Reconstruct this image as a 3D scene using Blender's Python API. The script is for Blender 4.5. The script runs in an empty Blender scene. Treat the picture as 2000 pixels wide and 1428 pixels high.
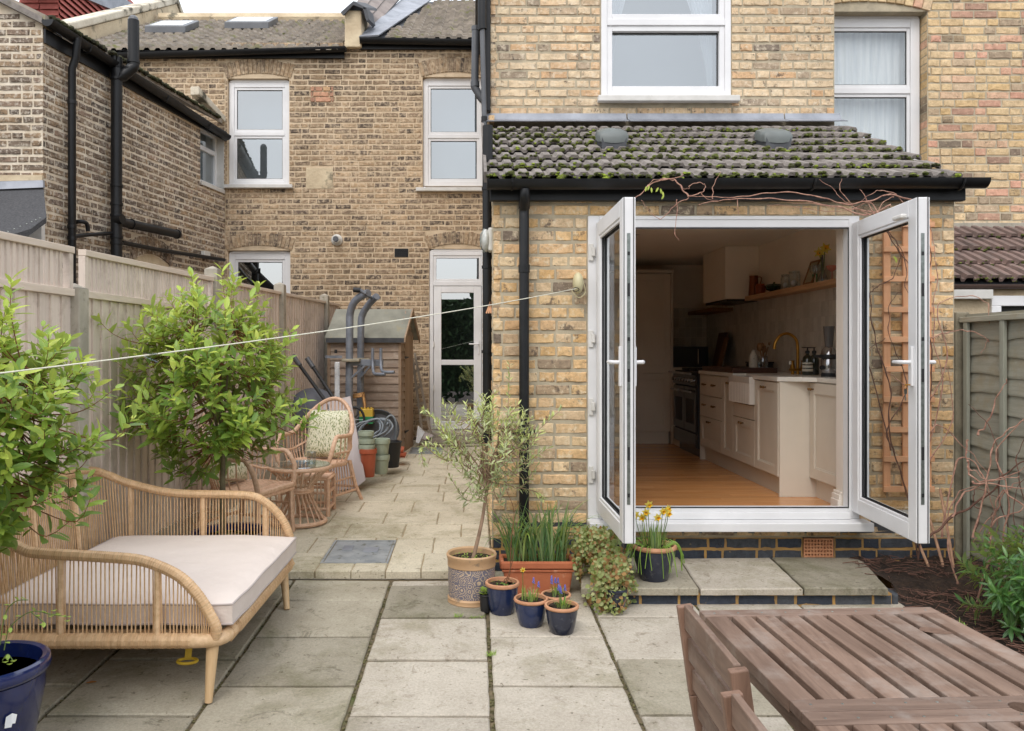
import bpy, math, random
from mathutils import Vector, Matrix, noise
R = random.Random(7)
sc = bpy.context.scene
col = sc.collection
D = bpy.data
rad = math.radians

# ------------------------------------------------------------------ camera, world, sun, exposure
F, VPX, HY, CZ = 1556.0, 925.0, 686.0, 1.445       # focal length in photo pixels, principal point, eye height
cam = D.cameras.new('camera'); co = D.objects.new('camera', cam); col.objects.link(co)
cam.sensor_width = 36; cam.lens = F / 2000 * 36
cam.shift_x = (1000 - VPX) / 2000; cam.shift_y = -(714 - HY) / 2000
cam.clip_end = 300; cam.clip_start = .05
co.location = (0, 0, CZ); co.rotation_euler = (rad(90), 0, 0)
sc.camera = co
w = D.worlds.new('World'); sc.world = w; w.use_nodes = True
nt = w.node_tree; nt.nodes.clear()
out = nt.nodes.new('ShaderNodeOutputWorld')
sky = nt.nodes.new('ShaderNodeTexSky'); sky.sky_type = 'NISHITA'; sky.sun_disc = False
sky.sun_elevation = rad(50); sky.sun_rotation = rad(200); sky.dust_density = 4; sky.air_density = 1
bg1 = nt.nodes.new('ShaderNodeBackground'); bg1.inputs[1].default_value = .05
nt.links.new(sky.outputs[0], bg1.inputs[0])
tc = nt.nodes.new('ShaderNodeTexCoord'); sx = nt.nodes.new('ShaderNodeSeparateXYZ')
nt.links.new(tc.outputs['Generated'], sx.inputs[0])
cr = nt.nodes.new('ShaderNodeValToRGB')            # overcast cloud cover: brighter towards the zenith
cr.color_ramp.elements[0].position = 0; cr.color_ramp.elements[0].color = (.62, .64, .665, 1)
cr.color_ramp.elements[1].position = 1; cr.color_ramp.elements[1].color = (.98, 1, 1.03, 1)
nt.links.new(sx.outputs[2], cr.inputs[0])
nz = nt.nodes.new('ShaderNodeTexNoise'); nz.inputs['Scale'].default_value = 2.2; nz.inputs['Detail'].default_value = 5
nt.links.new(tc.outputs['Generated'], nz.inputs[0])
mr = nt.nodes.new('ShaderNodeMapRange'); mr.inputs[3].default_value = .9; mr.inputs[4].default_value = 1.1
nt.links.new(nz.outputs[0], mr.inputs[0])
mx = nt.nodes.new('ShaderNodeMixRGB'); mx.blend_type = 'MULTIPLY'; mx.inputs[0].default_value = 1
nt.links.new(cr.outputs[0], mx.inputs[1]); nt.links.new(mr.outputs[0], mx.inputs[2])
bg2 = nt.nodes.new('ShaderNodeBackground'); bg2.inputs[1].default_value = 1.3
nt.links.new(mx.outputs[0], bg2.inputs[0])
ad = nt.nodes.new('ShaderNodeAddShader')
nt.links.new(bg1.outputs[0], ad.inputs[0]); nt.links.new(bg2.outputs[0], ad.inputs[1])
nt.links.new(ad.outputs[0], out.inputs[0])
sl = D.lights.new('sun', 'SUN'); sl.energy = .7; sl.angle = rad(25); sl.color = (1, .985, .965)
so = D.objects.new('sun', sl); col.objects.link(so)
so.rotation_euler = (rad(40), 0, rad(-20))           # from high behind the camera, veiled by cloud
so.location = (-3, -6, 12)
sc.view_settings.view_transform = 'Standard'; sc.view_settings.look = 'None'
sc.view_settings.exposure = .40; sc.view_settings.gamma = 1; sc.view_settings.use_curve_mapping = False
sc.cycles.max_bounces = 12; sc.cycles.diffuse_bounces = 8; sc.cycles.transparent_max_bounces = 16
sc.cycles.use_denoising = True

def X(px, Y): return (px - VPX) / F * Y
def Z(py, Y): return CZ - (py - HY) / F * Y
def P(px, py, Y): return Vector((X(px, Y), Y, Z(py, Y)))
def Zl(Y): return .025 * (Y - 4.497)                 # lower patio falls gently away from the house
def Zu(Y): return .057 + .025 * (Y - 4.497)          # upper terrace

# ------------------------------------------------------------------ materials
def s2l(c): return tuple(((v/255)/12.92 if v/255 < .04045 else ((v/255+.055)/1.055)**2.4) for v in c) + (1,)
MATS = {}
def _new(name):
    m = D.materials.new(name); m.use_nodes = True; MATS[name] = m
    n = m.node_tree.nodes; return m, n, m.node_tree.links, n['Principled BSDF']
def rnd(n, l):
    oi = n.new('ShaderNodeObjectInfo'); g = n.new('ShaderNodeNewGeometry')
    a = n.new('ShaderNodeMath'); a.operation = 'ADD'; b = n.new('ShaderNodeMath'); b.operation = 'FRACT'
    l.new(oi.outputs['Random'], a.inputs[0]); l.new(g.outputs['Random Per Island'], a.inputs[1]); l.new(a.outputs[0], b.inputs[0])
    return b.outputs[0], g
def noise_n(n, l, g, scale, detail=5, rough=.6, stretch=None, dist=0):
    t = n.new('ShaderNodeTexNoise'); t.inputs['Scale'].default_value = scale; t.inputs['Detail'].default_value = detail
    t.inputs['Roughness'].default_value = rough; t.inputs['Distortion'].default_value = dist
    if stretch:
        mp = n.new('ShaderNodeMapping'); mp.inputs['Scale'].default_value = stretch
        l.new(g.outputs['Position'], mp.inputs[0]); l.new(mp.outputs[0], t.inputs[0])
    else: l.new(g.outputs['Position'], t.inputs[0])
    return t.outputs[0]
def ramp(n, l, src, stops, const=False):
    r = n.new('ShaderNodeValToRGB'); e = r.color_ramp
    if const: e.interpolation = 'CONSTANT'
    while len(e.elements) < len(stops): e.elements.new(.5)
    for k, (p, c) in enumerate(stops):
        e.elements[k].position = p; e.elements[k].color = c if len(c) == 4 else s2l(c)
    l.new(src, r.inputs[0]); return r.outputs[0]
def mix(n, l, f, a, b, mode='MIX'):
    m = n.new('ShaderNodeMixRGB'); m.blend_type = mode
    for k, v in enumerate((f, a, b)):
        if isinstance(v, (int, float)): m.inputs[k].default_value = v
        elif isinstance(v, tuple): m.inputs[k].default_value = v if len(v) == 4 else s2l(v)
        else: l.new(v, m.inputs[k])
    return m.outputs[0]
def bump(n, l, b, src, dist, strength=1):
    k = n.new('ShaderNodeBump'); k.inputs['Distance'].default_value = dist; k.inputs['Strength'].default_value = strength
    l.new(src, k.inputs['Height']); l.new(k.outputs[0], b.inputs['Normal'])
def mat(name, c1, c2=None, scale=8, rough=.6, metal=0, bd=0, bs=60, stretch=None, vary=0, spec=.5, lo=.35, hi=.65,
        c3=None, s3=30, lo3=.6, hi3=.7, detail=5, sheen=0, trans=0, coat=0, sub=0):
    m, n, l, b = _new(name)
    r, g = rnd(n, l)
    c = None
    if c2:
        c = ramp(n, l, noise_n(n, l, g, scale, detail, .6, stretch), [(lo, c1), (hi, c2)])
    if c3:
        f = ramp(n, l, noise_n(n, l, g, s3, 6, .65), [(lo3, (0, 0, 0, 1)), (hi3, (1, 1, 1, 1))])
        c = mix(n, l, f, c if c else c1, c3)
    if vary:
        v = n.new('ShaderNodeMapRange'); v.inputs[3].default_value = 1 - vary; v.inputs[4].default_value = 1 + vary
        l.new(r, v.inputs[0]); c = mix(n, l, 1, c if c else s2l(c1), v.outputs[0], 'MULTIPLY')
    if c: l.new(c, b.inputs['Base Color'])
    else: b.inputs['Base Color'].default_value = s2l(c1)
    b.inputs['Roughness'].default_value = rough; b.inputs['Metallic'].default_value = metal
    b.inputs['Specular IOR Level'].default_value = spec
    if coat: b.inputs['Coat Weight'].default_value = coat; b.inputs['Coat Roughness'].default_value = .12
    if trans: b.inputs['Transmission Weight'].default_value = trans
    if bd: bump(n, l, b, noise_n(n, l, g, bs, 5, .6, stretch), bd)
    return m
def brick_mat(name, stops, soot, smear, soot_amt=(.56, .66), smear_amt=(.62, .72), bd=.004, amp=.82):
    m, n, l, b = _new(name)
    r, g = rnd(n, l)
    c = ramp(n, l, r, stops)
    c = mix(n, l, .75, c, ramp(n, l, noise_n(n, l, g, 30, 8, .75), [(.28, (.5, .46, .43, 1)), (.55, (1.05, 1.03, 1.0, 1)), (.8, (1.3, 1.28, 1.3, 1))]), 'MULTIPLY')
    f = ramp(n, l, noise_n(n, l, g, 13, 7, .75), [(soot_amt[0], (0, 0, 0, 1)), (soot_amt[1], (.85, .85, .85, 1))])
    c = mix(n, l, f, c, soot)
    f = ramp(n, l, noise_n(n, l, g, 23, 7, .7), [(smear_amt[0], (0, 0, 0, 1)), (smear_amt[1], (.8, .8, .8, 1))])
    c = mix(n, l, f, c, smear)
    f = ramp(n, l, noise_n(n, l, g, 1.1, 5, .65, (1, 1, .6)), [(.34, (amp, amp*.98, amp*.96, 1)), (.6, (1.08, 1.08, 1.08, 1))])
    c = mix(n, l, 1, c, f, 'MULTIPLY')
    l.new(c, b.inputs['Base Color']); b.inputs['Roughness'].default_value = .9; b.inputs['Specular IOR Level'].default_value = .2
    bump(n, l, b, noise_n(n, l, g, 55, 8, .75), bd)
    return m
def wood(name, c1, c2, axis, rough=.6, vary=.12, fine=90, c3=None, spec=.4, lo=.3, hi=.7):
    st = [6, 6, 6]; st[axis] = .5
    m, n, l, b = _new(name)
    r, g = rnd(n, l)
    ad_ = n.new('ShaderNodeVectorMath'); ad_.operation = 'ADD'
    cmb = n.new('ShaderNodeCombineXYZ')
    mul = n.new('ShaderNodeMath'); mul.operation = 'MULTIPLY'; mul.inputs[1].default_value = 37.0; l.new(r, mul.inputs[0])
    for k in range(3): l.new(mul.outputs[0], cmb.inputs[k])
    l.new(g.outputs['Position'], ad_.inputs[0]); l.new(cmb.outputs[0], ad_.inputs[1])
    mp = n.new('ShaderNodeMapping'); mp.inputs['Scale'].default_value = st; l.new(ad_.outputs[0], mp.inputs[0])
    t = n.new('ShaderNodeTexNoise'); t.inputs['Scale'].default_value = fine / 9; t.inputs['Detail'].default_value = 7
    t.inputs['Roughness'].default_value = .68; t.inputs['Distortion'].default_value = .6; l.new(mp.outputs[0], t.inputs[0])
    c = ramp(n, l, t.outputs[0], [(lo, c1), (hi, c2)])
    if c3: c = mix(n, l, ramp(n, l, noise_n(n, l, g, 7, 6, .7), [(.5, (0, 0, 0, 1)), (.68, (.8, .8, .8, 1))]), c, c3)
    v = n.new('ShaderNodeMapRange'); v.inputs[3].default_value = 1 - vary; v.inputs[4].default_value = 1 + vary
    l.new(r, v.inputs[0]); c = mix(n, l, 1, c, v.outputs[0], 'MULTIPLY')
    l.new(c, b.inputs['Base Color']); b.inputs['Roughness'].default_value = rough; b.inputs['Specular IOR Level'].default_value = spec
    bump(n, l, b, t.outputs[0], .0015)
    return m
def glass(name, refl, tint=(.85, .9, .9, 1), rough=0.0, gcol=(.9, .95, 1, 1)):
    m, n, l, b = _new(name)
    n.remove(b)
    o = n['Material Output']; t = n.new('ShaderNodeBsdfTransparent'); t.inputs[0].default_value = tint
    gl = n.new('ShaderNodeBsdfGlossy'); gl.inputs['Roughness'].default_value = rough
    gl.inputs[0].default_value = gcol
    mxs = n.new('ShaderNodeMixShader'); lw = n.new('ShaderNodeLayerWeight'); lw.inputs[0].default_value = .35
    mr_ = n.new('ShaderNodeMapRange'); mr_.inputs[3].default_value = refl; mr_.inputs[4].default_value = min(1, refl + .35)
    l.new(lw.outputs['Fresnel'], mr_.inputs[0]); l.new(mr_.outputs[0], mxs.inputs[0])
    l.new(t.outputs[0], mxs.inputs[1]); l.new(gl.outputs[0], mxs.inputs[2]); l.new(mxs.outputs[0], o.inputs[0])
    return m
def leaf_mat(name, c1, c2, rough=.38, mid=None):
    m, n, l, b = _new(name)
    r, g = rnd(n, l)
    c = ramp(n, l, r, [(0, c1), (1, c2)])
    bf = mix(n, l, g.outputs['Backfacing'], c, mix(n, l, .35, c, (190, 200, 150)))
    if mid:
        tcn = n.new('ShaderNodeUVMap'); sp = n.new('ShaderNodeSeparateXYZ'); l.new(tcn.outputs[0], sp.inputs[0])
        f = ramp(n, l, sp.outputs[0], [(.42, (0, 0, 0, 1)), (.5, (1, 1, 1, 1)), (.58, (0, 0, 0, 1))])
        bf = mix(n, l, f, bf, mid)
    l.new(bf, b.inputs['Base Color']); b.inputs['Roughness'].default_value = rough
    tr = n.new('ShaderNodeBsdfTranslucent'); l.new(mix(n, l, .5, bf, (200, 215, 60)), tr.inputs[0])
    ms = n.new('ShaderNodeMixShader'); ms.inputs[0].default_value = .34
    l.new(b.outputs[0], ms.inputs[1]); l.new(tr.outputs[0], ms.inputs[2]); l.new(ms.outputs[0], n['Material Output'].inputs[0])
    return m

# ------------------------------------------------------------------ mesh building
class MB:
    def __init__(s): s.v = []; s.f = []
    def add(s, vs, fs):
        k = len(s.v); s.v += [tuple(v) for v in vs]; s.f += [tuple(i + k for i in f) for f in fs]; return s
    def box(s, x0, x1, y0, y1, z0, z1):
        return s.add([(x0,y0,z0),(x1,y0,z0),(x1,y1,z0),(x0,y1,z0),(x0,y0,z1),(x1,y0,z1),(x1,y1,z1),(x0,y1,z1)],
                     [(0,3,2,1),(4,5,6,7),(0,1,5,4),(1,2,6,5),(2,3,7,6),(3,0,4,7)])
    def hexa(s, a):    # 8 points, same order as box
        return s.add(a, [(0,3,2,1),(4,5,6,7),(0,1,5,4),(1,2,6,5),(2,3,7,6),(3,0,4,7)])
    def bar(s, a, b, w, h, up=(0, 0, 1)):     # rectangular bar between two points
        a = Vector(a); b = Vector(b); d = (b - a).normalized(); up = Vector(up)
        sd = d.cross(up)
        if sd.length < 1e-4: sd = d.cross(Vector((0, 1, 0)))
        sd.normalize(); u = sd.cross(d).normalized(); sd = sd * w / 2; u = u * h / 2
        return s.hexa([a-sd-u, a+sd-u, b+sd-u, b-sd-u, a-sd+u, a+sd+u, b+sd+u, b-sd+u])
    def tube(s, pts, r, n=8, closed=False, cap=True):
        pts = [Vector(p) for p in pts]; m = len(pts)
        rr = r if isinstance(r, (list, tuple)) else [r] * m
        k0 = len(s.v); prev = None
        for i in range(m):
            if closed: t = (pts[(i+1) % m] - pts[i-1])
            else: t = pts[min(i+1, m-1)] - pts[max(i-1, 0)]
            if t.length < 1e-9: t = Vector((0, 0, 1))
            t.normalize()
            if prev is None:
                a = Vector((0, 0, 1)) if abs(t.z) < .9 else Vector((1, 0, 0))
                u = t.cross(a).normalized()
            else:
                u = (prev - t * prev.dot(t))
                u = u.normalized() if u.length > 1e-6 else t.orthogonal().normalized()
            prev = u; v = t.cross(u)
            for j in range(n):
                an = 2 * math.pi * j / n
                s.v.append(tuple(pts[i] + (u * math.cos(an) + v * math.sin(an)) * rr[i]))
        for i in range(m if closed else m - 1):
            i2 = (i + 1) % m; sh = 0
            if closed and i2 == 0:
                q0 = Vector(s.v[k0+i*n]); sh = min(range(n), key=lambda q: (Vector(s.v[k0+q])-q0).length)
            for j in range(n):
                j2 = (j + 1) % n
                s.f.append((k0+i*n+j, k0+i*n+j2, k0+i2*n+(j2+sh) % n, k0+i2*n+(j+sh) % n))
        if cap and not closed:
            s.f.append(tuple(k0 + j for j in reversed(range(n)))); s.f.append(tuple(k0 + (m-1)*n + j for j in range(n)))
        return s
    def lathe(s, prof, c=(0, 0, 0), n=24, sx_=1, sy_=1, flute=0, nf=12):
        k0 = len(s.v); m = len(prof)
        for (r, z) in prof:
            for j in range(n):
                a = 2 * math.pi * j / n; q = r * (1 + flute * math.cos(nf * a))
                s.v.append((c[0] + q*math.cos(a)*sx_, c[1] + q*math.sin(a)*sy_, c[2] + z))
        for i in range(m-1):
            for j in range(n):
                j2 = (j+1) % n
                s.f.append((k0+i*n+j, k0+i*n+j2, k0+(i+1)*n+j2, k0+(i+1)*n+j))
        s.f.append(tuple(k0+j for j in reversed(range(n)))); s.f.append(tuple(k0+(m-1)*n+j for j in range(n)))
        return s
    def disc(s, c, r, n=20, rx=1, ry=1):
        return s.add([(c[0]+r*rx*math.cos(2*math.pi*j/n), c[1]+r*ry*math.sin(2*math.pi*j/n), c[2]) for j in range(n)], [tuple(range(n))])
    def prism(s, poly, off):     # closed 3-D polygon extruded by a vector
        poly = [Vector(p) for p in poly]; off = Vector(off); n = len(poly)
        return s.add(poly + [p + off for p in poly], [tuple(reversed(range(n))), tuple(range(n, 2*n))] +
                     [(i, (i+1) % n, n+(i+1) % n, n+i) for i in range(n)])
    def ball(s, c, r, n=8, m=5, sz=1, jit=0, rg=R):
        k0 = len(s.v); pr = []
        for i in range(1, m):
            a = math.pi * i / m
            for j in range(n):
                b = 2*math.pi*j/n; q = r * (1 + (rg.uniform(-jit, jit) if jit else 0))
                s.v.append((c[0]+q*math.sin(a)*math.cos(b), c[1]+q*math.sin(a)*math.sin(b), c[2]+q*math.cos(a)*sz))
        s.v.append((c[0], c[1], c[2]+r*sz)); s.v.append((c[0], c[1], c[2]-r*sz)); T = len(s.v)-2; B = T+1
        for i in range(m-2):
            for j in range(n): s.f.append((k0+i*n+j, k0+(i+1)*n+j, k0+(i+1)*n+(j+1) % n, k0+i*n+(j+1) % n))
        for j in range(n):
            s.f.append((T, k0+j, k0+(j+1) % n)); s.f.append((B, k0+(m-2)*n+(j+1) % n, k0+(m-2)*n+j))
        return s
    def mesh(s, name, m, smooth=False, uv=None):
        me = D.meshes.new(name); me.from_pydata(s.v, [], s.f); me.materials.append(m)
        if smooth: me.polygons.foreach_set('use_smooth', [True] * len(me.polygons))
        if uv:
            ul = me.uv_layers.new(name='UVMap')
            for lp in me.loops: ul.data[lp.index].uv = uv[lp.vertex_index % len(uv)]
        me.update(); return me
    def build(s, name, m, parent=None, smooth=False, bev=0, kind=None, label=None, sol=0, sharp=None):
        me = s.mesh(name, m, smooth)
        if smooth: me.set_sharp_from_angle(angle=rad(sharp or 40))
        o = D.objects.new(name, me); col.objects.link(o)
        if parent: put(o, parent)
        if bev:
            b = o.modifiers.new('bevel', 'BEVEL'); b.width = bev; b.segments = 2; b.limit_method = 'ANGLE'
        if sol:
            b = o.modifiers.new('solid', 'SOLIDIFY'); b.thickness = sol; b.offset = 0
        if kind: o['kind'] = kind
        if label: o['label'] = label
        return o
def wm(o):     # world matrix of an object that has not been evaluated yet
    m = Matrix.LocRotScale(o.location, o.rotation_euler, o.scale)
    return (wm(o.parent) @ o.matrix_parent_inverse @ m) if o.parent else m
def put(o, parent): o.parent = parent; o.matrix_parent_inverse = wm(parent).inverted()
def thing(name, label, cat, loc=(0, 0, 0), group=None):
    o = D.objects.new(name, None); o.empty_display_size = .1; col.objects.link(o); o.location = loc
    return tag(o, label, cat, group)
def tag(o, label, cat, group=None):
    o['label'] = label; o['category'] = cat
    if group: o['group'] = group
    return o
def box(name, m, parent, x0, x1, y0, y1, z0, z1, bev=0, **k): return MB().box(x0, x1, y0, y1, z0, z1).build(name, m, parent, bev=bev, **k)
def inst(name, me, loc, rot, scl, parent):
    o = D.objects.new(name, me); o.location = loc; o.rotation_euler = rot; o.scale = scl; col.objects.link(o)
    put(o, parent); return o
def curve(pts, n=6):     # Catmull-Rom through points
    pts = [Vector(p) for p in pts]; o = []
    for i in range(len(pts)-1):
        p0 = pts[max(i-1, 0)]; p1 = pts[i]; p2 = pts[i+1]; p3 = pts[min(i+2, len(pts)-1)]
        for k in range(n):
            t = k/n; o.append(.5*((2*p1)+(p2-p0)*t+(2*p0-5*p1+4*p2-p3)*t*t+(3*p1-p0-3*p2+p3)*t**3))
    o.append(pts[-1]); return o

# ------------------------------------------------------------------ the palette
M = dict(
 brick_ext=brick_mat('yellow_stock_brick', [(0,(212,178,134)),(.18,(222,190,144)),(.34,(206,168,116)),(.48,(220,196,158)),(.6,(212,176,134)),(.76,(226,204,168)),(.9,(200,174,142)),(.96,(150,134,116)),(1,(114,104,96))], (96,86,78), (226,210,180), (.555,.635), (.53,.66)),
 brick_up=brick_mat('pale_stock_brick', [(0,(212,188,154)),(.3,(220,200,170)),(.5,(208,172,134)),(.68,(220,202,172)),(.84,(208,180,146)),(.94,(172,156,136)),(1,(116,106,98))], (88,80,74), (224,210,186), (.565,.635), (.5,.66)),
 brick_far=brick_mat('brown_stock_brick', [(0,(158,136,112)),(.22,(176,150,120)),(.42,(132,116,100)),(.6,(186,160,130)),(.8,(112,98,88)),(.9,(90,80,74)),(1,(166,142,118))], (70,64,60), (208,188,160), (.53,.63), (.45,.6), amp=.6),
 brick_wing=brick_mat('sooty_brown_brick', [(0,(154,136,116)),(.3,(128,114,102)),(.55,(172,148,120)),(.8,(106,96,88)),(1,(158,136,118))], (68,62,58), (220,210,194), (.53,.63), (.5,.62), amp=.62),
 brick_nb=brick_mat('mixed_pink_brick', [(0,(216,192,152)),(.3,(212,188,152)),(.52,(210,180,132)),(.62,(136,124,110)),(.72,(214,190,158)),(.84,(212,164,142)),(.92,(134,122,108)),(1,(214,190,160))], (92,84,74), (220,200,168), (.6,.68), (.56,.7)),
 brick_blue=brick_mat('blue_engineering_brick', [(0,(70,76,88)),(.5,(60,66,76)),(1,(84,88,94))], (52,52,56), (160,140,100), (.62,.72), (.64,.74), .002),
 mortar=mat('grey_mortar', (186,174,150), (160,150,130), 9, .95, bd=.003, bs=90, c3=(120,114,100), s3=5, lo3=.6, hi3=.75),
 mortar_far=mat('buff_mortar', (212,192,164), (192,172,144), 6, .95, bd=.004, bs=70, c3=(120,104,86), s3=4, lo3=.6, hi3=.8),
 mortar_wing=mat('pale_mortar', (222,212,194), (196,180,156), 4, .95, bd=.004, bs=70, c3=(112,98,84), s3=3, lo3=.55, hi3=.75),
 mortar_gold=mat('ochre_mortar', (186,146,86), (150,122,82), 9, .95, bd=.003, bs=90),
 upvc=mat('white_upvc', (226,226,227), (216,216,217), 3, .38, spec=.5),
 upvc_old=mat('painted_white_sill', (214,212,208), (196,194,188), 6, .5, c3=(150,146,138), s3=30, lo3=.68, hi3=.78),
 gasket=mat('black_gasket', (30,30,32), rough=.6),
 steel=mat('brushed_steel', (150,156,152), (120,126,122), 40, .35, metal=.8),
 black=mat('black_plastic_pipe', (18,19,21), (26,27,29), 6, .42, bd=.0005, bs=200, spec=.35),
 greypipe=mat('grey_plastic_pipe', (92,94,98), (78,80,84), 5, .4),
 lead=mat('lead_sheet', (150,154,162), (118,122,130), 4, .5, metal=.15, bd=.004, bs=8),
 tile=mat('grey_concrete_roof_tile', (134,127,121), (110,103,98), 14, .9, bd=.002, bs=120, vary=.12, c3=(98,94,80), s3=9, lo3=.56, hi3=.76),
 tile_far=mat('weathered_roof_tile', (146,136,124), (116,108,98), 6, .9, bd=.002, bs=60, vary=.14, c3=(112,114,66), s3=4, lo3=.56, hi3=.68),
 tile_red=mat('brown_roof_tile', (122,100,92), (98,84,78), 10, .9, bd=.002, bs=90, vary=.14, c3=(150,140,132), s3=22, lo3=.66, hi3=.72),
 moss=mat('moss', (96,104,44), (60,60,38), 14, 1, bd=.006, bs=120, c3=(150,168,54), s3=11, lo3=.54, hi3=.68),
 pave=None, pave2=None)
def pave_mat(name, c1, c2, stain, green, vary=.15):
    m, n, l, b = _new(name)
    r, g = rnd(n, l)
    c = ramp(n, l, noise_n(n, l, g, 3.2, 8, .68), [(.32, c1), (.68, c2)])
    f = ramp(n, l, noise_n(n, l, g, 1.6, 8, .78, dist=.4), [(.5, (0, 0, 0, 1)), (.64, (.8, .8, .8, 1))]); c = mix(n, l, f, c, green)
    f = ramp(n, l, noise_n(n, l, g, 5.5, 8, .8, dist=.8), [(.56, (0, 0, 0, 1)), (.66, (.8, .8, .8, 1))]); c = mix(n, l, f, c, stain)
    f = ramp(n, l, noise_n(n, l, g, 90, 4, .8), [(.35, (.8, .8, .8, 1)), (.7, (1.14, 1.14, 1.14, 1))]); c = mix(n, l, 1, c, f, 'MULTIPLY')
    f = ramp(n, l, noise_n(n, l, g, 34, 4, .6), [(.64, (0, 0, 0, 1)), (.69, (.7, .7, .7, 1))]); c = mix(n, l, f, c, (92, 84, 66))
    v = n.new('ShaderNodeMapRange'); v.inputs[3].default_value = 1 - vary; v.inputs[4].default_value = 1 + vary
    l.new(r, v.inputs[0]); c = mix(n, l, 1, c, v.outputs[0], 'MULTIPLY')
    l.new(c, b.inputs['Base Color']); b.inputs['Roughness'].default_value = .88; b.inputs['Specular IOR Level'].default_value = .25
    bump(n, l, b, noise_n(n, l, g, 70, 8, .8), .004)
    return m
M['pave'] = pave_mat('grey_concrete_paving', (190,182,168), (170,161,147), (124,112,94), (146,139,118))
M['pave_old'] = pave_mat('mossy_concrete_paving', (168,161,144), (146,138,121), (100,94,78), (120,116,92))
M['pave2'] = pave_mat('sandstone_paving', (208,199,178), (190,180,158), (140,126,102), (154,146,118), .05)
M['grit'] = mat('joint_grit', (120,106,80), (84,76,58), 30, 1, bd=.01, bs=80, c3=(78,88,44), s3=6, lo3=.55, hi3=.7)
M['sandjoint'] = mat('sandy_joint', (164,148,120), (136,122,96), 14, .95, bd=.004)
M['soil'] = mat('dark_soil', (64,48,36), (38,28,22), 30, 1, bd=.03, bs=40, c3=(104,82,58), s3=40, lo3=.62, hi3=.7)
M['conc'] = mat('old_concrete', (178,170,156), (150,144,130), 5, .9, bd=.003, bs=90, c3=(122,118,104), s3=12, lo3=.58, hi3=.7)
M['slate'] = mat('dark_slate', (74,76,80), (58,60,64), 8, .7, bd=.002)
M['render'] = mat('old_cement_render', (212,196,166), (184,166,138), 2.5, .95, bd=.01, bs=20, c3=(110,104,88), s3=2.2, lo3=.56, hi3=.64)

SZ = {}
def vis(p, margin=60):     # does this point fall in the picture
    if p[1] < .4: return False
    x = VPX + p[0]/p[1]*F; y = HY - (p[2]-CZ)/p[1]*F
    return -margin < x < 2000+margin and -margin < y < 1428+margin
def unit_brick(rg, nx=4, jx=.016, jz=.06, dep=.16):
    """face towards -Y, x and z in -.5...5, chamfered and chipped edge"""
    ring = []
    for k in range(nx): ring.append((-.5 + k/nx, -.5))
    ring += [(.5, -.5), (.5, 0)]
    for k in range(nx): ring.append((.5 - k/nx, .5))
    ring += [(-.5, .5), (-.5, 0)]
    n = len(ring); v = []; f = []
    for (x, z) in ring: v.append((x*.985, 1, z*.96))
    for (x, z) in ring: v.append((x + rg.uniform(-jx, jx)*.5, dep + rg.uniform(-.06, .1), z + rg.uniform(-jz, jz)*.5))
    for (x, z) in ring: v.append((x*.955 + rg.uniform(-jx, jx), rg.uniform(-.02, .05), z*.84 + rg.uniform(-jz, jz)))
    v.append((rg.uniform(-.1, .1), rg.uniform(-.03, .05), rg.uniform(-.1, .1))); c = 3*n
    for i in range(n):
        j = (i+1) % n
        f += [(i, n+i, n+j, j)[::-1], (n+i, 2*n+i, 2*n+j, n+j)[::-1], (2*n+i, c, 2*n+j)[::-1]]
    return v, f
BRK = [unit_brick(R) for _ in range(9)]
BRK_LOW = [unit_brick(R, 2, .01, .09, .2) for _ in range(6)]
def brick_meshes(m, low=False):
    key = m.name + str(low)
    if key not in SZ:
        L = []
        for v, f in (BRK_LOW if low else BRK):
            b = MB(); b.add(v, f); L.append(b.mesh('brick', m))
        SZ[key] = L
    return SZ[key]
def sub_iv(ivs, a, b):
    o = []
    for (p, q) in ivs:
        if b <= p or a >= q: o.append((p, q)); continue
        if a > p: o.append((p, a))
        if b < q: o.append((b, q))
    return o
HJ = {'yellow_stock_brick': 1.6, 'pale_stock_brick': 1.5, 'brown_stock_brick': 1.35, 'sooty_brown_brick': 1.5}
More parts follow.
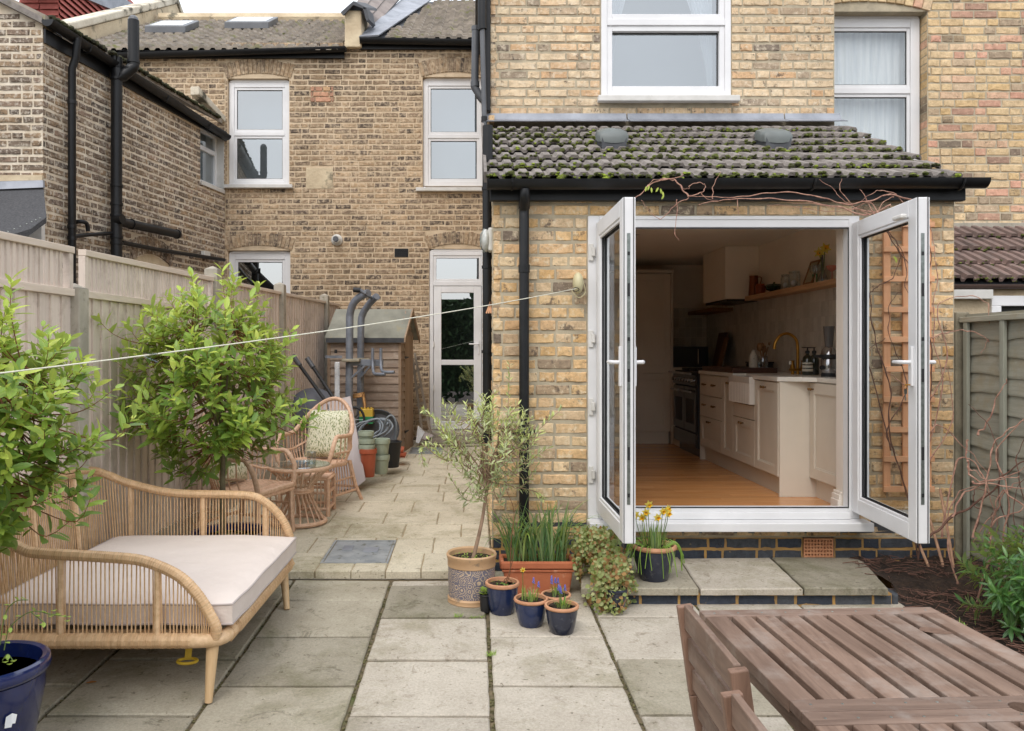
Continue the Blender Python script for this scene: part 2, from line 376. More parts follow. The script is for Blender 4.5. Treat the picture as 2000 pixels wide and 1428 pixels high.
def brick_wall(parent, O, ang, U, z0, z1, course, L, H, joint, m, holes=(), dep=.05, nmax=300, seed=1, only=None, proud=.0, mat_at=None, skip=None, low=False, rough=.004, name='brick'):
    rg = random.Random(seed); du = Vector((math.cos(ang), math.sin(ang), 0)); dn = Vector((math.sin(ang), -math.cos(ang), 0))
    k = 0; z = z0; items = []
    while z < z1 - course*.4:
        zc = z + course/2; ivs = [(U[0], U[1])]
        for (a, b, c, d) in holes:
            if min(z+course, d) - max(z, c) > course*.35: ivs = sub_iv(ivs, a, b)
        u = U[0] - (L*.72 if k % 2 else L*.1) - rg.uniform(0, .03); st = k % 2
        while u < U[1]:
            ln = L if st else H
            if rg.random() < .12: ln = H if st else L
            for (p, q) in ivs:
                a = max(u, p); b = min(u+ln, q)
                if b - a > .022:
                    if p - u > 0 and b - a < .05: pass
                    uc = (a+b)/2; wd = b - a - joint; hj = joint*HJ.get(m.name, 1)
                    if wd < .012 or (skip and skip(uc, zc)): continue
                    pos = Vector((O[0], O[1], 0)) + du*uc + dn*(proud + rg.uniform(-rough, rough)*.6); pos.z = zc + rg.uniform(-.5, .5)*rough*.5
                    if only is None or only(pos): items.append((pos, wd, course-hj+rg.uniform(-.002, .002), rg.uniform(-1, 1), rg.random()))
            u += ln; st = not st
        z += course; k += 1
    def key(it):
        p = it[0]; s = it[1]*it[2]/(p.y**2)
        return s if vis(p, 0) else s*1e-4
    items.sort(key=key, reverse=True)
    rest = {}
    for i, (p, wd, h, jt, q) in enumerate(items):
        mm = mat_at(p) if mat_at else m
        if i < nmax and vis(p, 20):
            inst(name, rg.choice(brick_meshes(mm, low)), p, (jt*.008, jt*.006, ang + jt*.006), (wd, dep, h), parent)
        else:
            rest.setdefault(mm.name, (mm, MB()))
            v, f = rg.choice(BRK_LOW)
            ca, sa = math.cos(ang), math.sin(ang)
            rest[mm.name][1].add([(p.x + x*wd*ca - y*dep*sa, p.y + x*wd*sa + y*dep*ca, p.z + zz*h) for x, y, zz in v], f)
    for mm, b in rest.values():
        b.build('small_bricks', mm, parent, kind='stuff')
def arch(parent, xa, xb, zs, rise, depth, Y, m, n, dirv=(1, 0, 0), O=None, thick=.06, proud=.012, jt=.008):
    """soldier course of voussoirs over an opening; returns nothing"""
    xm = (xa+xb)/2; hw = (xb-xa)/2; Rr = (hw*hw + rise*rise)/(2*rise); cz = zs + rise - Rr
    a0 = math.asin(hw/Rr); rg = random.Random(int(abs(xa)*1000))
    for i in range(n):
        t0 = -a0 + 2*a0*i/n; t1 = -a0 + 2*a0*(i+1)/n
        g = jt/2/Rr; t0 += g; t1 -= g; d = depth + rg.uniform(-.012, .012)
        q = [(xm + Rr*math.sin(t0), cz + Rr*math.cos(t0)), (xm + Rr*math.sin(t1), cz + Rr*math.cos(t1)),
             (xm + (Rr+d)*math.sin(t1), cz + (Rr+d)*math.cos(t1)), (xm + (Rr+d)*math.sin(t0), cz + (Rr+d)*math.cos(t0))]
        j = rg.uniform(-.003, .003)
        if O is None: pl = [Vector((x, Y-proud+j, z)) for x, z in q]; off = (0, thick, 0)
        else: pl = [Vector((O[0] + dirv[0]*x, O[1] + dirv[1]*x, z)) + Vector((dirv[1], -dirv[0], 0))*(proud+j) for x, z in q]; off = Vector((-dirv[1], dirv[0], 0))*thick
        MB().prism(pl[::-1], off).build('arch_brick', m, parent, bev=.004)
def wall_with_holes(mb, xa, xb, z0, z1, y0, y1, holes):
    """solid wall slab in the XZ plane, cut for rectangular holes"""
    xs = sorted({xa, xb, *[h[0] for h in holes], *[h[1] for h in holes]}); zs = sorted({z0, z1, *[h[2] for h in holes], *[h[3] for h in holes]})
    xs = [x for x in xs if xa <= x <= xb]; zs = [z for z in zs if z0 <= z <= z1]
    for j in range(len(zs)-1):
        run = None
        for i in range(len(xs)-1):
            cx = (xs[i]+xs[i+1])/2; cz = (zs[j]+zs[j+1])/2
            solid = not any(h[0] < cx < h[1] and h[2] < cz < h[3] for h in holes)
            if solid: run = (run[0] if run else xs[i], xs[i+1])
            if (not solid or i == len(xs)-2) and run:
                mb.box(run[0], run[1], y0, y1, zs[j], zs[j+1]); run = None
    return mb

# ------------------------------------------------------------------ ground, patio, terrace
g = MB(); g.add([(-60,-60,-.6),(60,-60,-.6),(60,90,-.6),(-60,90,-.6)], [(0,1,2,3)])
g.build('ground', M['soil'], kind='structure')
def slope_box(mb, x0, x1, y0, y1, top, th):
    return mb.hexa([(x0,y0,top(y0)-th),(x1,y0,top(y0)-th),(x1,y1,top(y1)-th),(x0,y1,top(y1)-th),(x0,y0,top(y0)),(x1,y0,top(y0)),(x1,y1,top(y1)),(x0,y1,top(y1))])
patio = slope_box(MB(), -2.36, 2.45, -4, 5.16, lambda y: Zl(y)-.012, .3).build('patio', M['grit'], kind='structure')
bed = MB(); N_ = 40; rg = random.Random(3)
pts = [[(2.44 + (3.3-2.44)*i/14, 1.0 + 4.17*j/N_, Zl(1.0+4.17*j/N_) + .02 + .05*noise.noise((i*.7, j*.5, 3)) + (.07 if j > N_*.86 else 0)) for i in range(15)] for j in range(N_+1)]
bed.add([p for r in pts for p in r], [(j*15+i, j*15+i+1, (j+1)*15+i+1, (j+1)*15+i) for j in range(N_) for i in range(14)])
bed.build('flower_bed_soil', M['soil'], kind='structure', smooth=True)
def slab(parent, x0, x1, y0, y1, top, m, rg, th=.04, jt=.012, q=None, name='paving_slab'):
    """one paving slab with slightly irregular, chamfered edges"""
    if q is None: q = [(x0+jt/2, y0+jt/2), (x1-jt/2, y0+jt/2), (x1-jt/2, y1-jt/2), (x0+jt/2, y1-jt/2)]
    ring = []; K = 7
    for i in range(4):
        a = q[i]; b = q[(i+1) % 4]
        for k in range(K):
            t = k/K; jx = rg.uniform(-.0025, .0025); jy = rg.uniform(-.0025, .0025)
            ring.append((a[0]+(b[0]-a[0])*t + jx, a[1]+(b[1]-a[1])*t + jy))
    cx = sum(p[0] for p in ring)/len(ring); cy = sum(p[1] for p in ring)/len(ring); n = len(ring); dz = rg.uniform(-.003, .004)
    tx = rg.uniform(-.004, .004); ty = rg.uniform(-.004, .004)
    def zt(x, y): return top(y) + dz + (x-cx)*tx*2 + (y-cy)*ty*2
    v = [(x, y, top(y)-th) for x, y in ring]
    v += [(x, y, zt(x, y)-.006) for x, y in ring]
    ins = .007
    v += [(x + (cx-x)*ins/max(.05, abs(cx-x)+.01) , y + (cy-y)*ins/max(.05, abs(cy-y)+.01), zt(x, y)) for x, y in ring]
    f = [tuple(reversed(range(n)))] + [(i, (i+1) % n, n+(i+1) % n, n+i) for i in range(n)] + [(n+i, n+(i+1) % n, 2*n+(i+1) % n, 2*n+i) for i in range(n)] + [tuple(range(2*n, 3*n))]
    MB().add(v, f).build(name, m, parent)
rg = random.Random(11)
cols = [-2.36, -1.74, -1.12, -.515, .078, .667, 1.26, 1.855, 2.45]
for ci in range(len(cols)-1):
    x0, x1 = cols[ci], cols[ci+1]
    ph = {3: 4.327, 5: 4.33, 1: 4.33, 7: 4.33}.get(ci, 4.05)
    ys = sorted([ph + .553*k for k in range(-11, 3)])
    end = 4.985 if x1 < .2 else 5.16
    ys = [y for y in ys if y < end - .06] + [end]
    for a, b in zip(ys, ys[1:]):
        dark = (ci <= 1) or (ci == 2 and rg.random() < .75) or (rg.random() < .12)
        slab(patio, x0, x1, a, b, lambda y: Zl(y)+.004, M['pave_old'] if dark else M['pave'], rg, jt=.018 if x1 != .078 else .026)
terrace = MB(); slope_box(terrace, -2.25, .118, 5.0, 11.0, lambda y: Zu(y)-.006, .3)
terrace = terrace.build('terrace', M['sandjoint'], kind='structure')
holes = [(-.995, -.554, 5.16, 5.72), (-.80, -.39, 9.75, 10.3)]
def minus(r, h):
    x0, x1, y0, y1 = r; a, b, c, d = h
    if b <= x0 or a >= x1 or d <= y0 or c >= y1: return [r]
    o = []
    if a > x0: o.append((x0, a, y0, y1))
    if b < x1: o.append((b, x1, y0, y1))
    xa, xb = max(a, x0), min(b, x1)
    if c > y0: o.append((xa, xb, y0, c))
    if d < y1: o.append((xa, xb, d, y1))
    return [q for q in o if q[1]-q[0] > .03 and q[3]-q[2] > .03]
rg = random.Random(5); y = 4.985; k = 0
while y < 10.95:
    dy = .405 if k else .41; y2 = min(y+dy, 10.99); x = .116; st = [-.33, -.28, -.09, -.285, -.08, -.27][k % 6]
    xs = [.116]
    while st > -2.2: xs.append(st); st -= .435 + rg.uniform(-.01, .01)
    xs.append(-2.24); xs.sort()
    for a, b in zip(xs, xs[1:]):
        if b - a < .02: continue
        rs = [(a, b, y, y2)]
        for h in holes: rs = [q for r_ in rs for q in minus(r_, h)]
        for r_ in rs: slab(terrace, r_[0], r_[1], r_[2], r_[3], Zu, M['pave2'], rg, jt=.007, th=.05)
    y = y2; k += 1
for i, xx in enumerate([-2.2, -1.75, -1.3, -.87, -.45]):     # kerb face under the terrace edge
    box('riser_block', M['conc'], terrace, xx, xx+.44 if i < 4 else .11, 4.993, 5.0, Zl(4.99), Zu(4.99)-.05, bev=.002)
M['galv'] = mat('galvanised_cover', (164,168,170), (134,140,144), 9, .5, metal=.35, bd=.002, c3=(96,98,84), s3=14, lo3=.56, hi3=.68)
for (x0, x1, y0, y1), lb in zip(holes, ('galvanised grey drain cover let into the terrace paving near its front edge', 'small grey drain cover in the paving at the foot of the back door')):
    t = thing('drain_cover', lb, 'drain cover', ((x0+x1)/2, y0, Zu(y0)))
    slope_box(MB(), x0+.02, x1-.02, y0+.02, y1-.02, lambda y: Zu(y)-.002, .03).build('lid', M['galv'], t, bev=.002)
    fr = MB()
    for q in ((x0, x0+.015, y0, y1), (x1-.015, x1, y0, y1), (x0+.015, x1-.015, y0, y0+.015), (x0+.015, x1-.015, y1-.015, y1)): slope_box(fr, *q, lambda y: Zu(y)+.001, .03)
    fr.build('frame', M['galv'], t)
    for q in ((x0+.09, x0+.16, y0+.3, y0+.42), (x1-.2, x1-.1, y0+.26, y0+.38)): slope_box(MB(), *q, lambda y: Zu(y)+.001, .004).build('key_plate', M['lead'], t, bev=.001)

# ------------------------------------------------------------------ kitchen extension (Y = 5.187)
YF = 5.187; C = .0836
ext = thing('kitchen_extension', 'pale yellow brick rear extension with white french doors and mossy tiled lean to roof', 'building', (.13, YF, 0))
hole = (.743, 2.503, .298, 2.322)
wall = wall_with_holes(MB(), .123, 3.133, -.1, 2.47, YF+.007, YF+.16, [hole, (2.143, 2.35, .105, .232)])
wall.box(.129, .22, 6.75, 11, -.1, 3.3); wall.prism([(.129, YF+.16, -.1), (.129, 6.75, -.1), (.129, 6.75, 3.25), (.129, YF+.16, 2.5)][::-1], (.091, 0, 0))
wall.box(3.05, 3.127, YF+.16, 6.75, -.1, 2.47)
wall = wall.build('wall', M['mortar'], ext)
blue_top = .232
brick_wall(wall, (0, YF), 0, (.123, 3.133), blue_top, 2.44, C, .232, .112, .013, M['brick_ext'], [hole], nmax=290, seed=4, rough=.006)
wb = wall_with_holes(MB(), .123, 3.133, -.1, blue_top-.002, YF+.004, YF+.0065, [(2.143, 2.35, .105, .3)]).build('plinth', M['mortar_gold'], ext)
brick_wall(wb, (0, YF), 0, (.123, 3.133), blue_top-3*.0765, blue_top, .0765, .225, .11, .011, M['brick_blue'], [(2.143, 2.35, .07, .3)], nmax=100, seed=8, rough=.002)
ab = box('air_brick', mat('terracotta_air_brick', (206,150,112), (190,132,96), 20, .85), ext, 2.148, 2.345, YF+.02, YF+.05, .1, .228)
gr = MB()
for i in range(10): gr.box(2.148+i*.0204, 2.148+i*.0204+.0094, YF-.004, YF+.02, .104, .226)
for j in range(6): gr.box(2.148, 2.3415, YF-.0035, YF+.019, .104+j*.0225, .104+j*.0225+.0095)
gr.build('grille', MATS['terracotta_air_brick'], ab)
ab.data.materials[0] = M['slate']
# side wall bricks (towards the alley)
brick_wall(wall, (.123, 11), -math.pi/2, (0, 11-YF), 0, 3.4, C, .222, .108, .012, M['brick_ext'], nmax=0, seed=6, skip=lambda u, z: 11-u < 6.75 and z > 2.45 + (11-u-YF)*.5)

# lean-to roof: 7 rows of double roll tiles
def tile_mesh(m, w_, L_, rolls=2, h=.028, th=.024):
    """front edge at y=0, going up the slope along +y; lies on z=0"""
    pr = []
    step = w_/rolls
    for k in range(rolls):
        o = k*step
        pr += [(o, 0), (o+step*.22, 0), (o+step*.36, h), (o+step*.82, h), (o+step*.96, .001)]
    b = MB(); n = len(pr)
    for (x, z) in pr: b.v.append((x, 0, z-th))
    for (x, z) in pr: b.v.append((x, 0, z))
    for (x, z) in pr: b.v.append((x, L_*.5, z+.0))
    for (x, z) in pr: b.v.append((x, L_, z-.012))
    for i in range(n-1):
        b.f += [(i, i+1, n+i+1, n+i), (n+i, n+i+1, 2*n+i+1, 2*n+i), (2*n+i, 2*n+i+1, 3*n+i+1, 3*n+i)]
    b.f += [(0, n, 2*n, 3*n), (n-1, 4*n-1, 3*n-1, 2*n-1)]
    return b
def tile_roof(parent, x0, x1, Y0, Z0, Y1, Z1, rows, tw, m, nmax=300, rolls=2, h=.028, moss=0, clip=None, seed=1, lift=.034, hip=None):
    rg = random.Random(seed); sl_ = math.atan2(Z1-Z0, Y1-Y0); gl = math.hypot(Z1-Z0, Y1-Y0)/rows
    tm = tile_mesh(m, tw, gl+.05, rolls, h); me = tm.mesh('roof_tile', m); cnt = 0; rest = MB(); ms = MB()
    for r_ in range(rows):
        yy = Y0 + (Y1-Y0)*r_/rows; zz = Z0 + (Z1-Z0)*r_/rows
        n = int(round((x1-x0)/tw))
        for i in range(n):
            xx = x0 + i*tw
            if clip and not clip(xx+tw/2, yy): continue
            sk = rg.uniform(-.004, .004); p = Vector((xx, yy + rg.uniform(-.006, .006), zz + lift + rg.uniform(-.003, .003)))
            rot = (sl_ - lift/gl*.75, sk, sk)
            if cnt < nmax and vis(p, 30): inst('roof_tile', me, p, rot, (1, 1, 1), parent); cnt += 1
            else:
                mt = Matrix.LocRotScale(p, __import__('mathutils').Euler(rot), None)
                rest.add([mt @ Vector(v) for v in tm.v], tm.f)
            if moss:
                for q in range(rolls*10):
                    dens = moss * (1.15 - .7*r_/rows) * (.12 + 2.0*max(0, noise.noise((xx*2.1+q*.1, yy*2.5, 1.3))+.22))
                    if rg.random() < dens:
                        u = rg.random()*tw; pr_ = (u/(tw/rolls)) % 1; hz = h if .3 < pr_ < .9 else 0
                        rr = rg.uniform(.007, .017) if rg.random() < .9 else rg.uniform(.017, .027)
                        ms.ball((xx+u, yy + rg.uniform(-.008, .006), zz + lift + hz - .012 + rg.uniform(-.016, .01)), rr, 6, 4, .62, .25, rg)
    if rest.v: rest.build('small_tiles', m, parent, kind='stuff')
    if ms.v: ms.build('moss', M['moss'], parent, smooth=True, kind='stuff')
RY0, RZ0, RY1, RZ1 = 5.06, 2.53, 6.70, 3.32
roof = MB().hexa([(.1,RY0+.03,RZ0-.05),(3.1,RY0+.03,RZ0-.05),(3.1,6.75,RZ1-.04),(.1,6.75,RZ1-.04),(.1,RY0+.03,RZ0-.005),(3.1,RY0+.03,RZ0-.005),(3.1,6.75,RZ1+.01),(.1,6.75,RZ1+.01)]).build('roof', M['slate'], ext)
tile_roof(roof, .075, 3.115, RY0, RZ0, RY1, RZ1, 7, .19, M['tile'], moss=1.5, seed=3, h=.018, lift=.034)
vg = MB()
for i in range(7):
    a = i/7; yy = RY0+(RY1-RY0)*a; zz = RZ0+(RZ1-RZ0)*a
    vg.bar((.075, yy, zz+.02), (.075, yy+.25, zz+.148), .02, .07)
vg.build('verge_cap', M['tile'], roof)
for px, lb in ((1197, None), (1515, None)):
    Yv = 5.85; c = P(px, 290, Yv)
    v = thing('roof_vent', 'grey hooded vent on the mossy lean to roof, ' + ('left one below the upstairs window' if px < 1300 else 'right one nearer the sloping tile edge'), 'roof vent', (c.x, Yv, c.z), 'hooded vents on the lean to roof')
    hw = .115
    MB().hexa([(c.x-.09,Yv-.06,c.z-.02),(c.x+.09,Yv-.06,c.z-.02),(c.x+.1,Yv+.2,c.z+.07),(c.x-.1,Yv+.2,c.z+.07),(c.x-.09,Yv-.06,c.z+.07),(c.x+.09,Yv-.06,c.z+.07),(c.x+.1,Yv+.2,c.z+.12),(c.x-.1,Yv+.2,c.z+.12)]).build('base', M['slate'], v)
    cap = MB(); z0 = c.z+.07
    for k, (s_, zz) in enumerate(((.96, 0), (1, .04), (.9, .07), (.62, .085), (.25, .09))):
        for i in range(20):
            a = 2*math.pi*(i+.5)/20; q = (abs(math.cos(a))**6 + abs(math.sin(a))**6)**(-1/6)
            cap.v.append((c.x + hw*s_*q*math.cos(a), Yv+.05 + .12*s_*q*math.sin(a), z0+zz+.05*math.sin(a)*s_))
    for k in range(4):
        for i in range(20): cap.f.append((k*20+i, k*20+(i+1) % 20, k*20+20+(i+1) % 20, k*20+20+i))
    cap.f += [tuple(range(80, 100)), tuple(reversed(range(20)))]
    cap.build('hood', mat('vent_grey_%d' % px, (104,110,108), (92,97,95), 5, .5), v, smooth=True)
# gutter, fascia, downpipe
fa = box('fascia', M['black'], ext, .105, 3.17, 5.13, 5.18, 2.415, 2.50, bev=.004)
gp = [(2.0,)]
def half_gutter(name, a, b, r, m, parent, n=10):
    a = Vector(a); b = Vector(b); d = (b-a).normalized(); s_ = d.cross(Vector((0, 0, 1))).normalized(); mb = MB()
    for p in (a, b):
        for k in range(n+1):
            t = math.pi*k/n; mb.v.append(tuple(p + s_*math.cos(t)*r - Vector((0, 0, 1))*math.sin(t)*r))
        for k in range(n+1):
            t = math.pi*(n-k)/n; mb.v.append(tuple(p + s_*math.cos(t)*(r-.006) - Vector((0, 0, 1))*math.sin(t)*(r-.006)))
    c = 2*(n+1)
    for k in range(c): mb.f.append((k, (k+1) % c, c+(k+1) % c, c+k))
    mb.add([tuple(a + s_*math.cos(math.pi*k/n)*r - Vector((0, 0, 1))*math.sin(math.pi*k/n)*r) for k in range(n+1)], [tuple(range(n+1))])
    mb.add([tuple(b + s_*math.cos(math.pi*k/n)*r - Vector((0, 0, 1))*math.sin(math.pi*k/n)*r) for k in range(n+1)], [tuple(range(n+1))])
    o = mb.build(name, m, parent, smooth=True)
    return o
gt = half_gutter('gutter', (.085, 5.05, 2.525), (3.245, 5.05, 2.535), .058, M['black'], ext)
for px in (1000, 1585, 1873):
    x = X(px, 5.05); MB().tube([(x, 5.05+.063*math.cos(t), 2.53-.063*math.sin(t)) for t in [math.pi*k/8 for k in range(9)]], .007, 6).build('gutter_bracket', M['black'], gt)
dp = MB().tube(curve([(.325, 5.05, 2.47), (.325, 5.055, 2.42), (.325, 5.125, 2.36), (.325, 5.125, 2.3)], 4) + [Vector((.325, 5.125, .12)), Vector((.325, 5.125, .03))], .032, 16)
dp = dp.build('downpipe', M['black'], ext, smooth=True)
for zz in (2.36, 1.95): MB().tube([(.325, 5.125, zz), (.325, 5.125, zz+.05)], .037, 16).build('collar', M['black'], dp, smooth=True)
zc_ = Z(845, 5.12); MB().bar((.25, 5.16, zc_), (.4, 5.16, zc_), .02, .03).tube([(.288, 5.125, zc_), (.362, 5.125, zc_)], .04, 14).build('bracket', M['black'], dp)
# lead flashing where the roof meets the upper wall
fl = MB()
for a, b in ((.10, 1.29), (1.3, 2.62), (2.63, 3.1)):
    fl.add([(a,6.738,3.455),(b,6.738,3.455),(b+.0,6.72,3.40),(a,6.72,3.40),(a,6.60,3.352),(b,6.60,3.352)], [(0,1,2,3),(3,2,5,4)])
fl.build('lead_flashing', M['lead'], ext, sol=.006)

# door frame, cill
fr = MB(); x0, x1, zb, zt = .743, 2.503, .358, 2.322
fr.box(x0, x0+.07, YF-.02, YF+.06, zb, zt); fr.box(x1-.07, x1, YF-.02, YF+.06, zb, zt)
fr.box(x0+.07, x1-.07, YF-.02, YF+.06, zt-.074, zt); fr.box(x0+.07, x1-.07, YF-.02, YF+.06, zb, zb+.07)
fr.box(x0+.07, x1-.07, YF-.026, YF-.02, zt-.024, zt-.004)
frame = fr.build('door_frame', M['upvc'], ext, bev=.005)
box('cill', M['upvc'], frame, .735, 2.535, YF-.15, YF-.005, .300, .3575, bev=.006)
box('threshold', M['upvc'], frame, x0+.07, x1-.07, YF-.05, YF-.0205, .359, .402, bev=.004)
gk = MB(); gk.box(x0+.07, x0+.074, YF-.0225, YF-.015, zb+.07, zt-.074); gk.box(x1-.074, x1-.07, YF-.0225, YF-.015, zb+.07, zt-.074)
gk.box(x0+.07, x1-.07, YF-.0225, YF-.0165, zt-.083, zt-.075); gk.box(x0+.07, x1-.07, YF-.0225, YF-.0165, zb+.071, zb+.077)
gk.build('seal', M['gasket'], frame)
M['clear'] = glass('door_glass', .1, (.93, .95, .94, 1))
M['pane'] = glass('window_glass', .34, (.74, .78, .8, 1), gcol=(.8, .84, .86, 1))
M['pane_dark'] = glass('far_door_glass', .5, (.5, .55, .58, 1), gcol=(.85, .88, .9, 1))
def leafdoor(hx, ang, side, lb):
    """door leaf in local coords: u from hinge to free edge, thickness t"""
    W, T, H0, H1 = .875, .07, .409, 2.274
    du = Vector((math.sin(ang), -math.cos(ang), 0)); dt = Vector((math.cos(ang), math.sin(ang), 0)) * side
    O = Vector((hx, YF-.03, 0))
    def pt(u, t, z): q = O + du*u + dt*t; return (q.x, q.y, z)
    def bx(mb, u0, u1, t0, t1, z0, z1):
        return mb.hexa([pt(u0,t0,z0), pt(u1,t0,z0), pt(u1,t1,z0), pt(u0,t1,z0), pt(u0,t0,z1), pt(u1,t0,z1), pt(u1,t1,z1), pt(u0,t1,z1)])
    m = MB(); s_ = .095
    bx(m, 0, s_, 0, T, H0, H1); bx(m, W-s_, W, 0, T, H0, H1); bx(m, s_, W-s_, 0, T, H0, H0+s_); bx(m, s_, W-s_, 0, T, H1-s_, H1)
    leaf = m.build('door_leaf', M['upvc'], ext, bev=.006, label=lb)
    bd = MB(); a, b = s_, W-s_; c, d = H0+s_, H1-s_        # sloping glazing beads
    for t0, t1 in ((.006, .02), (T-.02, T-.006)):
        bx(bd, a, a+.018, t0, t1, c, d); bx(bd, b-.018, b, t0, t1, c, d); bx(bd, a+.018, b-.018, t0, t1, c, c+.018); bx(bd, a+.018, b-.018, t0, t1, d-.018, d)
    bd.build('glazing_bead', M['upvc'], leaf, bev=.004)
    gs = MB()
    for t0, t1 in ((.021, .03), (T-.03, T-.021)):
        bx(gs, a, a+.021, t0, t1, c, d); bx(gs, b-.021, b, t0, t1, c, d); bx(gs, a+.021, b-.021, t0, t1, c, c+.021); bx(gs, a+.021, b-.021, t0, t1, d-.021, d)
    gs.build('seal', M['gasket'], leaf)
    gp_ = MB().add([pt(a, T/2, c), pt(b, T/2, c), pt(b, T/2, d), pt(a, T/2, d)], [(0, 1, 2, 3)]); gp_.build('glass_pane', M['clear'], leaf)
    # locking strip on the free edge
    ls = MB(); bx(ls, W, W+.003, .022, .04, .62, 2.08); ls.build('lock_strip', M['steel'], leaf, bev=.001)
    kp = MB()
    for z0 in (.66, .86, 1.28, 1.5, 1.74, 1.96): bx(kp, W+.003, W+.006, .025, .037, z0, z0+(.07 if z0 in (.86, 1.28, 1.74) else .02))
    kp.build('keeps', M['gasket'], leaf)
    gl2 = MB(); bx(gl2, W-.001, W+.004, .056, .06, H0, H1); bx(gl2, W-.001, W+.003, .004, .008, H0, H1); gl2.build('edge_seal', M['gasket'], leaf)
    zh = 1.385
    for t0, sg in ((0, -1), (T, 1)):
        h = MB(); bx(h, W-.062, W-.032, min(t0, t0+sg*.012), max(t0, t0+sg*.012), zh-.13, zh+.085)
        h.tube([pt(W-.047, t0, zh), pt(W-.047, t0+sg*.045, zh), pt(W-.075, t0+sg*.055, zh), pt(W-.165, t0+sg*.05, zh)], [.011, .011, .012, .009], 10)
        h.build('handle', M['upvc'], leaf, smooth=True, bev=.002)
    return leaf, pt
lf, ptl = leafdoor(.793, rad(.6), 1, 'left french door leaf swung open towards the camera')
rf, ptr = leafdoor(2.448, rad(-4.3), 1, 'right french door leaf swung open with keys hanging in its lock')
for zz in (.62, 1.06, 1.5, 2.06):       # hinges
    for hx, s_, par in ((.775, -1, lf), (2.49, 1, rf)):
        h = MB().tube([(hx, YF-.036, zz), (hx, YF-.036, zz+.055)], .014, 10); h.box(min(hx, hx+s_*.03), max(hx, hx+s_*.03), YF-.034, YF-.021, zz-.03, zz+.08)
        h.build('hinge', M['upvc_old'], par, bev=.003)
MB().box(*(lambda p: (p[0]-.055, p[0]-.02, p[1]-.05, p[1]+.05))(ptr(.8, -.02, 0)), 2.165, 2.19).build('door_catch', M['upvc_old'], rf, bev=.008)
ky = thing('key_bunch', 'small bunch of keys hanging from the lock of the right french door', 'keys', ptr(.82, -.03, 1.28))
a = Vector(ptr(.828, -.004, 1.262)); M['brass'] = mat('brass', (190,140,60), (160,112,44), 12, .3, metal=.9)
MB().tube([a, a + Vector((-.035, 0, 0))], .004, 6).tube([a + Vector((-.035, 0, -.012)) + Vector((0, .012*math.cos(t), .012*math.sin(t))) for t in [k*math.pi/5 for k in range(10)]], .0014, 5, closed=True).build('key', M['brass'], ky)
MB().box(a.x-.037, a.x-.034, a.y-.016, a.y+.008, a.z-.05, a.z-.024).box(a.x-.037, a.x-.034, a.y-.006, a.y, a.z-.085, a.z-.05).build('key', M['steel'], ky)
# ------------------------------------------------------------------ windows
M['slate_b'] = mat('brown_slate', (142,132,126), (120,110,106), 4, .8, vary=.1)
M['pane_backing'] = mat('pale_backing', (176,182,186), (168,174,178), 2, .9)  # flat panel added behind panes; its pale colour stands in for reflected sky
M['room'] = mat('dim_room', (60,60,58), (44,44,42), 2, .9)  # dark colour stands in for the unlit interior behind glass
M['net'] = mat('net_curtain', (236,238,240), (214,218,222), 30, .9, stretch=(1, 1, .05))
def window(house, Y, xa, xb, za, zb, bars, fw=.06, arch_rise=0, sill=None, pane='pane', back='pane_backing', proud=.0, name='window', lb=None, sash=.035):
    """frame with panes; bars = list of (z of transom centre); house > window > frame pieces, panes, sill"""
    f = MB(); y0, y1 = Y-proud, Y+.06
    f.box(xa, xa+fw, y0, y1, za, zb); f.box(xb-fw, xb, y0, y1, za, zb); f.box(xa+fw, xb-fw, y0, y1, za, za+fw); f.box(xa+fw, xb-fw, y0, y1, zb-fw, zb)
    if arch_rise:
        n = 10; xm = (xa+xb)/2; hw = (xb-xa)/2
        pl = [(xa, y0, zb)] + [(xb, y0, zb)] + [(xm + hw*math.cos(math.pi*k/n), y0, zb + arch_rise*math.sin(math.pi*k/n)**.8) for k in range(1, n)]
        f.prism(pl[::-1], (0, .05, 0))
    edges = [za+fw] + sorted(bars) + [zb-fw]
    for z in bars: f.box(xa+fw, xb-fw, y0, y1, z-.028, z+.028)
    o = f.build(name, M['upvc'], house, bev=.005, label=lb)
    zs = [za+fw] + [v for z in sorted(bars) for v in (z-.028, z+.028)] + [zb-fw]
    for k in range(0, len(zs), 2):
        a, b = zs[k], zs[k+1]; s_ = MB()
        s_.box(xa+fw, xa+fw+sash, y0+.012, y1, a, b); s_.box(xb-fw-sash, xb-fw, y0+.012, y1, a, b)
        s_.box(xa+fw+sash, xb-fw-sash, y0+.012, y1, a, a+sash); s_.box(xa+fw+sash, xb-fw-sash, y0+.012, y1, b-sash, b)
        s_.build('sash', M['upvc'], o, bev=.004)
        g_ = MB().add([(xa+fw+sash, Y+.03, a+sash), (xb-fw-sash, Y+.03, a+sash), (xb-fw-sash, Y+.03, b-sash), (xa+fw+sash, Y+.03, b-sash)], [(0, 1, 2, 3)])
        g_.build('glass_pane', M[pane], o)
        sl_ = MB(); q = .006
        for (c, d, e, h) in ((xa+fw+sash, xa+fw+sash+q, a+sash, b-sash), (xb-fw-sash-q, xb-fw-sash, a+sash, b-sash), (xa+fw+sash+q, xb-fw-sash-q, a+sash, a+sash+q), (xa+fw+sash+q, xb-fw-sash-q, b-sash-q, b-sash)): sl_.box(c, d, Y+.022, Y+.029, e, h)
        sl_.build('seal', M['gasket'], o)
    if back: MB().box(xa+.01, xb-.01, Y+.35, Y+.36, za, zb).build('pane_backing', M[back], o)
    if sill:
        MB().box(sill[0], sill[1], Y-sill[3], Y-proud-.001, sill[2]-.05, sill[2]).build('sill', M['upvc_old'], o, bev=.006)
    return o
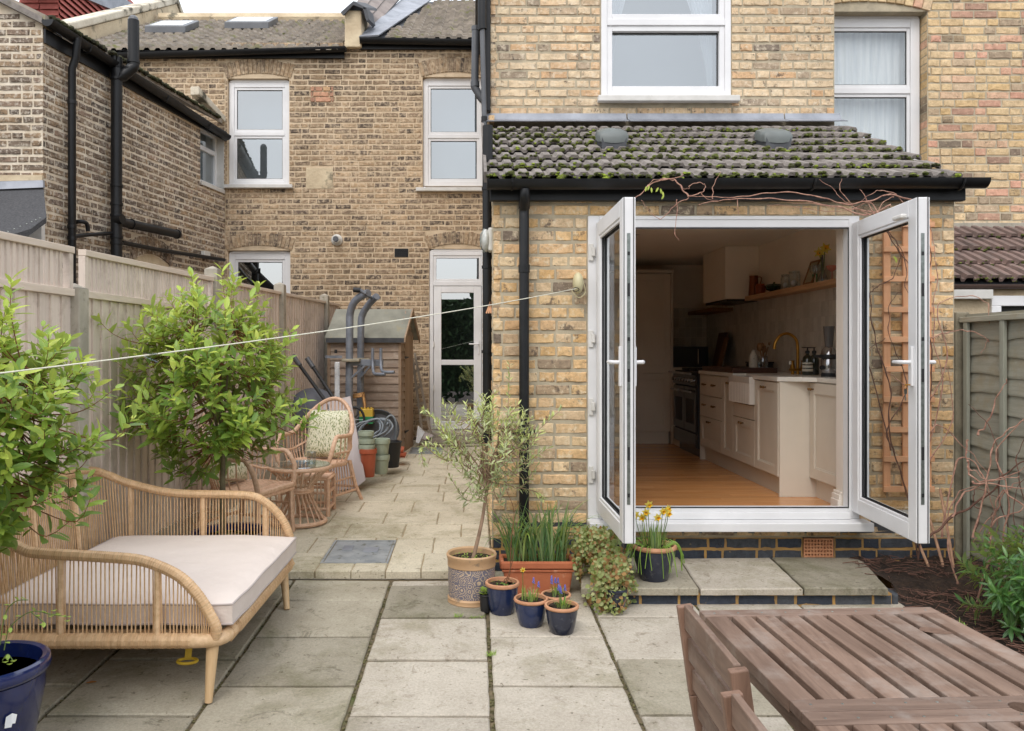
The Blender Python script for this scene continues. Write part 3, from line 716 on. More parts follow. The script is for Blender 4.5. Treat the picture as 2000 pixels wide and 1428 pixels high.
def sheet(name, m, parent, px0, px1, z0, z1, Y, folds, amp, lean=0, n=60):
    """hanging cloth between two x edges, gathered in folds"""
    b = MB(); rows = 12
    for j in range(rows+1):
        t = j/rows
        for i in range(n+1):
            s_ = i/n; x = px0(t) + (px1(t)-px0(t))*s_
            b.v.append((x, Y + amp*math.sin(s_*folds*2*math.pi + t*.6) + .3*amp*math.sin(s_*folds*5.1), z1 + (z0-z1)*t))
    for j in range(rows):
        for i in range(n): b.f.append((j*(n+1)+i, j*(n+1)+i+1, (j+1)*(n+1)+i+1, (j+1)*(n+1)+i))
    return b.build(name, m, parent, smooth=True)

# ------------------------------------------------------------------ upper floor behind the lean-to
YU = 6.75; CU = .0772
up = thing('upper_storey', 'pale brick upper storey with a white window, rising behind the mossy lean to roof', 'building', (.14, YU, 3.4))
wx0, wx1 = X(1174, YU), X(1427, YU); wz0 = Z(190, YU)
uw = wall_with_holes(MB(), .139, 3.06, 3.3, 5.6, YU+.007, YU+.16, [(wx0, wx1, wz0, 5.5)])
uw.box(.145, .25, YU+.16, 11, 3.3, 5.6); uw.box(2.95, 3.054, YU+.16, 8, 3.3, 5.6); uw.box(.145, 3.054, YU+.16, 10.9, 5.6, 5.66)
uw = uw.build('wall', M['mortar'], up)
brick_wall(uw, (0, YU), 0, (.139, 3.06), 3.44, 5.58, CU, .232, .112, .012, M['brick_up'], [(wx0-.005, wx1+.005, wz0-.04, 5.5)], nmax=290, seed=21, rough=.005)
brick_wall(uw, (.139, 11), -math.pi/2, (0, 11-YU), 3.4, 5.6, CU, .232, .112, .012, M['brick_up'], nmax=0, seed=22)
o = window(up, YU+.02, wx0, wx1, wz0, 5.5, [Z(44, YU)], fw=.05, sill=(X(1166, YU), X(1440, YU), Z(191, YU), .1), proud=.03, back=None, sash=.045)
MB().box(wx0-.6, wx1+.6, YU+.9, YU+.95, wz0-.3, 5.55).build('pane_backing', M['pane_backing'], o)
zt_ = 5.45
c1, c2 = X(1197, YU), X(1402, YU)
sheet('curtain', M['net'], o, lambda t: c1, lambda t: c1 + .5*(1-t)**1.6 + .03, wz0+.3, zt_, YU+.16, 7, .012)
sheet('curtain', M['net'], o, lambda t: c2 - .62*(1-t)**1.5 - .04, lambda t: c2, wz0+.15, zt_, YU+.16, 7, .012)
# roof edge, gutter and pipes on the corner
fas = box('bargeboard', M['black'], up, .085, .142, YU-.06, YU+.35, Z(225, 6.8), 5.7, bev=.01)
box('eaves_soffit', M['black'], up, .02, .142, YU+.36, 10.9, 5.5, 5.7, bev=.01)
MB().tube([(X(941.5, 6.6), 6.62, 6.0), (X(941.5, 6.6), 6.62, Z(52, 6.62)), (X(942.5, 6.6), 6.62, Z(56, 6.6))], .036, 14).build('rainwater_pipe', M['black'], up, smooth=True)
pp = MB().tube([(X(942, 6.6), 6.62, Z(56, 6.62)), (X(946, 6.6), 6.62, Z(236, 6.62)), (X(947, 6.6), 6.62, Z(300, 6.62)), (X(947.5, 6.6), 6.62, 2.6)], .021, 12).build('downpipe', M['greypipe'], up, smooth=True)
MB().tube([(X(946, 6.6), 6.62, Z(238, 6.62)), (X(946, 6.6), 6.62, Z(228, 6.62))], .026, 12).build('collar', M['black'], pp)
Yv = 6.9
vp = MB().tube(curve([P(929, 55, Yv), P(928, 120, Yv), P(927.5, 160, Yv), P(928, 172, Yv), P(944, 196, Yv), P(952, 205, Yv)], 5), .033, 14).build('vent_pipe', M['greypipe'], up, smooth=True)
MB().tube([P(927.5, 160, Yv), P(928, 170, Yv)], .039, 14).build('collar', M['greypipe'], vp, smooth=True)
MB().tube([P(937, 186, Yv), P(944, 195, Yv)], .039, 14).build('collar', M['greypipe'], vp, smooth=True)
MB().tube([P(929, 52, Yv), P(929, 60, Yv)], .037, 12).build('grille_cap', M['greypipe'], vp)
# black soil pipe in the alley corner
sp = MB().tube([(X(952.5, 5.5), 5.5, 3.0), (X(952.5, 5.5), 5.5, Z(865, 5.5))], .036, 14).build('alley_downpipe', M['black'], ext, smooth=True)
for py in (372, 525, 690): MB().tube([(X(952.5, 5.5), 5.5, Z(py, 5.5)), (X(952.5, 5.5), 5.5, Z(py-6, 5.5))], .042, 14).build('collar', M['black'], sp)

# ------------------------------------------------------------------ main rear wall of the terrace (Y = 11)
YB = 11.0; CB = .0746
back = thing('terraced_house', 'long brown brick rear house wall at the alley end with arched white windows', 'house', (-1.6, YB, .2))
W1 = (X(445, YB), X(564, YB), Z(362, YB), Z(158, YB))
W2 = (X(826, YB), X(946, YB), Z(362, YB), Z(155, YB))
W3 = (X(445, YB), X(566, YB), Z(640, YB), Z(494, YB))
DR = (X(839, YB), X(948, YB), Z(838, YB), Z(491, YB))
hb = [(h[0]-.005, h[1]+.005, h[2]-.03, h[3]+.035) for h in (W1, W2, W3, DR)]
bw = wall_with_holes(MB(), -3.43, .16, 0, 5.52, YB+.006, YB+.25, hb).box(-1.79, .16, YB+.006, YB+.1, 5.52, 5.72).build('wall', M['mortar_far'], back)
arcs = []
def far_arch(w_, top_py, n=17):
    e = .06; rise = .07; zs = w_[3]+.035; d = Z(top_py, YB) - zs - rise
    arch(bw, w_[0]-.02, w_[1]+.03, zs, rise, d, YB, M['brick_far'], n, proud=.008)
    arcs.append((w_[0]-.05, w_[1]+.06, zs, zs+rise+d-.02))
far_arch(W1, 116); far_arch(W2, 112); far_arch(W3, 456); far_arch(DR, 452, 15)
patch = (X(598, YB), X(650, YB), Z(369, YB), Z(328, YB)); patch2 = (X(770, YB), X(798, YB), Z(503, YB), Z(485, YB))
brick_wall(bw, (0, YB), 0, (-3.43, .16), .12, 5.72, CB, .225, .108, .012, M['brick_far'], hb + arcs + [patch, patch2], nmax=300, seed=31, rough=.004, low=True,
           mat_at=None)
box('rendered_patch', M['render'], bw, patch[0], patch[1], YB-.002, YB+.02, patch[2], patch[3], bev=.004)
M['brick_pink'] = brick_mat('pink_repair_brick', [(0, (214,180,142)), (.5, (206,160,134)), (1, (150,118,104))], (92,84,74), (214,190,150))
brick_wall(bw, (0, YB-.006), 0, (X(606, YB), X(652, YB)), Z(200, YB), Z(168, YB), CB, .225, .108, .014, M['brick_pink'], nmax=20, seed=5, name='brick')
window(back, YB+.06, *W1[:2], W1[2], W1[3], [Z(259, YB)], fw=.07, arch_rise=.06, sill=(X(439, YB), X(573, YB), Z(362, YB), .14))
window(back, YB+.06, *W2[:2], W2[2], W2[3], [Z(264, YB)], fw=.07, arch_rise=.06, sill=(X(813, YB), X(946, YB), Z(368, YB), .14))
window(back, YB+.06, *W3[:2], W3[2], W3[3], [], fw=.085, arch_rise=.05, back='room', pane='pane_dark')
# back door: top light, two glazed panels
dr = thing('back_door', 'white part glazed door with a top light at the end of the alley', 'door', ((DR[0]+DR[1])/2, YB, DR[2]))
f = MB(); Yd = YB+.04; y0, y1 = Yd-.02, Yd+.06; z1 = DR[3]
zA, zB, zC, zD = Z(551, YB), Z(703, YB), Z(713, YB), Z(800, YB)
f.box(DR[0], DR[0]+.05, y0, y1, DR[2], z1); f.box(DR[1]-.05, DR[1], y0, y1, DR[2], z1); f.box(DR[0]+.05, DR[1]-.05, y0, y1, z1-.055, z1); f.box(DR[0]+.05, DR[1]-.05, y0, y1, zA-.05, zA+.01)
pl = [(DR[0], y0, z1), (DR[1], y0, z1)] + [((DR[0]+DR[1])/2 + (DR[1]-DR[0])/2*math.cos(math.pi*k/10), y0, z1+.06*math.sin(math.pi*k/10)) for k in range(1, 10)]
f.prism(pl[::-1], (0, .05, 0)); f.build('frame', M['upvc'], dr, bev=.005)
f = MB(); a, b = DR[0]+.055, DR[1]-.055
f.box(a, a+.105, y0+.006, y1, DR[2], zA-.055); f.box(b-.105, b, y0+.006, y1, DR[2], zA-.055)
f.box(a+.105, b-.105, y0+.006, y1, zA-.145, zA-.055); f.box(a+.105, b-.105, y0+.006, y1, zC, zB); f.box(a+.105, b-.105, y0+.006, y1, DR[2], DR[2]+.1)
lf2 = f.build('door_leaf', M['upvc'], dr, bev=.005)
for za, zb_, w_ in ((zA+.01, z1-.055, .05), (zB, zA-.145, .105), (DR[2]+.1, zC, .105)):
    xa, xb = (DR[0]+.05, DR[1]-.05) if w_ == .05 else (a+.105, b-.105)
    if w_ == .05:
        q = MB(); q.box(xa, xa+.04, y0+.01, y1, za, zb_); q.box(xb-.04, xb, y0+.01, y1, za, zb_); q.box(xa+.04, xb-.04, y0+.01, y1, za, za+.035); q.box(xa+.04, xb-.04, y0+.01, y1, zb_-.035, zb_); q.build('top_light_sash', M['upvc'], dr, bev=.004)
        xa += .04; xb -= .04; za += .035; zb_ -= .035
    MB().add([(xa, Yd+.02, za), (xb, Yd+.02, za), (xb, Yd+.02, zb_), (xa, Yd+.02, zb_)], [(0, 1, 2, 3)]).build('glass_pane', M['pane_dark'], dr if w_ == .05 else lf2)
h = MB(); hx = b-.04; hz = Z(672, YB); h.box(hx-.012, hx+.015, y0-.006, y0+.006, hz-.14, hz+.05); h.tube([(hx, y0, hz), (hx, y0-.04, hz), (hx-.13, y0-.045, hz)], .01, 8); h.build('handle', M['upvc'], lf2, bev=.002)
MB().box(DR[0], DR[1], YB+.3, YB+.31, DR[2], DR[3]).build('dark_backing', M['room'], dr)  # flat panel added to darken the panes like an unlit interior
for zz in (.9, 1.5): MB().box(DR[0]+.046, DR[0]+.064, y0-.008, y0+.004, zz, zz+.08).build('hinge', M['upvc_old'], dr)
stp = thing('door_step', 'worn concrete step in front of the back door', 'step', ((DR[0]+DR[1])/2, YB-.3, Zu(YB-.3)))
box('tread', M['conc'], stp, DR[0]-.06, DR[1]+.04, YB-.34, YB, DR[2]-.09, DR[2]-.02, bev=.006); box('riser', M['soil'], stp, DR[0]-.02, DR[1]+.04, YB-.28, YB, .12, DR[2]-.091)
# air vent, flue, tie plate
av = thing('air_vent', 'small black louvred vent in the brown brick wall left of the back door', 'vent', (patch2[0], YB, patch2[2]))
box('plate', M['gasket'], av, patch2[0]+.004, patch2[1]-.004, YB-.004, YB+.02, patch2[2]+.006, patch2[3]-.004)
for j in range(5):
    zz = patch2[2]+.02+j*.021; MB().box(patch2[0]+.01, patch2[1]-.01, YB-.012, YB-.004, zz, zz+.008).build('louvre', M['black'], av)
fu = P(657, 468, YB-.05); ft = thing('boiler_flue', 'round white flue terminal on the brown brick wall above the shed', 'flue', fu)
M['white_pl'] = mat('white_plastic', (216,214,208), (204,202,196), 8, .45)
pf = [(.078, 0), (.078, .015), (.06, .03), (.052, .04), (.052, .1), (.04, .1), (.04, .03)]
b = MB(); n = 20
for r_, d_ in pf:
    for j in range(n): t = 2*math.pi*j/n; b.v.append((fu.x + r_*math.cos(t), YB-.002-d_, fu.z + r_*math.sin(t)))
for i in range(len(pf)-1):
    for j in range(n): b.f.append((i*n+j, (i+1)*n+j, (i+1)*n+(j+1) % n, i*n+(j+1) % n))
b.build('collar', M['white_pl'], ft, smooth=True); MB().tube([(fu.x, YB-.03, fu.z), (fu.x, YB-.13, fu.z)], .036, 12).build('inner_tube', M['greypipe'], ft, smooth=True)
bl = MB(); c = P(949, 470, 5.35); bt = thing('bulkhead_light', 'oval clear bulkhead lamp fixed to the corner of the brick extension', 'wall light', c)
MB().ball((c.x-.0, c.y, c.z), .078, 16, 10, 1).build('lens', mat('frosted_lens', (196,198,194), (176,178,172), 30, .25, coat=.4), bt, smooth=True)
for v in bt.children[0].data.vertices: v.co.x = c.x + (v.co.x-c.x)*.42
MB().box(c.x+.015, c.x+.045, c.y-.06, c.y+.06, c.z-.075, c.z+.08).build('base', M['white_pl'], bt, bev=.01)
MB().tube([(c.x-.01, c.y, c.z+.08*1), (c.x-.035, c.y, c.z+.04), (c.x-.036, c.y, c.z-.04), (c.x-.01, c.y, c.z-.08)], .004, 6).build('guard', M['steel'], bt)

# ---- gutters and roofs of the far house
half_gutter('gutter', (X(235, 10.9)-.3, 10.88, Z(107, 10.88)), (X(676, 10.88), 10.88, Z(93, 10.88)), .06, M['black'], back)
half_gutter('gutter', (X(703, 10.88), 10.88, Z(76, 10.88)), (.1, 10.88, Z(80, 10.88)), .065, M['black'], back)
box('fascia', M['black'], back, -3.43-2, X(672, 10.95), 10.95, 10.99, Z(113, 10.95), Z(98, 10.95)); box('fascia', M['black'], back, X(704, 10.95), .1, 10.95, 10.99, Z(96, 10.95), Z(78, 10.95))
left_top = wall_with_holes(MB(), -5.6, -3.432, 0, 5.5, YB+.006, YB+.2, []).build('side_wall', M['mortar_far'], back)
brick_wall(left_top, (0, YB), 0, (-5.6, -3.435), 3.8, 5.58, CB, .225, .108, .012, M['brick_far'], nmax=0, seed=37)
rl = MB().add([(-5.5,10.85,Z(98,10.85)-.02),(X(676,10.85),10.85,Z(94,10.85)-.02),(X(676,10.85),13.7,Z(94,10.85)+1.52),(-5.5,13.7,Z(94,10.85)+1.52)], [(0,1,2,3)]).build('left_roof', M['slate'], back)
def strip_roof(parent, x0, x1, Y0, Z0, Y1, Z1, rows, per, m, clip=None, seed=1, h=.03, moss_n=0):
    """many small interlocking tiles as real stepped, corrugated courses in one mesh"""
    rg = random.Random(seed); b = MB(); ms = MB(); sl_ = math.atan2(Z1-Z0, Y1-Y0); L = math.hypot(Y1-Y0, Z1-Z0)/rows
    for r_ in range(rows):
        n = int((x1-x0)/per)
        for i in range(n):
            xx = x0 + i*per
            yy = Y0 + (Y1-Y0)*r_/rows; zz = Z0 + (Z1-Z0)*r_/rows
            if clip and not clip(xx, yy): continue
            dz = rg.uniform(-.005, .005); pr = [(0, 0), (.4, 0), (.55, h), (.85, h), (.995, 0)]
            a = math.cos(sl_-.06)*L*1.08; c = math.sin(sl_-.06)*L*1.08; k = len(b.v)
            for (u, q) in pr: b.v.append((xx+u*per, yy, zz+q+.0+dz))
            for (u, q) in pr: b.v.append((xx+u*per, yy, zz+q+.05+dz))
            for (u, q) in pr: b.v.append((xx+u*per, yy+a, zz+q+.035+c+dz))
            for j in range(4): b.f += [(k+j, k+j+1, k+j+6, k+j+5), (k+5+j, k+6+j, k+11+j, k+10+j)]
            if rg.random() < moss_n: ms.ball((xx+rg.random()*per, yy+rg.uniform(0, .1), zz+.04+rg.random()*.03), rg.uniform(.015, .035), 5, 3, .5, .2, rg)
    b.build('roof_tiles', m, parent, kind='stuff')
    if ms.v: ms.build('moss', M['moss'], parent, smooth=True, kind='stuff')
zl0 = Z(96, 10.85)
strip_roof(rl, -5.45, X(676, 10.85), 10.83, zl0-.02, 13.7, zl0+1.54, 13, .15, M['tile_far'], seed=2, moss_n=.12)
MB().tube([(-5.4, 13.72, zl0+1.6), (X(676, 10.85), 13.72, zl0+1.6)], .11, 8).build('ridge_tiles', M['render'], rl)
zr0 = Z(74, 10.85)
rr_ = MB().add([(-1.54,10.85,zr0-.03),(.6,10.85,zr0-.03),(.6,15.2,zr0+2.4),(-1.1,15.2,zr0+2.4)], [(0,1,2,3)]).build('right_roof', M['slate'], back)
vx = lambda y: -1.42 + (y-10.85)*.115
strip_roof(rr_, -1.5, .5, 10.83, zr0-.03, 15.2, zr0+2.4, 19, .15, M['tile_far'], clip=lambda x, y: x > vx(y)+.12, seed=5, moss_n=.05)
vl = MB(); pts = []
vl.add([(X(703, 10.9)+.0, 10.82, zr0+.0), (vx(10.85)+.13, 10.82, zr0+.02), (vx(15)+.16, 15, zr0+2.36), (vx(15)-.24, 15, zr0+2.5)], [(0, 1, 2, 3)])
vl.build('lead_valley', M['lead'], back, sol=.02)
sq = [P(707, 84, 10.95), P(803, -26, 14.9), P(716, -30, 13.2), P(690, 22, 11.6)]
nr_, nc_ = 5, 3
for r_ in range(nc_):
    for c_ in range(nr_):
        def bl(u, v): return (sq[0]*(1-u)+sq[1]*u)*(1-v) + (sq[3]*(1-u)+sq[2]*u)*v
        u0, u1, v0, v1 = c_/nr_, (c_+.97)/nr_, r_/nc_, (r_+1.06)/nc_
        MB().prism([bl(u0, v0)+Vector((0, -.012, .02)), bl(u1, v0)+Vector((0, -.012, .02)), bl(u1, v1), bl(u0, v1)], (0, .01, .014)).build('roof_slate', M['slate_b'], back)
MB().add([bl(0, 0), bl(1, 0), bl(1, 1), bl(0, 1)], [(0, 1, 2, 3)]).build('hip_roof', M['slate'], back)
# parapet between the two roofs
pw = thing('roof_parapet', 'buff rendered party wall stub with a dark capping between the two tiled roofs', 'parapet', (-1.65, 10.9, Z(90, 10.9)))
xa, xb = X(673, 10.9), X(706, 10.9); pa = [(10.9, Z(92, 10.9)), (10.9, Z(20, 10.9)), (11.6, Z(20, 10.9)+.12), (14.5, Z(20, 10.9)+1.6), (14.5, Z(92, 10.9))]
MB().prism([(xa, y, z) for y, z in pa], (xb-xa, 0, 0)).build('rendered_wall', M['render'], pw, bev=.02)
xm = (xa+xb)/2
MB().prism([P(665, 24, 10.82), P(690, 2, 10.82), P(714, 14, 10.82), P(716, 20, 10.82), P(690, 10, 10.82), P(670, 31, 10.82)][::-1], (0, 1.2, .5)).build('capping', M['slate'], pw, bev=.006)
MB().prism([P(708, 14, 10.82), P(716, 14, 10.82), P(721, 38, 10.82), P(716, 42, 10.82)][::-1], (0, .7, .2)).build('capping', M['slate'], pw, bev=.004)
wl2 = [(xa, xb, Z(100, 10.98), Z(84, 10.98))]
brick_wall(bw, (0, 10.97), 0, (X(672, 10.97), X(705, 10.97)), Z(100, 10.97), Z(72, 10.97), CB, .225, .108, .012, M['brick_far'], nmax=10, seed=3)
# skylights
M['sky_glass'] = mat('skylight_glass', (196,200,200), (180,186,188), 3, .15, spec=.8)
for px0, px1, py0, py1, lb in ((282, 372, 58, 34, 'left skylight in the far tiled roof, next to the sloping parapet'), (438, 552, 50, 24, 'right skylight in the far tiled roof, nearer the rendered stub')):
    Ya = 12.3; sl_y = lambda y: zl0-.02 + (y-10.83)*.5435 + .1
    xa_, xb_ = X(px0+8, 12.4), X(px1-25, 12.4)
    ya = None
    for q in range(200):      # depth at which the roof plane meets the row
        y = 10.85 + q*.015
        if HY - (sl_y(y)-CZ)/y*F < py0: ya = y; break
    yb = ya + .62; s = thing('skylight', lb, 'skylight', (xa_, ya, sl_y(ya)))
    def q4(x, y, up_): return (x, y, sl_y(y)+up_)
    xa_, xb_ = X(px0, ya), X(px0, ya) + .62 + (.08 if px0 > 400 else 0)
    MB().hexa([q4(xa_,ya,-.05),q4(xb_,ya,-.05),q4(xb_,yb,-.05),q4(xa_,yb,-.05),q4(xa_,ya,.06),q4(xb_,ya,.06),q4(xb_,yb,.06),q4(xa_,yb,.06)]).build('frame', M['greypipe'], s, bev=.01)
    MB().hexa([q4(xa_+.06,ya+.06,.05),q4(xb_-.06,ya+.06,.05),q4(xb_-.06,yb-.06,.05),q4(xa_+.06,yb-.06,.05),q4(xa_+.06,ya+.06,.066),q4(xb_-.06,ya+.06,.066),q4(xb_-.06,yb-.06,.066),q4(xa_+.06,yb-.06,.066)]).build('glass_pane', M['sky_glass'], s)
# long sloping parapet at the left end of the far roof
lp = thing('sloping_parapet', 'weathered cement rendered party wall sloping up along the left end of the far roof', 'parapet', (-5.55, 10.8, 5.6))
MB().prism([(-5.48, 10.7, 5.2), (-5.48, 10.7, 5.72), (-5.48, 14.7, 7.85), (-5.48, 15.1, 7.6), (-5.48, 15.1, 5.2)][::-1], (-.2, 0, 0)).build('rendered_wall', M['render'], lp)
MB().prism([(-5.45, 10.6, 5.68), (-5.45, 10.6, 5.80), (-5.45, 14.7, 7.99), (-5.45, 15.2, 7.72), (-5.45, 15.2, 7.6), (-5.45, 14.7, 7.86)][::-1], (-.28, 0, 0)).build('coping', mat('pale_coping', (216,208,190), (186,176,156), 3, .9, c3=(92,88,76), s3=3, lo3=.54, hi3=.62, bd=.01, bs=20), lp, bev=.02)
# red tile hung dormer beyond
dm = thing('red_dormer', 'dormer hung with red tiles beyond the sloping parapet, at the top left', 'dormer', (-7.2, 13.6, 6.5))
M['redtile'] = mat('red_hanging_tile', (176,96,86), (158,84,76), 5, .85, vary=.14, bd=.002)
box('core', M['slate'], dm, -7.72, -7.1, 13.62, 17.5, 5.8, 8.5)
for k in range(22):
    z = 6.3 + k*.108
    for j in range(2): MB().hexa([(-7.74+j*.34+(k % 2)*.1,13.56,z),(-7.41+j*.34+(k % 2)*.0,13.56,z),(-7.41+j*.34,13.6,z+.12),(-7.74+j*.34,13.6,z+.12),(-7.74+j*.34,13.575,z),(-7.41+j*.34,13.575,z),(-7.41+j*.34,13.612,z+.12),(-7.74+j*.34,13.612,z+.12)]).build('tile', M['redtile'], dm)
    MB().hexa([(-7.03,13.56,z),(-7.015,13.56,z),(-7.015,17.2,z),(-7.03,17.2,z),(-7.08,13.56,z+.12),(-7.07,13.56,z+.12),(-7.07,17.2,z+.12),(-7.08,17.2,z+.12)]).build('tile', M['redtile'], dm)
MB().prism([(-6.98, 13.2, Z(-30, 13.2)), (-6.98, 16.6, Z(40, 16.6)), (-6.98, 16.9, Z(22, 16.9)), (-6.98, 13.2, Z(-90, 13.2))], (-.8, 0, 0)).build('roof_edge', M['lead'], dm)

# ------------------------------------------------------------------ neighbour's wing on the left
wing = thing('neighbour_wing', 'dark sooty brick wing of the neighbouring house on the left with black pipes and gutter', 'building', (-4.04, 7.48, .2))
A0 = Vector((-4.04, 7.48)); A1 = Vector((-3.43, 11.0)); dv = (A1-A0).normalized(); LW = (A1-A0).length; ang = math.atan2(dv.y, dv.x)
nv = Vector((dv.y, -dv.x, 0))
def W(u, z, o=0): return Vector((A0.x + dv.x*u, A0.y + dv.y*u, z)) + nv*o
uo = lambda py_: None
def ux(px):      # distance along the wing wall seen at a photo column
    k = (px-VPX)/F; return (k*A0.y - A0.x)/(dv.x - k*dv.y)
def wz(px, py): u = ux(px); return CZ - (py-HY)/F*(A0.y + dv.y*u)
wu0, wu1, wzz0, wzz1 = ux(392), ux(437), 3.66, 4.42
top = 4.47
wm_ = MB()
for (a, b, c, d) in ((0, wu0, 0, top), (wu1, LW, 0, top), (wu0, wu1, 0, wzz0), (wu0, wu1, wzz1, top)):
    wm_.prism([W(a, c, -.007), W(b, c, -.007), W(b, d, -.007), W(a, d, -.007)], -nv*.2)
ww = wm_.build('wall', M['mortar_wing'], wing)
aw0, aw1 = ux(262), ux(330); azs = wz(290, 512)
arch(ww, aw0-.03, aw1+.03, azs, .1, .2, 0, M['brick_wing'], 13, dirv=(dv.x, dv.y), O=A0, proud=.012)
aw_h = (aw0-.03, aw1+.03, azs-.01, azs+.3)
brick_wall(ww, A0, ang, (0, LW), .3, top, CB, .225, .108, .014, M['brick_wing'], [(wu0, wu1, wzz0, wzz1), aw_h], nmax=285, seed=41, rough=.007, low=True)
MB().prism([W(aw0, azs-.5, -.004), W(aw1, azs-.5, -.004), W(aw1, azs+.02, -.004), W((aw0+aw1)/2, azs+.1, -.004), W(aw0, azs+.02, -.004)], -nv*.02).build('bricked_up_window', M['render'], wing)
# facing gable end
gm = wall_with_holes(MB(), -6.2, -4.045, 0, 4.44, A0.y+.007, A0.y+.2, []); gm.prism([(-6.2, A0.y+.007, 4.44), (-4.05, A0.y+.007, 4.44), (-4.05, A0.y+.007, 4.52), (-6.2, A0.y+.007, 5.62)], (0, .2, 0))
gm = gm.build('gable_wall', M['mortar_wing'], wing)
brick_wall(gm, (0, A0.y), 0, (-6.2, -4.032), .3, 5.4, CB, .225, .108, .016, M['brick_wing'], nmax=150, seed=43, rough=.007, skip=lambda u, z: z > 4.46 + (-4.05-u)*.51)
rv = MB().hexa([(-4.02,A0.y-.06,4.5),(-6.3,A0.y-.06,5.66),(-6.3,A0.y+.3,5.66),(-4.02,A0.y+.3,4.5),(-4.02,A0.y-.06,4.56),(-6.3,A0.y-.06,5.73),(-6.3,A0.y+.3,5.73),(-4.02,A0.y+.3,4.56)]).build('verge', M['tile'], wing)
rf_ = MB(); a0, a1 = W(-.05, 4.53, .06), W(LW-.2, 4.53, .06); bk = Vector((-1.9, .33, .97))
rf_.hexa([a0, a1, a1+bk, a0+bk, a0+Vector((0,0,.05)), a1+Vector((0,0,.05)), a1+bk+Vector((0,0,.05)), a0+bk+Vector((0,0,.05))]).build('roof', M['tile_far'], wing)
ms = MB(); rg = random.Random(4)
for k in range(260):
    u = rg.uniform(0, LW-.3); p = W(u, 4.58, .075 + rg.uniform(-.02, .02)); ms.ball(p, rg.uniform(.012, .034), 5, 4, .8, .25, rg)
ms.build('moss', mat('dark_moss', (70,72,44), (44,42,34), 14, 1), wing, smooth=True, kind='stuff')
half_gutter('gutter', W(-.06, 4.53, .09), W(LW-.12, 4.38, .09), .062, M['black'], wing)
for u in (.5, 1.9, 2.9): MB().tube([W(u, 4.52-.042*u, .025), W(u, 4.455-.042*u, .05), W(u, 4.44-.042*u, .09), W(u, 4.455-.042*u, .13), W(u, 4.52-.042*u, .155)], .008, 6).build('gutter_bracket', M['black'], wing)
MB().prism([W(0, 4.34, .004), W(LW, 4.34, .004), W(LW, 4.47, .004), W(0, 4.47, .004)], nv*.02).build('fascia', M['black'], wing)
# its little window
wn = MB(); fwd = -.1
def wq(u0, u1, z0_, z1_, o0, o1): return [W(u0,z0_,o1), W(u1,z0_,o1), W(u1,z0_,o0), W(u0,z0_,o0), W(u0,z1_,o1), W(u1,z1_,o1), W(u1,z1_,o0), W(u0,z1_,o0)]
for q in ((wu0, wu0+.05, wzz0, wzz1), (wu1-.05, wu1, wzz0, wzz1), (wu0+.05, wu1-.05, wzz0, wzz0+.06), (wu0+.05, wu1-.05, wzz1-.06, wzz1), (wu0+.05, wu1-.05, 4.12, 4.18)): wn.hexa(wq(*q, -.16, -.1))
wn = wn.build('window', M['upvc'], wing, bev=.004)
rvl = MB(); rvl.hexa(wq(wu1-.004, wu1+.0, wzz0, wzz1, -.1, .005)); rvl.hexa(wq(wu0, wu1, wzz0-.05, wzz0, -.1, .02)); rvl.hexa(wq(wu0, wu1, wzz1-.003, wzz1, -.1, .003)); rvl.build('reveal', M['upvc_old'], wn)
MB().add([W(wu0, wzz0, -.13), W(wu1, wzz0, -.13), W(wu1, wzz1, -.13), W(wu0, wzz1, -.13)], [(0, 1, 2, 3)]).build('glass_pane', M['pane'], wn)
MB().add([W(wu0, wzz0, -.155), W(wu1, wzz0, -.155), W(wu1, wzz1, -.155), W(wu0, wzz1, -.155)], [(0, 1, 2, 3)]).build('pane_backing', M['pane_backing'], wn)
# white flashing and coping where the wing meets the tall wall
MB().prism([W(LW-.75, 4.75, -.1), W(LW-.02, 4.6, -.1), W(LW-.02, 4.68, -.1), W(LW-.75, 4.86, -.1)], nv*.12).build('coping', MATS['pale_coping'], wing, bev=.01)
# pipes
u1_ = ux(128); pd = MB().tube([W(u1_, Z(78, 7.8), .13), W(u1_, 4.3, .11), W(u1_, 4.2, .07), W(u1_, .3, .07)], .037, 12).build('rainwater_downpipe', M['black'], wing, smooth=True)
for py in (205, 447, 470): MB().tube([W(u1_, Z(py, 7.8), .07), W(u1_, Z(py-7, 7.8), .07)], .043, 12).build('collar', M['black'], pd, smooth=True)
u2 = ux(211); Y2 = A0.y + dv.y*u2
sp = [W(u2+.07, Z(38, Y2), .25), W(u2+.07, Z(122, Y2), .25), W(u2+.06, Z(132, Y2), .24), W(u2, Z(158, Y2), .12), W(u2, Z(170, Y2), .1), W(u2, .3, .1)]
st_ = MB().tube(curve(sp, 3), .058, 16).build('soil_stack', M['black'], wing, smooth=True)
for py in (122, 136, 158, 366, 402, 424, 466, 478): MB().tube([W(u2 + (.07 if py < 130 else .05 if py < 140 else 0), Z(py, Y2), .25 if py < 130 else .2 if py < 140 else .1), W(u2 + (.07 if py < 130 else .045 if py < 140 else 0), Z(py-5, Y2), .25 if py < 130 else .2 if py < 140 else .1)], .066, 16).build('collar', M['black'], st_, smooth=True)
MB().ball(W(u2+.07, Z(38, Y2), .25), .055, 12, 6, 1).build('cage', M['greypipe'], st_)
MB().tube([W(u2-.02, Z(430, Y2), .1), W(u2-.03, Z(430, Y2), .19)], .05, 14).build('access_cap', M['black'], st_, smooth=True)
ue = ux(332); br_ = MB().tube([W(u2, wz(215, 434), .1), W(u2+.12, wz(228, 436), .1), W(ue, wz(332, 458), .1)], .05, 14).build('branch_pipe', M['black'], wing, smooth=True)
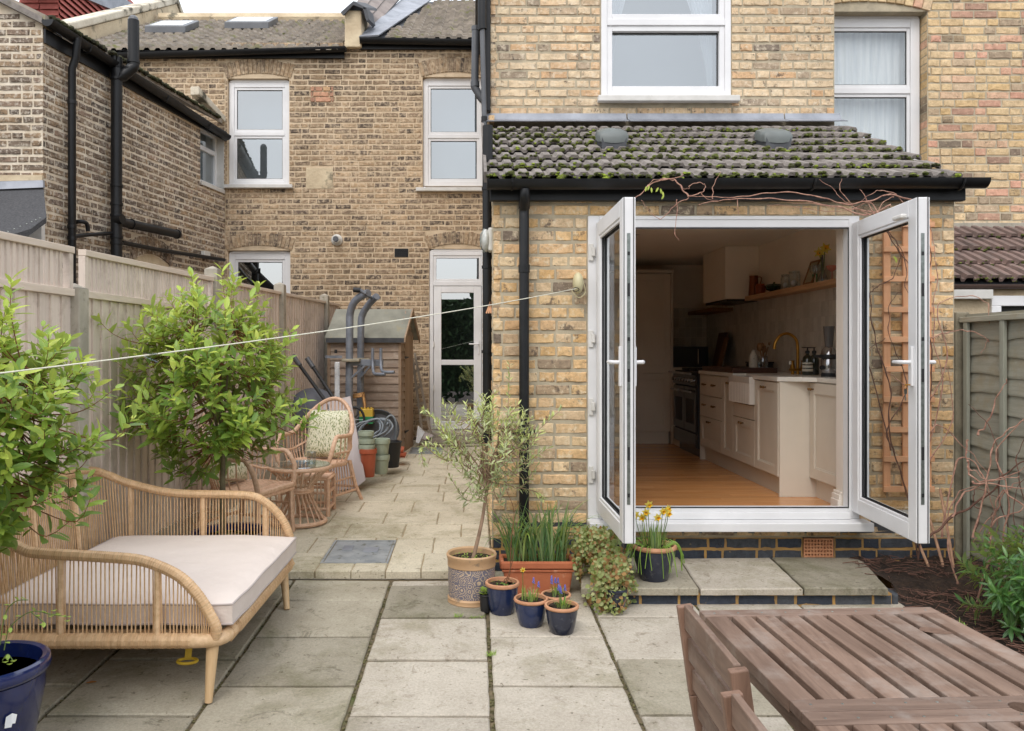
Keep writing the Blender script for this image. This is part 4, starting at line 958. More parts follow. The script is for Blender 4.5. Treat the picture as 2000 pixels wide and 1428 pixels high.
for t in (.12, .97): p = W(u2+.12, wz(228, 436), .1).lerp(W(ue, wz(332, 458), .1), t); q = W(u2+.12, wz(228, 436), .1).lerp(W(ue, wz(332, 458), .1), min(1, t+.03)); MB().tube([p, q], .058, 14).build('collar', M['black'], br_, smooth=True)
MB().tube([W(ux(133), wz(133, 462), .07), W(ux(160), wz(160, 459), .07), W(ux(207), wz(207, 456), .08)], .02, 10).build('waste_pipe', M['black'], wing, smooth=True)
MB().tube(curve([W(ux(147), wz(147, 434), .0), W(ux(147), wz(147, 433), .06), W(ux(155), wz(155, 437), .08), W(ux(158), wz(158, 452), .08)], 4), .021, 10).build('waste_pipe', M['black'], wing, smooth=True)
MB().tube([W(ux(228), wz(228, 474), .06), W(ux(300), wz(300, 488), .06), W(ux(430), wz(430, 508), .06)], .024, 10).build('waste_pipe', M['black'], wing, smooth=True)
MB().prism([W(ux(392), wz(392, 490), .002), W(ux(404), wz(404, 492), .002), W(ux(404), wz(404, 505), .002), W(ux(392), wz(392, 503), .002)], nv*.05).build('junction_box', M['white_pl'], wing, bev=.004)
# felt covered lean-to below the gable
ft = thing('felt_canopy', 'sagging dark felt lean to canopy over a white window at the far left', 'canopy', (-4.3, 7.3, 2.6))
fe = mat('roofing_felt', (78,78,80), (58,58,60), 60, .95, bd=.002, bs=150)
fp = [P(85, 367, 7.44), P(-60, 372, 7.44), P(-60, 490, 6.5), P(0, 466, 6.6), P(60, 447, 6.8), P(91, 424, 6.95)]
MB().prism(fp, (0, 0, -.05)).build('felt_sheet', fe, ft)
for px in (8, 20, 32, 44, 56, 66, 74, 82): p = P(px, 462-px*.42, 6.62+px*.0035); MB().ball(p + Vector((0, -.03, 0)), .007, 6, 4).build('clout_nail', M['steel'], ft)
MB().prism([P(-60, 356, 7.42), P(84, 352, 7.42), P(84, 366, 7.4), P(-60, 372, 7.4)], (0, .03, 0)).build('lead_flashing', M['lead'], ft)
MB().prism([P(-60, 342, 7.44), P(82, 342, 7.44), P(82, 352, 7.44), P(-60, 355, 7.44)], (0, .03, 0)).build('mortar_fillet', M['render'], ft)
vwn = MB(); vwn.prism([P(64, 440, 7.3), P(81, 433, 7.3), P(81, 520, 7.3), P(64, 520, 7.3)], (0, .06, 0)); vwn.prism([P(18, 463, 7.0), P(64, 441, 7.28), P(64, 447, 7.28), P(22, 466, 7.0)], (0, .06, 0)); vwn.prism([P(56, 446, 7.3), P(64, 442, 7.3), P(64, 520, 7.3), P(56, 520, 7.3)], (0, .04, 0))
vwn.build('window_frame', M['upvc_old'], ft)
MB().prism([P(20, 468, 7.32), P(58, 448, 7.32), P(58, 520, 7.32), P(20, 520, 7.32)], (0, .01, 0)).build('glass_pane', mat('dusty_glass', (150,156,140), (136,140,124), 6, .3), ft)

# ------------------------------------------------------------------ house next door on the right (Y = 7.35)
YN = 7.35; nb = thing('next_door_house', 'mixed pink and yellow brick house on the right with net curtained window', 'house', (4.2, YN, 2.6))
nx0, nx1 = X(1560, YN+.1), X(1812, YN); nz1 = Z(22, YN)
nw = wall_with_holes(MB(), 3.07, 7.0, 0, 5.6, YN+.007, YN+.25, [(nx0, nx1, 2.6, nz1)]).build('wall', M['mortar'], nb)
arch(nw, nx0-.05, nx1+.02, nz1, .09, .22, YN, M['brick_nb'], 15, proud=.01)
brick_wall(nw, (0, YN), 0, (3.07, 7.0), 2.2, 5.5, .0747, .216, .106, .012, M['brick_nb'], [(nx0, nx1, 2.6, nz1+.02), (nx0-.05, nx1+.03, nz1-.01, nz1+.31)], nmax=260, seed=51, only=lambda p: vis(p, 400) and X(1640, YN) < p.x, rough=.005)
rvb = MB()
for k in range(26): rvb.box(nx1-.002, nx1+.006, YN+.012, YN+.12, 2.62+k*.0747, 2.62+k*.0747+.063)
rvb.build('reveal_bricks', M['brick_nb'], nw, kind='stuff')
wn = window(nb, YN+.11, nx0, nx1-.012, 2.6, nz1-.02, [Z(177, YN+.11)], fw=.085, arch_rise=.1, back=None, sash=.03, pane='clear')
sheet('net_curtain', M['net'], wn, lambda t: nx0+.02, lambda t: nx1+.1, 2.62, nz1-.03, YN+.25, 17, .006, n=140)
MB().box(nx0-.1, nx1+.3, YN+.42, YN+.43, 2.6, nz1).build('pane_backing', M['pane_backing'], wn)
# its lean-to roof, gutter, white window head
rx0, rx1 = 3.4, 6.2
nr = MB().hexa([(rx0,6.22,1.93),(rx1,6.22,1.93),(rx1,7.3,2.56),(rx0,7.3,2.56),(rx0,6.22,1.96),(rx1,6.22,1.96),(rx1,7.3,2.59),(rx0,7.3,2.59)]).build('lean_to_roof', M['slate'], nb)
tile_roof(nr, rx0, rx1, 6.2, Z(553, 6.2), 7.28, Z(447, 7.28), 4, .3, M['tile_red'], nmax=60, rolls=3, h=.03, moss=.5, seed=9)
MB().box(rx0, rx1, 7.26, 7.345, Z(448, 7.3), Z(436, 7.3)).build('mortar_fillet', M['conc'], nr, bev=.006)
half_gutter('gutter', (rx0-.1, 6.16, Z(556, 6.16)), (rx1, 6.16, Z(556, 6.16)), .035, mat('brown_gutter', (92,74,66), (80,64,58), 6, .5), nb)
box('fascia', mat('weathered_fascia', (176,158,128), (150,132,106), 8, .8, bd=.002), nb, rx0-.1, rx1, 6.19, 6.22, Z(579, 6.2), Z(560, 6.2))
box('window_head', M['upvc_old'], nb, rx0-.1, X(1937, 6.15), 6.13, 6.185, Z(584, 6.15), Z(566, 6.15), bev=.004); 
f = MB(); f.box(X(1933, 6.2), rx1, 6.175, 6.24, Z(598, 6.2), Z(578, 6.2)); f.box(X(1933, 6.2), X(1952, 6.2), 6.175, 6.24, 1, Z(598, 6.2)); f.build('window_frame', M['upvc'], nb, bev=.004)
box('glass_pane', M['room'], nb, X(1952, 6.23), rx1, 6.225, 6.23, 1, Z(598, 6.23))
box('side_panel', M['render'], nb, rx0-.1, X(1933, 6.2), 6.2, 6.26, 1, Z(584, 6.2))
# ------------------------------------------------------------------ step below the french doors
YS = 4.497
step = thing('garden_step', 'low step of three paving slabs on dark bricks below the french doors', 'step', (1.5, YS, 0))
rg = random.Random(2)
fx = [.60, 1.275, 1.864, 2.345]; bx = [.70, 1.335, 1.935, 2.52]; tops = lambda y: .105
for i in range(3):
    q = [(fx[i]+.006, YS), (fx[i+1]-.006, YS), (bx[i+1]-.006, YF-.006), (bx[i]+.006, YF-.006)]
    slab(step, 0, 0, 0, 0, tops, [M['pave_old'], M['pave'], M['pave_old']][i], rg, th=.038, q=q, name='step_slab')
rb = box('mortar_bed', M['mortar_gold'], step, .66, 2.38, YS+.037, YF-.01, -.05, .066)
brick_wall(rb, (0, YS+.034), 0, (.66, 2.42), -.006, .064, .07, .222, .108, .01, M['brick_blue'], nmax=20, seed=9, rough=.002)
box('end_brick', M['brick_blue'], step, 2.3, 2.42, YS+.04, YS+.26, 0, .064, bev=.006)

# ------------------------------------------------------------------ left boundary fence
M['taupe'] = wood('taupe_painted_board', (222,208,196), (200,185,172), 2, .85, .09, fine=60, c3=(178,162,148), lo=.2, hi=.8)
M['taupe_h'] = wood('taupe_painted_rail', (220,205,190), (204,188,172), 1, .8, .05, fine=60)
fx_ = lambda y: -2.40 + .048*y
def fz(y): return 1.955 + .0125*y      # line of the fence top
posts = [.55, 2.45, 4.37, 6.39, 8.24, 10.2]
fence = thing('boundary_fence', 'taupe closeboard fence with concrete posts and slatted trellis top along the left side', 'fence', (fx_(4.4), 4.4, 0))
def q_off(y, o): return fx_(y) + o
for i, y in enumerate(posts):
    zt_ = {3: 2.10, 4: 2.13, 5: 2.155}.get(i, 1.79); w_ = .055
    p = MB(); p.box(fx_(y)-.05, fx_(y)+.055, y-w_, y+w_, -.2, zt_)
    p.add([(fx_(y)-.05, y-w_, zt_), (fx_(y)+.055, y-w_, zt_), (fx_(y)+.055, y+w_, zt_), (fx_(y)-.05, y+w_, zt_), (fx_(y), y, zt_+.03)], [(0,1,4), (1,2,4), (2,3,4), (3,0,4)])
    p.build('post', M['conc'], fence, bev=.006)
rg = random.Random(8)
for i in range(len(posts)-1 + 1):
    y0 = posts[i]+.055; y1 = posts[i+1]-.055 if i+1 < len(posts) else 10.98
    trel = i < 3; zt0 = (lambda y: 1.74) if trel else (lambda y: fz(y) - .03)
    if i == 0: trel = True
    gb = Zl(y0)-.02 if y1 < 5 else Zu(y0)-.02
    MB().hexa([(fx_(y0)-.02,y0,-.2),(fx_(y0)+.03,y0,-.2),(fx_(y1)+.03,y1,-.2),(fx_(y1)-.02,y1,-.2),(fx_(y0)-.02,y0,gb+.2),(fx_(y0)+.03,y0,gb+.2),(fx_(y1)+.03,y1,gb+.2),(fx_(y1)-.02,y1,gb+.2)]).build('gravel_board', M['conc'], fence, bev=.004)
    n = max(1, int(round((y1-y0)/.098)))
    for k in range(n):
        a = y0 + (y1-y0)*k/n; b = y0 + (y1-y0)*(k+1)/n + .012; zb_ = gb+.2; dz = rg.uniform(-.004, .004)
        xa, xb = fx_(a)+.022, fx_(b)+.008
        MB().hexa([(xa-.012,a,zb_),(xa,a,zb_),(xb,b,zb_),(xb-.006,b,zb_),(xa-.012,a,zt0(a)+dz),(xa,a,zt0(a)+dz),(xb,b,zt0(b)+dz),(xb-.006,b,zt0(b)+dz)]).build('fence_board', M['taupe'], fence)
    if trel:
        b0, b1 = 1.745, lambda y: fz(y)
        def rail(z0_, z1_, w0=-.01, w1=.035, nm='trellis_rail'): MB().hexa([(fx_(y0)+w0,y0,z0_(y0)),(fx_(y0)+w1,y0,z0_(y0)),(fx_(y1)+w1,y1,z0_(y1)),(fx_(y1)+w0,y1,z0_(y1)),(fx_(y0)+w0,y0,z1_(y0)),(fx_(y0)+w1,y0,z1_(y0)),(fx_(y1)+w1,y1,z1_(y1)),(fx_(y1)+w0,y1,z1_(y1))]).build(nm, M['taupe_h'], fence, bev=.003)
        rail(lambda y: 1.742, lambda y: 1.782); rail(lambda y: fz(y)-.035, lambda y: fz(y))
        for y in (y0, y1-.045): box('trellis_stile', M['taupe'], fence, fx_(y)-.008, fx_(y)+.03, y, y+.04, 1.783, fz(y)-.036, bev=.002)
        n = 38
        for k in range(n):
            y = y0+.06 + (y1-y0-.13)*k/n; xx = fx_(y); ln = rg.uniform(-.006, .006)
            if i == 3: pass
            MB().hexa([(xx,y,1.783),(xx+.018,y,1.783),(xx+.018,y+.027,1.783),(xx,y+.027,1.783),(xx,y+ln,fz(y)-.036),(xx+.018,y+ln,fz(y)-.036),(xx+.018,y+.027+ln,fz(y)-.036),(xx,y+.027+ln,fz(y)-.036)]).build('trellis_slat', M['taupe'], fence)
    else:
        MB().hexa([(fx_(y0)-.01,y0,zt0(y0)),(fx_(y0)+.035,y0,zt0(y0)),(fx_(y1)+.035,y1,zt0(y1)),(fx_(y1)-.01,y1,zt0(y1)),(fx_(y0)-.01,y0,fz(y0)),(fx_(y0)+.035,y0,fz(y0)),(fx_(y1)+.035,y1,fz(y1)),(fx_(y1)-.01,y1,fz(y1))]).build('capping_rail', M['taupe_h'], fence, bev=.003)

# ------------------------------------------------------------------ right boundary fence of weathered waney boards
M['grey_h'] = wood('weathered_grey_board', (160,157,142), (134,132,118), 1, .9, .12, fine=50, c3=(142,132,108))
M['grey_v'] = wood('weathered_grey_batten', (154,156,142), (130,130,118), 2, .9, .06, fine=50)
fr_ = thing('waney_fence', 'weathered grey overlap board fence with vertical battens along the right edge of the garden', 'fence', (3.2, 4.5, 0))
xf = 3.215; zt_ = 1.66
cp = box('post', M['conc'], fr_, 3.14, 3.235, 5.19, 5.27, -.1, 1.70, bev=.01); cp.data.materials[0] = mat('dirty_concrete', (140,132,112), (104,98,82), 6, .95, bd=.004, bs=60)
box('post', M['conc'], fr_, 3.17, 3.26, 3.25, 3.34, -.1, 1.7, bev=.01)
nb_ = 14; bh = 1.62/nb_*1.0
for k in range(nb_):
    z0 = .02 + k*bh; v = []; n = 22; rg2 = random.Random(k)
    ph = rg2.uniform(0, 6); fz_ = [(.014*math.sin(j*.55+ph) + .02*noise.noise((j*.35, k*3.1, 0)) ) for j in range(n+1)]
    for j in range(n+1):
        y = 3.35 + (5.185-3.35)*j/n
        v += [(xf-.020, y, z0+fz_[j]), (xf-.021, y, z0+.01+fz_[j]), (xf-.005, y, z0+bh+.045), (xf+.004, y, z0+bh+.045), (xf-.010, y, z0+fz_[j])]
    b = MB(); b.v = v
    for j in range(n):
        for q in range(5): b.f.append((j*5+q, j*5+(q+1) % 5, (j+1)*5+(q+1) % 5, (j+1)*5+q))
    b.build('fence_board', M['grey_h'], fr_)
for y in (5.13, 4.775, 4.3, 3.85, 3.4): box('batten', M['grey_v'], fr_, xf-.052, xf-.03, y-.02, y+.02, .03, zt_-.03, bev=.003)
box('top_rail', M['grey_h'], fr_, xf-.056, xf+.02, 3.34, 5.185, zt_-.03, zt_+.005, bev=.004)
box('gravel_board', M['conc'], fr_, xf-.03, xf+.02, 3.34, 5.185, -.2, .02)

# ------------------------------------------------------------------ wooden trellis on the right pier
M['pine'] = wood('orange_pine_trellis', (222,168,128), (202,146,108), 2, .7, .08, fine=60)
M['pine_h'] = wood('orange_pine_rung', (226,174,134), (206,150,112), 0, .7, .08, fine=60)
tr = thing('wall_trellis', 'narrow orange pine ladder trellis fixed to the brick pier behind the right door leaf', 'trellis', (2.9, 5.15, .5))
Yt = 5.14; zt0, zb0 = Z(428, Yt), Z(960, Yt)
for px in (1733, 1771, 1813): xx = X(px, Yt); box('upright', M['pine'], tr, xx-.022, xx+.022, Yt, Yt+.018, zb0, zt0, bev=.002)
for py in (439, 487, 545, 605, 663, 721, 780, 839, 896, 955): zz = Z(py, Yt); box('rung', M['pine_h'], tr, X(1724, Yt), X(1823, Yt), Yt-.019, Yt-.001, zz-.018, zz+.018, bev=.002)

# ------------------------------------------------------------------ washing line and reel
rl_ = P(1129, 553, YF-.05); rt = thing('line_reel', 'cream oval washing line reel on the brick wall beside the left door leaf', 'line reel', rl_)
M['cream'] = mat('cream_plastic', (206,198,160), (190,180,142), 8, .45)
b = MB().ball((0, 0, 0), .07, 18, 10, 1)
b.v = [(rl_.x + x*.5, rl_.y + y*.75, rl_.z + z) for x, y, z in b.v]; b.build('case', M['cream'], rt, smooth=True)
MB().tube([(rl_.x-.02+.02*math.cos(t), rl_.y-.053, rl_.z-.045+.012*math.sin(t)) for t in [k*math.pi/4 for k in range(8)]], .003, 5, closed=True).build('outlet', M['gasket'], rt)
MB().tube(curve([(rl_.x+.03, rl_.y, rl_.z+.02), (rl_.x+.045, rl_.y-.01, rl_.z-.06), (rl_.x, rl_.y-.02, rl_.z-.095), (rl_.x-.045, rl_.y-.02, rl_.z-.05)], 4), .003, 6).build('wire_loop', M['cream'], rt)
ln_ = thing('washing_line', 'thin white washing line strung across the garden from the reel to the left', 'washing line', rl_)
M['cord'] = mat('white_cord', (224,222,206), (208,206,188), 60, .7)
A = Vector((rl_.x-.02, rl_.y-.055, rl_.z-.04)); B = P(-240, 757, 2.1)
lp_ = [A.lerp(B, t) - Vector((0, 0, .03*4*t*(1-t))) for t in [k/24 for k in range(25)]]
MB().tube(lp_, .0026, 6).build('cord', M['cord'], ln_, smooth=True)
def onl(px): return min(lp_, key=lambda p: abs(VPX + p.x/p.y*F - px))
M['pegc'] = glass('clear_peg_plastic', .3, (.85, .88, .9, 1), .1)
p = onl(268); pg = thing('clothes_peg', 'clear plastic clothes peg clipped on the washing line at the left', 'clothes peg', p)
for s_ in (-1, 1): MB().hexa([tuple(p + Vector(v)) for v in ((-.02,-.004,-.004*s_),(.03,-.004,-.016*s_-.01),(.03,.004,-.016*s_-.01),(-.02,.004,-.004*s_),(-.02,-.004,.004-.004*s_),(.03,-.004,-.008*s_-.01),(.03,.004,-.008*s_-.01),(-.02,.004,.004-.004*s_))]).build('jaw', M['pegc'], pg)
p = P(958, 596, 4.85); pg = thing('clothes_peg', 'brown wooden clothes pegs hanging on the washing line by the brick corner', 'clothes peg', p)
for s_ in (-1, 0, 1): MB().bar(p + Vector((0, 0, .02)), p + Vector((.014*s_ - .012, 0, -.05)), .009, .009).build('jaw', M['pine'], pg)

# ------------------------------------------------------------------ slatted table and folding chairs, front right
M['acacia'] = wood('brown_acacia', (136,113,98), (92,72,60), 1, .55, .14, fine=42, spec=.35, c3=(140,126,116))
M['acacia_x'] = wood('brown_acacia_rail', (134,112,98), (92,73,62), 0, .55, .1, fine=42, spec=.35, c3=(136,126,118))
M['acacia_z'] = wood('brown_acacia_post', (142,112,94), (98,75,61), 2, .55, .1, fine=42, spec=.35)
tb = thing('garden_table', 'brown slatted wooden folding table with a parasol hole, in the right foreground', 'table', (1.0, 1.7, -.07))
th_ = rad(2.5); ca, sa = math.cos(th_), math.sin(th_)
O = Vector((.663, 2.345, .683))       # far left corner; local u to the right, v towards the camera
def T(u, v, z): return (O.x + u*ca + v*sa, O.y - v*ca + u*sa, O.z + z)
def tbx(name, u0, u1, v0, v1, z0, z1, m, par=None, bev=.003): return MB().hexa([T(u0,v1,z0),T(u1,v1,z0),T(u1,v0,z0),T(u0,v0,z0),T(u0,v1,z1),T(u1,v1,z1),T(u1,v0,z1),T(u0,v0,z1)]).build(name, m, par or tb, bev=bev)
TW = .70; e = .055
tbx('end_rail', 0, TW, 0, e, -.022, 0, M['acacia_x'])
vA, vB, vC = .605, .663, .722
def slats(v0, v1):
    n = 10; wd = (TW)/n
    for k in range(n):
        u0 = k*wd + (.0 if k == 0 else .0085); u1 = (k+1)*wd - (0 if k == n-1 else .0085)
        tbx('slat', u0, u1, v0+.0015, v1-.0015, -.03, 0, M['acacia'])
slats(e, vA)
def holed(v0, v1, near):
    """rail with half of the parasol hole cut in it"""
    uc, r_ = .485, .028; n = 12
    edge = v1 if near == 'far' else v0; s_ = -1 if near == 'far' else 1
    poly = [(0, v0), (TW, v0), (TW, v1), (0, v1)] if False else None
    if near == 'far': poly = [(0, v0), (TW, v0), (TW, v1), (uc+r_, v1)] + [(uc + r_*math.cos(math.pi*k/n), v1 - r_*math.sin(math.pi*k/n)) for k in range(1, n)] + [(uc-r_, v1), (0, v1)]
    else: poly = [(0, v1), (TW, v1), (TW, v0), (uc+r_, v0)] + [(uc + r_*math.cos(math.pi*k/n), v0 + r_*math.sin(math.pi*k/n)) for k in range(1, n)] + [(uc-r_, v0), (0, v0)]
    MB().prism([T(u, v, -.022) for u, v in poly], (0, 0, .0225)).build('centre_rail', M['acacia_x'], tb, bev=.002)
holed(vA, vB-.001, 'far'); holed(vB+.001, vC, 'near')
slats(vC, 1.30); tbx('end_rail', 0, TW, 1.30, 1.355, -.022, 0, M['acacia_x'])
for u0, u1 in ((.03, .05), (TW-.05, TW-.03)): tbx('apron', u0, u1, .04, 1.32, -.085, -.023, M['acacia'])
for v0 in (.04, 1.29): tbx('apron', .05, TW-.05, v0, v0+.02, -.085, -.023, M['acacia_x'])
MB().tube([T(.485, .663, -.03), T(.485, .663, -.05)], .03, 16).build('parasol_socket', M['slate'], tb)
for u in (.06, TW-.1):
    for (va, vb) in ((.12, .55), (.55, .12), (.78, 1.2), (1.2, .78)): MB().bar(T(u+(.02 if va > vb else 0), va, -.05), T(u+(.02 if va > vb else 0), vb, -.742), .02, .045).build('leg', M['acacia_z'], tb, bev=.003)
wm2 = mat('dark_wood_stain', (92,68,54), (112,86,70), 60, .6)
MB().add([T(.585+.036*math.cos(a)*(1+.15*math.sin(3*a)), .20+.026*math.sin(a)+.012*math.cos(a), .0007) for a in [-k*math.pi/8 for k in range(16)]], [tuple(range(16))]).build('stain', wm2, tb)
for u in (.03, .10, .17, .24, .31, .38, .45, .52, .59, .66):
    for v in (.03, .63, .695): MB().lathe([(.0035, 0), (.003, .0012)], T(u+.006, v, 0), 8).build('screw_head', M['steel'], tb)
def chair(O_, lb, grp):
    """folding chair; back on the left, facing +x; O_ = far foot of the back, on the ground"""
    c = thing('folding_chair', lb, 'chair', O_, grp); o = Vector(O_); Wd = .40
    def pt(x, y, z): return o + Vector((x, -y, z))
    for y in (0, Wd):      # curved back posts
        b = MB(); pr = [(.10, .36), (.06, .50), (.03, .66), (.0, .88)]
        prev = None
        for (x, z) in pr:
            if prev: b.bar(pt(prev[0], y, prev[1]), pt(x, y, z), .022, .038, up=(1, 0, 0))
            prev = (x, z)
        b.bar(pt(.42, y, 0), pt(.08, y, .44), .022, .036, up=(1, 0, 0)); b.build('back_post', M['acacia_z'], c, bev=.003)
        MB().bar(pt(.02, y+(.025 if y == 0 else -.025), 0), pt(.40, y+(.025 if y == 0 else -.025), .44), .02, .034, up=(1, 0, 0)).build('leg', M['acacia_z'], c, bev=.003)
    def rail(z, x, h): MB().hexa([pt(x-.008, Wd-.012, z-h/2), pt(x+.008, Wd-.012, z-h/2), pt(x+.008, .012, z-h/2), pt(x-.008, .012, z-h/2), pt(x-.008-.02*h, Wd-.012, z+h/2), pt(x+.008-.02*h, Wd-.012, z+h/2), pt(x+.008-.02*h, .012, z+h/2), pt(x-.008-.02*h, .012, z+h/2)]).build('back_slat', M['acacia'], c, bev=.003)
    rail(.855, .004, .06); rail(.775, .014, .055); rail(.70, .024, .05); rail(.63, .036, .05); rail(.56, .048, .05)
    for k in range(6): x = .10 + k*.062; MB().hexa([pt(x, Wd-.03, .438), pt(x+.05, Wd-.03, .438), pt(x+.05, .03, .438), pt(x, .03, .438), pt(x, Wd-.03, .456), pt(x+.05, Wd-.03, .456), pt(x+.05, .03, .456), pt(x, .03, .456)]).build('seat_slat', M['acacia'], c, bev=.003)
    for y in (.03, Wd-.05): MB().bar(pt(.09, y+.01, .425), pt(.47, y+.01, .425), .02, .03).build('seat_rail', M['acacia_x'], c, bev=.002)
    return c
zg = Zl(1.8)
chair((X(1338, 1.98), 1.985, zg), 'brown slatted folding chair at the left side of the garden table, farther of the two', 'folding chairs at the table')
chair((X(1434, 1.475)-.005, 1.475, zg), 'brown slatted folding chair nearest the camera, mostly cut off by the picture edge', 'folding chairs at the table')

# ------------------------------------------------------------------ garden end behind the camera (seen mirrored in the glass)
M['hedge'] = mat('hedge_leaves', (52,78,38), (28,42,20), 5, .8, vary=.3)
hd = thing('garden_hedge', 'tall dark green hedge closing the garden behind the viewpoint', 'hedge', (0, -6.4, 0))
b = MB(); rg = random.Random(12)
for k in range(9000):
    x = rg.uniform(-8, 8); z = rg.uniform(0, 3.5) + .6*noise.noise((x*.6, 0, 0)); y = -6.2 + rg.uniform(-.3, .4)
    d = Vector((rg.uniform(-1, 1), rg.uniform(-1, 1), rg.uniform(-1, 1))).normalized()*.14; e_ = d.orthogonal().normalized()*.07; c_ = Vector((x, y, z))
    b.add([c_-d, c_+e_, c_+d, c_-e_], [(0, 1, 2, 3)])
b.build('foliage', M['hedge'], hd, kind='stuff'); box('hedge_core', M['hedge'], hd, -8, 8, -6.8, -6.4, 0, 3.3)
# ------------------------------------------------------------------ kitchen seen through the open doors
ZF, ZC = .36, 2.53; KX0, KX1, KY0, KY1 = .36, 2.95, 5.35, 10.05
M['wall_cream'] = mat('cream_wall_paint', (238,228,212), (232,222,206), 3, .8)
M['cab'] = mat('warm_grey_cabinet', (206,197,182), (200,191,176), 3, .45)
M['worktop'] = mat('white_stone_worktop', (214,210,200), (204,198,188), 8, .25)
M['floor'] = wood('oak_floor', (216,160,104), (186,126,74), 0, .2, .14, fine=40, spec=.5)
rm = D.objects.new('kitchen_room', None); col.objects.link(rm); rm.location = (KX0, KY0, ZF); rm['kind'] = 'structure'
def kb(name, *a, m='wall_cream', **k): o = box(name, M[m], rm, *a, **k); return o
kb('back_wall', KX0, KX1, KY1, KY1+.1, ZF, ZC); kb('left_wall', KX0-.1, KX0, KY0, KY1, ZF, ZC); kb('right_wall', KX1, KX1+.08, KY0, KY1+.1, ZF-.1, ZC+.1)
kb('ceiling', KX0-.1, KX1, KY0, KY1+.1, ZC, ZC+.08, m='wall_cream').data.materials[0] = mat('ceiling_paint', (242,238,228), (238,234,222), 2, .9)
kb('inner_lintel', .3, KX1, KY0, KY0+.02, 2.33, ZC)
kb('inner_pier', .3, .8, KY0, KY0+.04, ZF, ZC)
M['plaster'] = mat('pale_plaster_reveal', (222,212,200), (216,206,194), 3, .7)
kb('reveal', 2.435, 2.95, YF+.07, KY0+.0, ZF-.06, ZC, m='plaster')
for z0, z1, d in ((ZF, ZF+.10, .03), (ZF+.10, ZF+.135, .022), (ZF+.135, ZF+.155, .012)): kb('skirting', 2.435-d, 2.434, YF+.075, KY0+.02, z0, z1, m='plaster', bev=.003)
sub = box('sub_floor', M['slate'], rm, KX0, KX1, KY0-.16, KY1, ZF-.1, ZF-.02)
rg = random.Random(14); y = KY0-.15; k = 0; fp_ = []
while y < KY1:
    x = KX0 - rg.uniform(0, 1.2)
    while x < KX1:
        ln = rg.uniform(.9, 1.5); a, b_ = max(x, KX0), min(x+ln, KX1-.01)
        if b_ - a > .05: fp_.append((a, b_, y))
        x += ln
    y += .085
for a, b_, y in fp_: box('floor_board', M['floor'], rm, a+.0008, b_-.0008, y+.0008, y+.0845, ZF-.019, ZF + rg.uniform(-.0003, .0003))
# wall tiles, vertical stack bond
M['wtile'] = mat('glazed_taupe_tile', (212,205,192), (202,194,180), 9, .14, vary=.1, bd=.0008, bs=30)
M['grout'] = mat('pale_grout', (196,188,172), (186,178,162), 20, .9)
kb('splashback_grout', KX1-.008, KX1-.0005, 5.36, KY1, 1.24, 2.0, m='grout')
ti = MB(); n_ = 0; tw_, th2 = .0735, .125
tms = MB().box(-.003, .0, -tw_/2+.002, tw_/2-.002, -th2/2+.002, th2/2-.002).mesh('wall_tile', M['wtile'])
for j in range(6):
    y = 5.45; i = 0
    while y < KY1 - .04:
        p = Vector((KX1-.009, y, 1.30 + th2*j))
        if y < 8.0 and n_ < 280: inst('wall_tile', tms, p, (rg.uniform(-.006, .006), 0, rg.uniform(-.02, .02)), (1, 1, 1), rm); n_ += 1
        else: ti.box(p.x-.003, p.x, y-tw_/2+.002, y+tw_/2-.002, p.z-th2/2+.002, p.z+th2/2-.002)
        y += tw_; i += 1
    x = 2.3
    while x < KX1-.03: ti.box(x, x+tw_-.004, KY1-.004, KY1-.0005, 1.24+th2*j+.002, 1.24+th2*(j+1)-.002); x += tw_
ti.build('small_wall_tiles', M['wtile'], rm, kind='stuff')
# shaker doors helper: panel in plane; u axis dir, facing normal
def shaker(parent, name, O_, du, n_, w_, h_, m='cab', fr_w=.075, slab_=False):
    O_ = Vector(O_); du = Vector(du); n_ = Vector(n_); up_ = Vector((0, 0, 1))
    def hx(b, u0, u1, z0, z1, d0, d1):
        pts = []
        for z in (z0, z1):
            for (u, d) in ((u0, d1), (u1, d1), (u1, d0), (u0, d0)): pts.append(O_ + du*u + n_*d + up_*z)
        return b.hexa(pts)
    b = MB(); g_ = .0015
    if slab_: hx(b, g_, w_-g_, g_, h_-g_, 0, .02)
    else:
        f = fr_w; hx(b, g_, f, g_, h_-g_, 0, .02); hx(b, w_-f, w_-g_, g_, h_-g_, 0, .02); hx(b, f, w_-f, g_, f, 0, .02); hx(b, f, w_-f, h_-f, h_-g_, 0, .02)
        hx(b, f, w_-f, f, h_-f, 0, .009)
        i = .01
        hx(b, f, f+i, f, h_-f, .009, .0145); hx(b, w_-f-i, w_-f, f, h_-f, .009, .0145); hx(b, f+i, w_-f-i, f, f+i, .009, .0145); hx(b, f+i, w_-f-i, h_-f-i, h_-f, .009, .0145)
    return b.build(name, M[m], parent, bev=.002)
M['bronze'] = mat('dark_bronze', (120,88,48), (96,70,40), 12, .35, metal=.8)
def knob(parent, p, n_, r_=.012):
    p = Vector(p); n_ = Vector(n_)
    MB().tube([p, p+n_*.012, p+n_*.022, p+n_*.03], [r_*.5, r_*.45, r_, r_*.7], 10).build('knob', M['bronze'], parent, smooth=True)
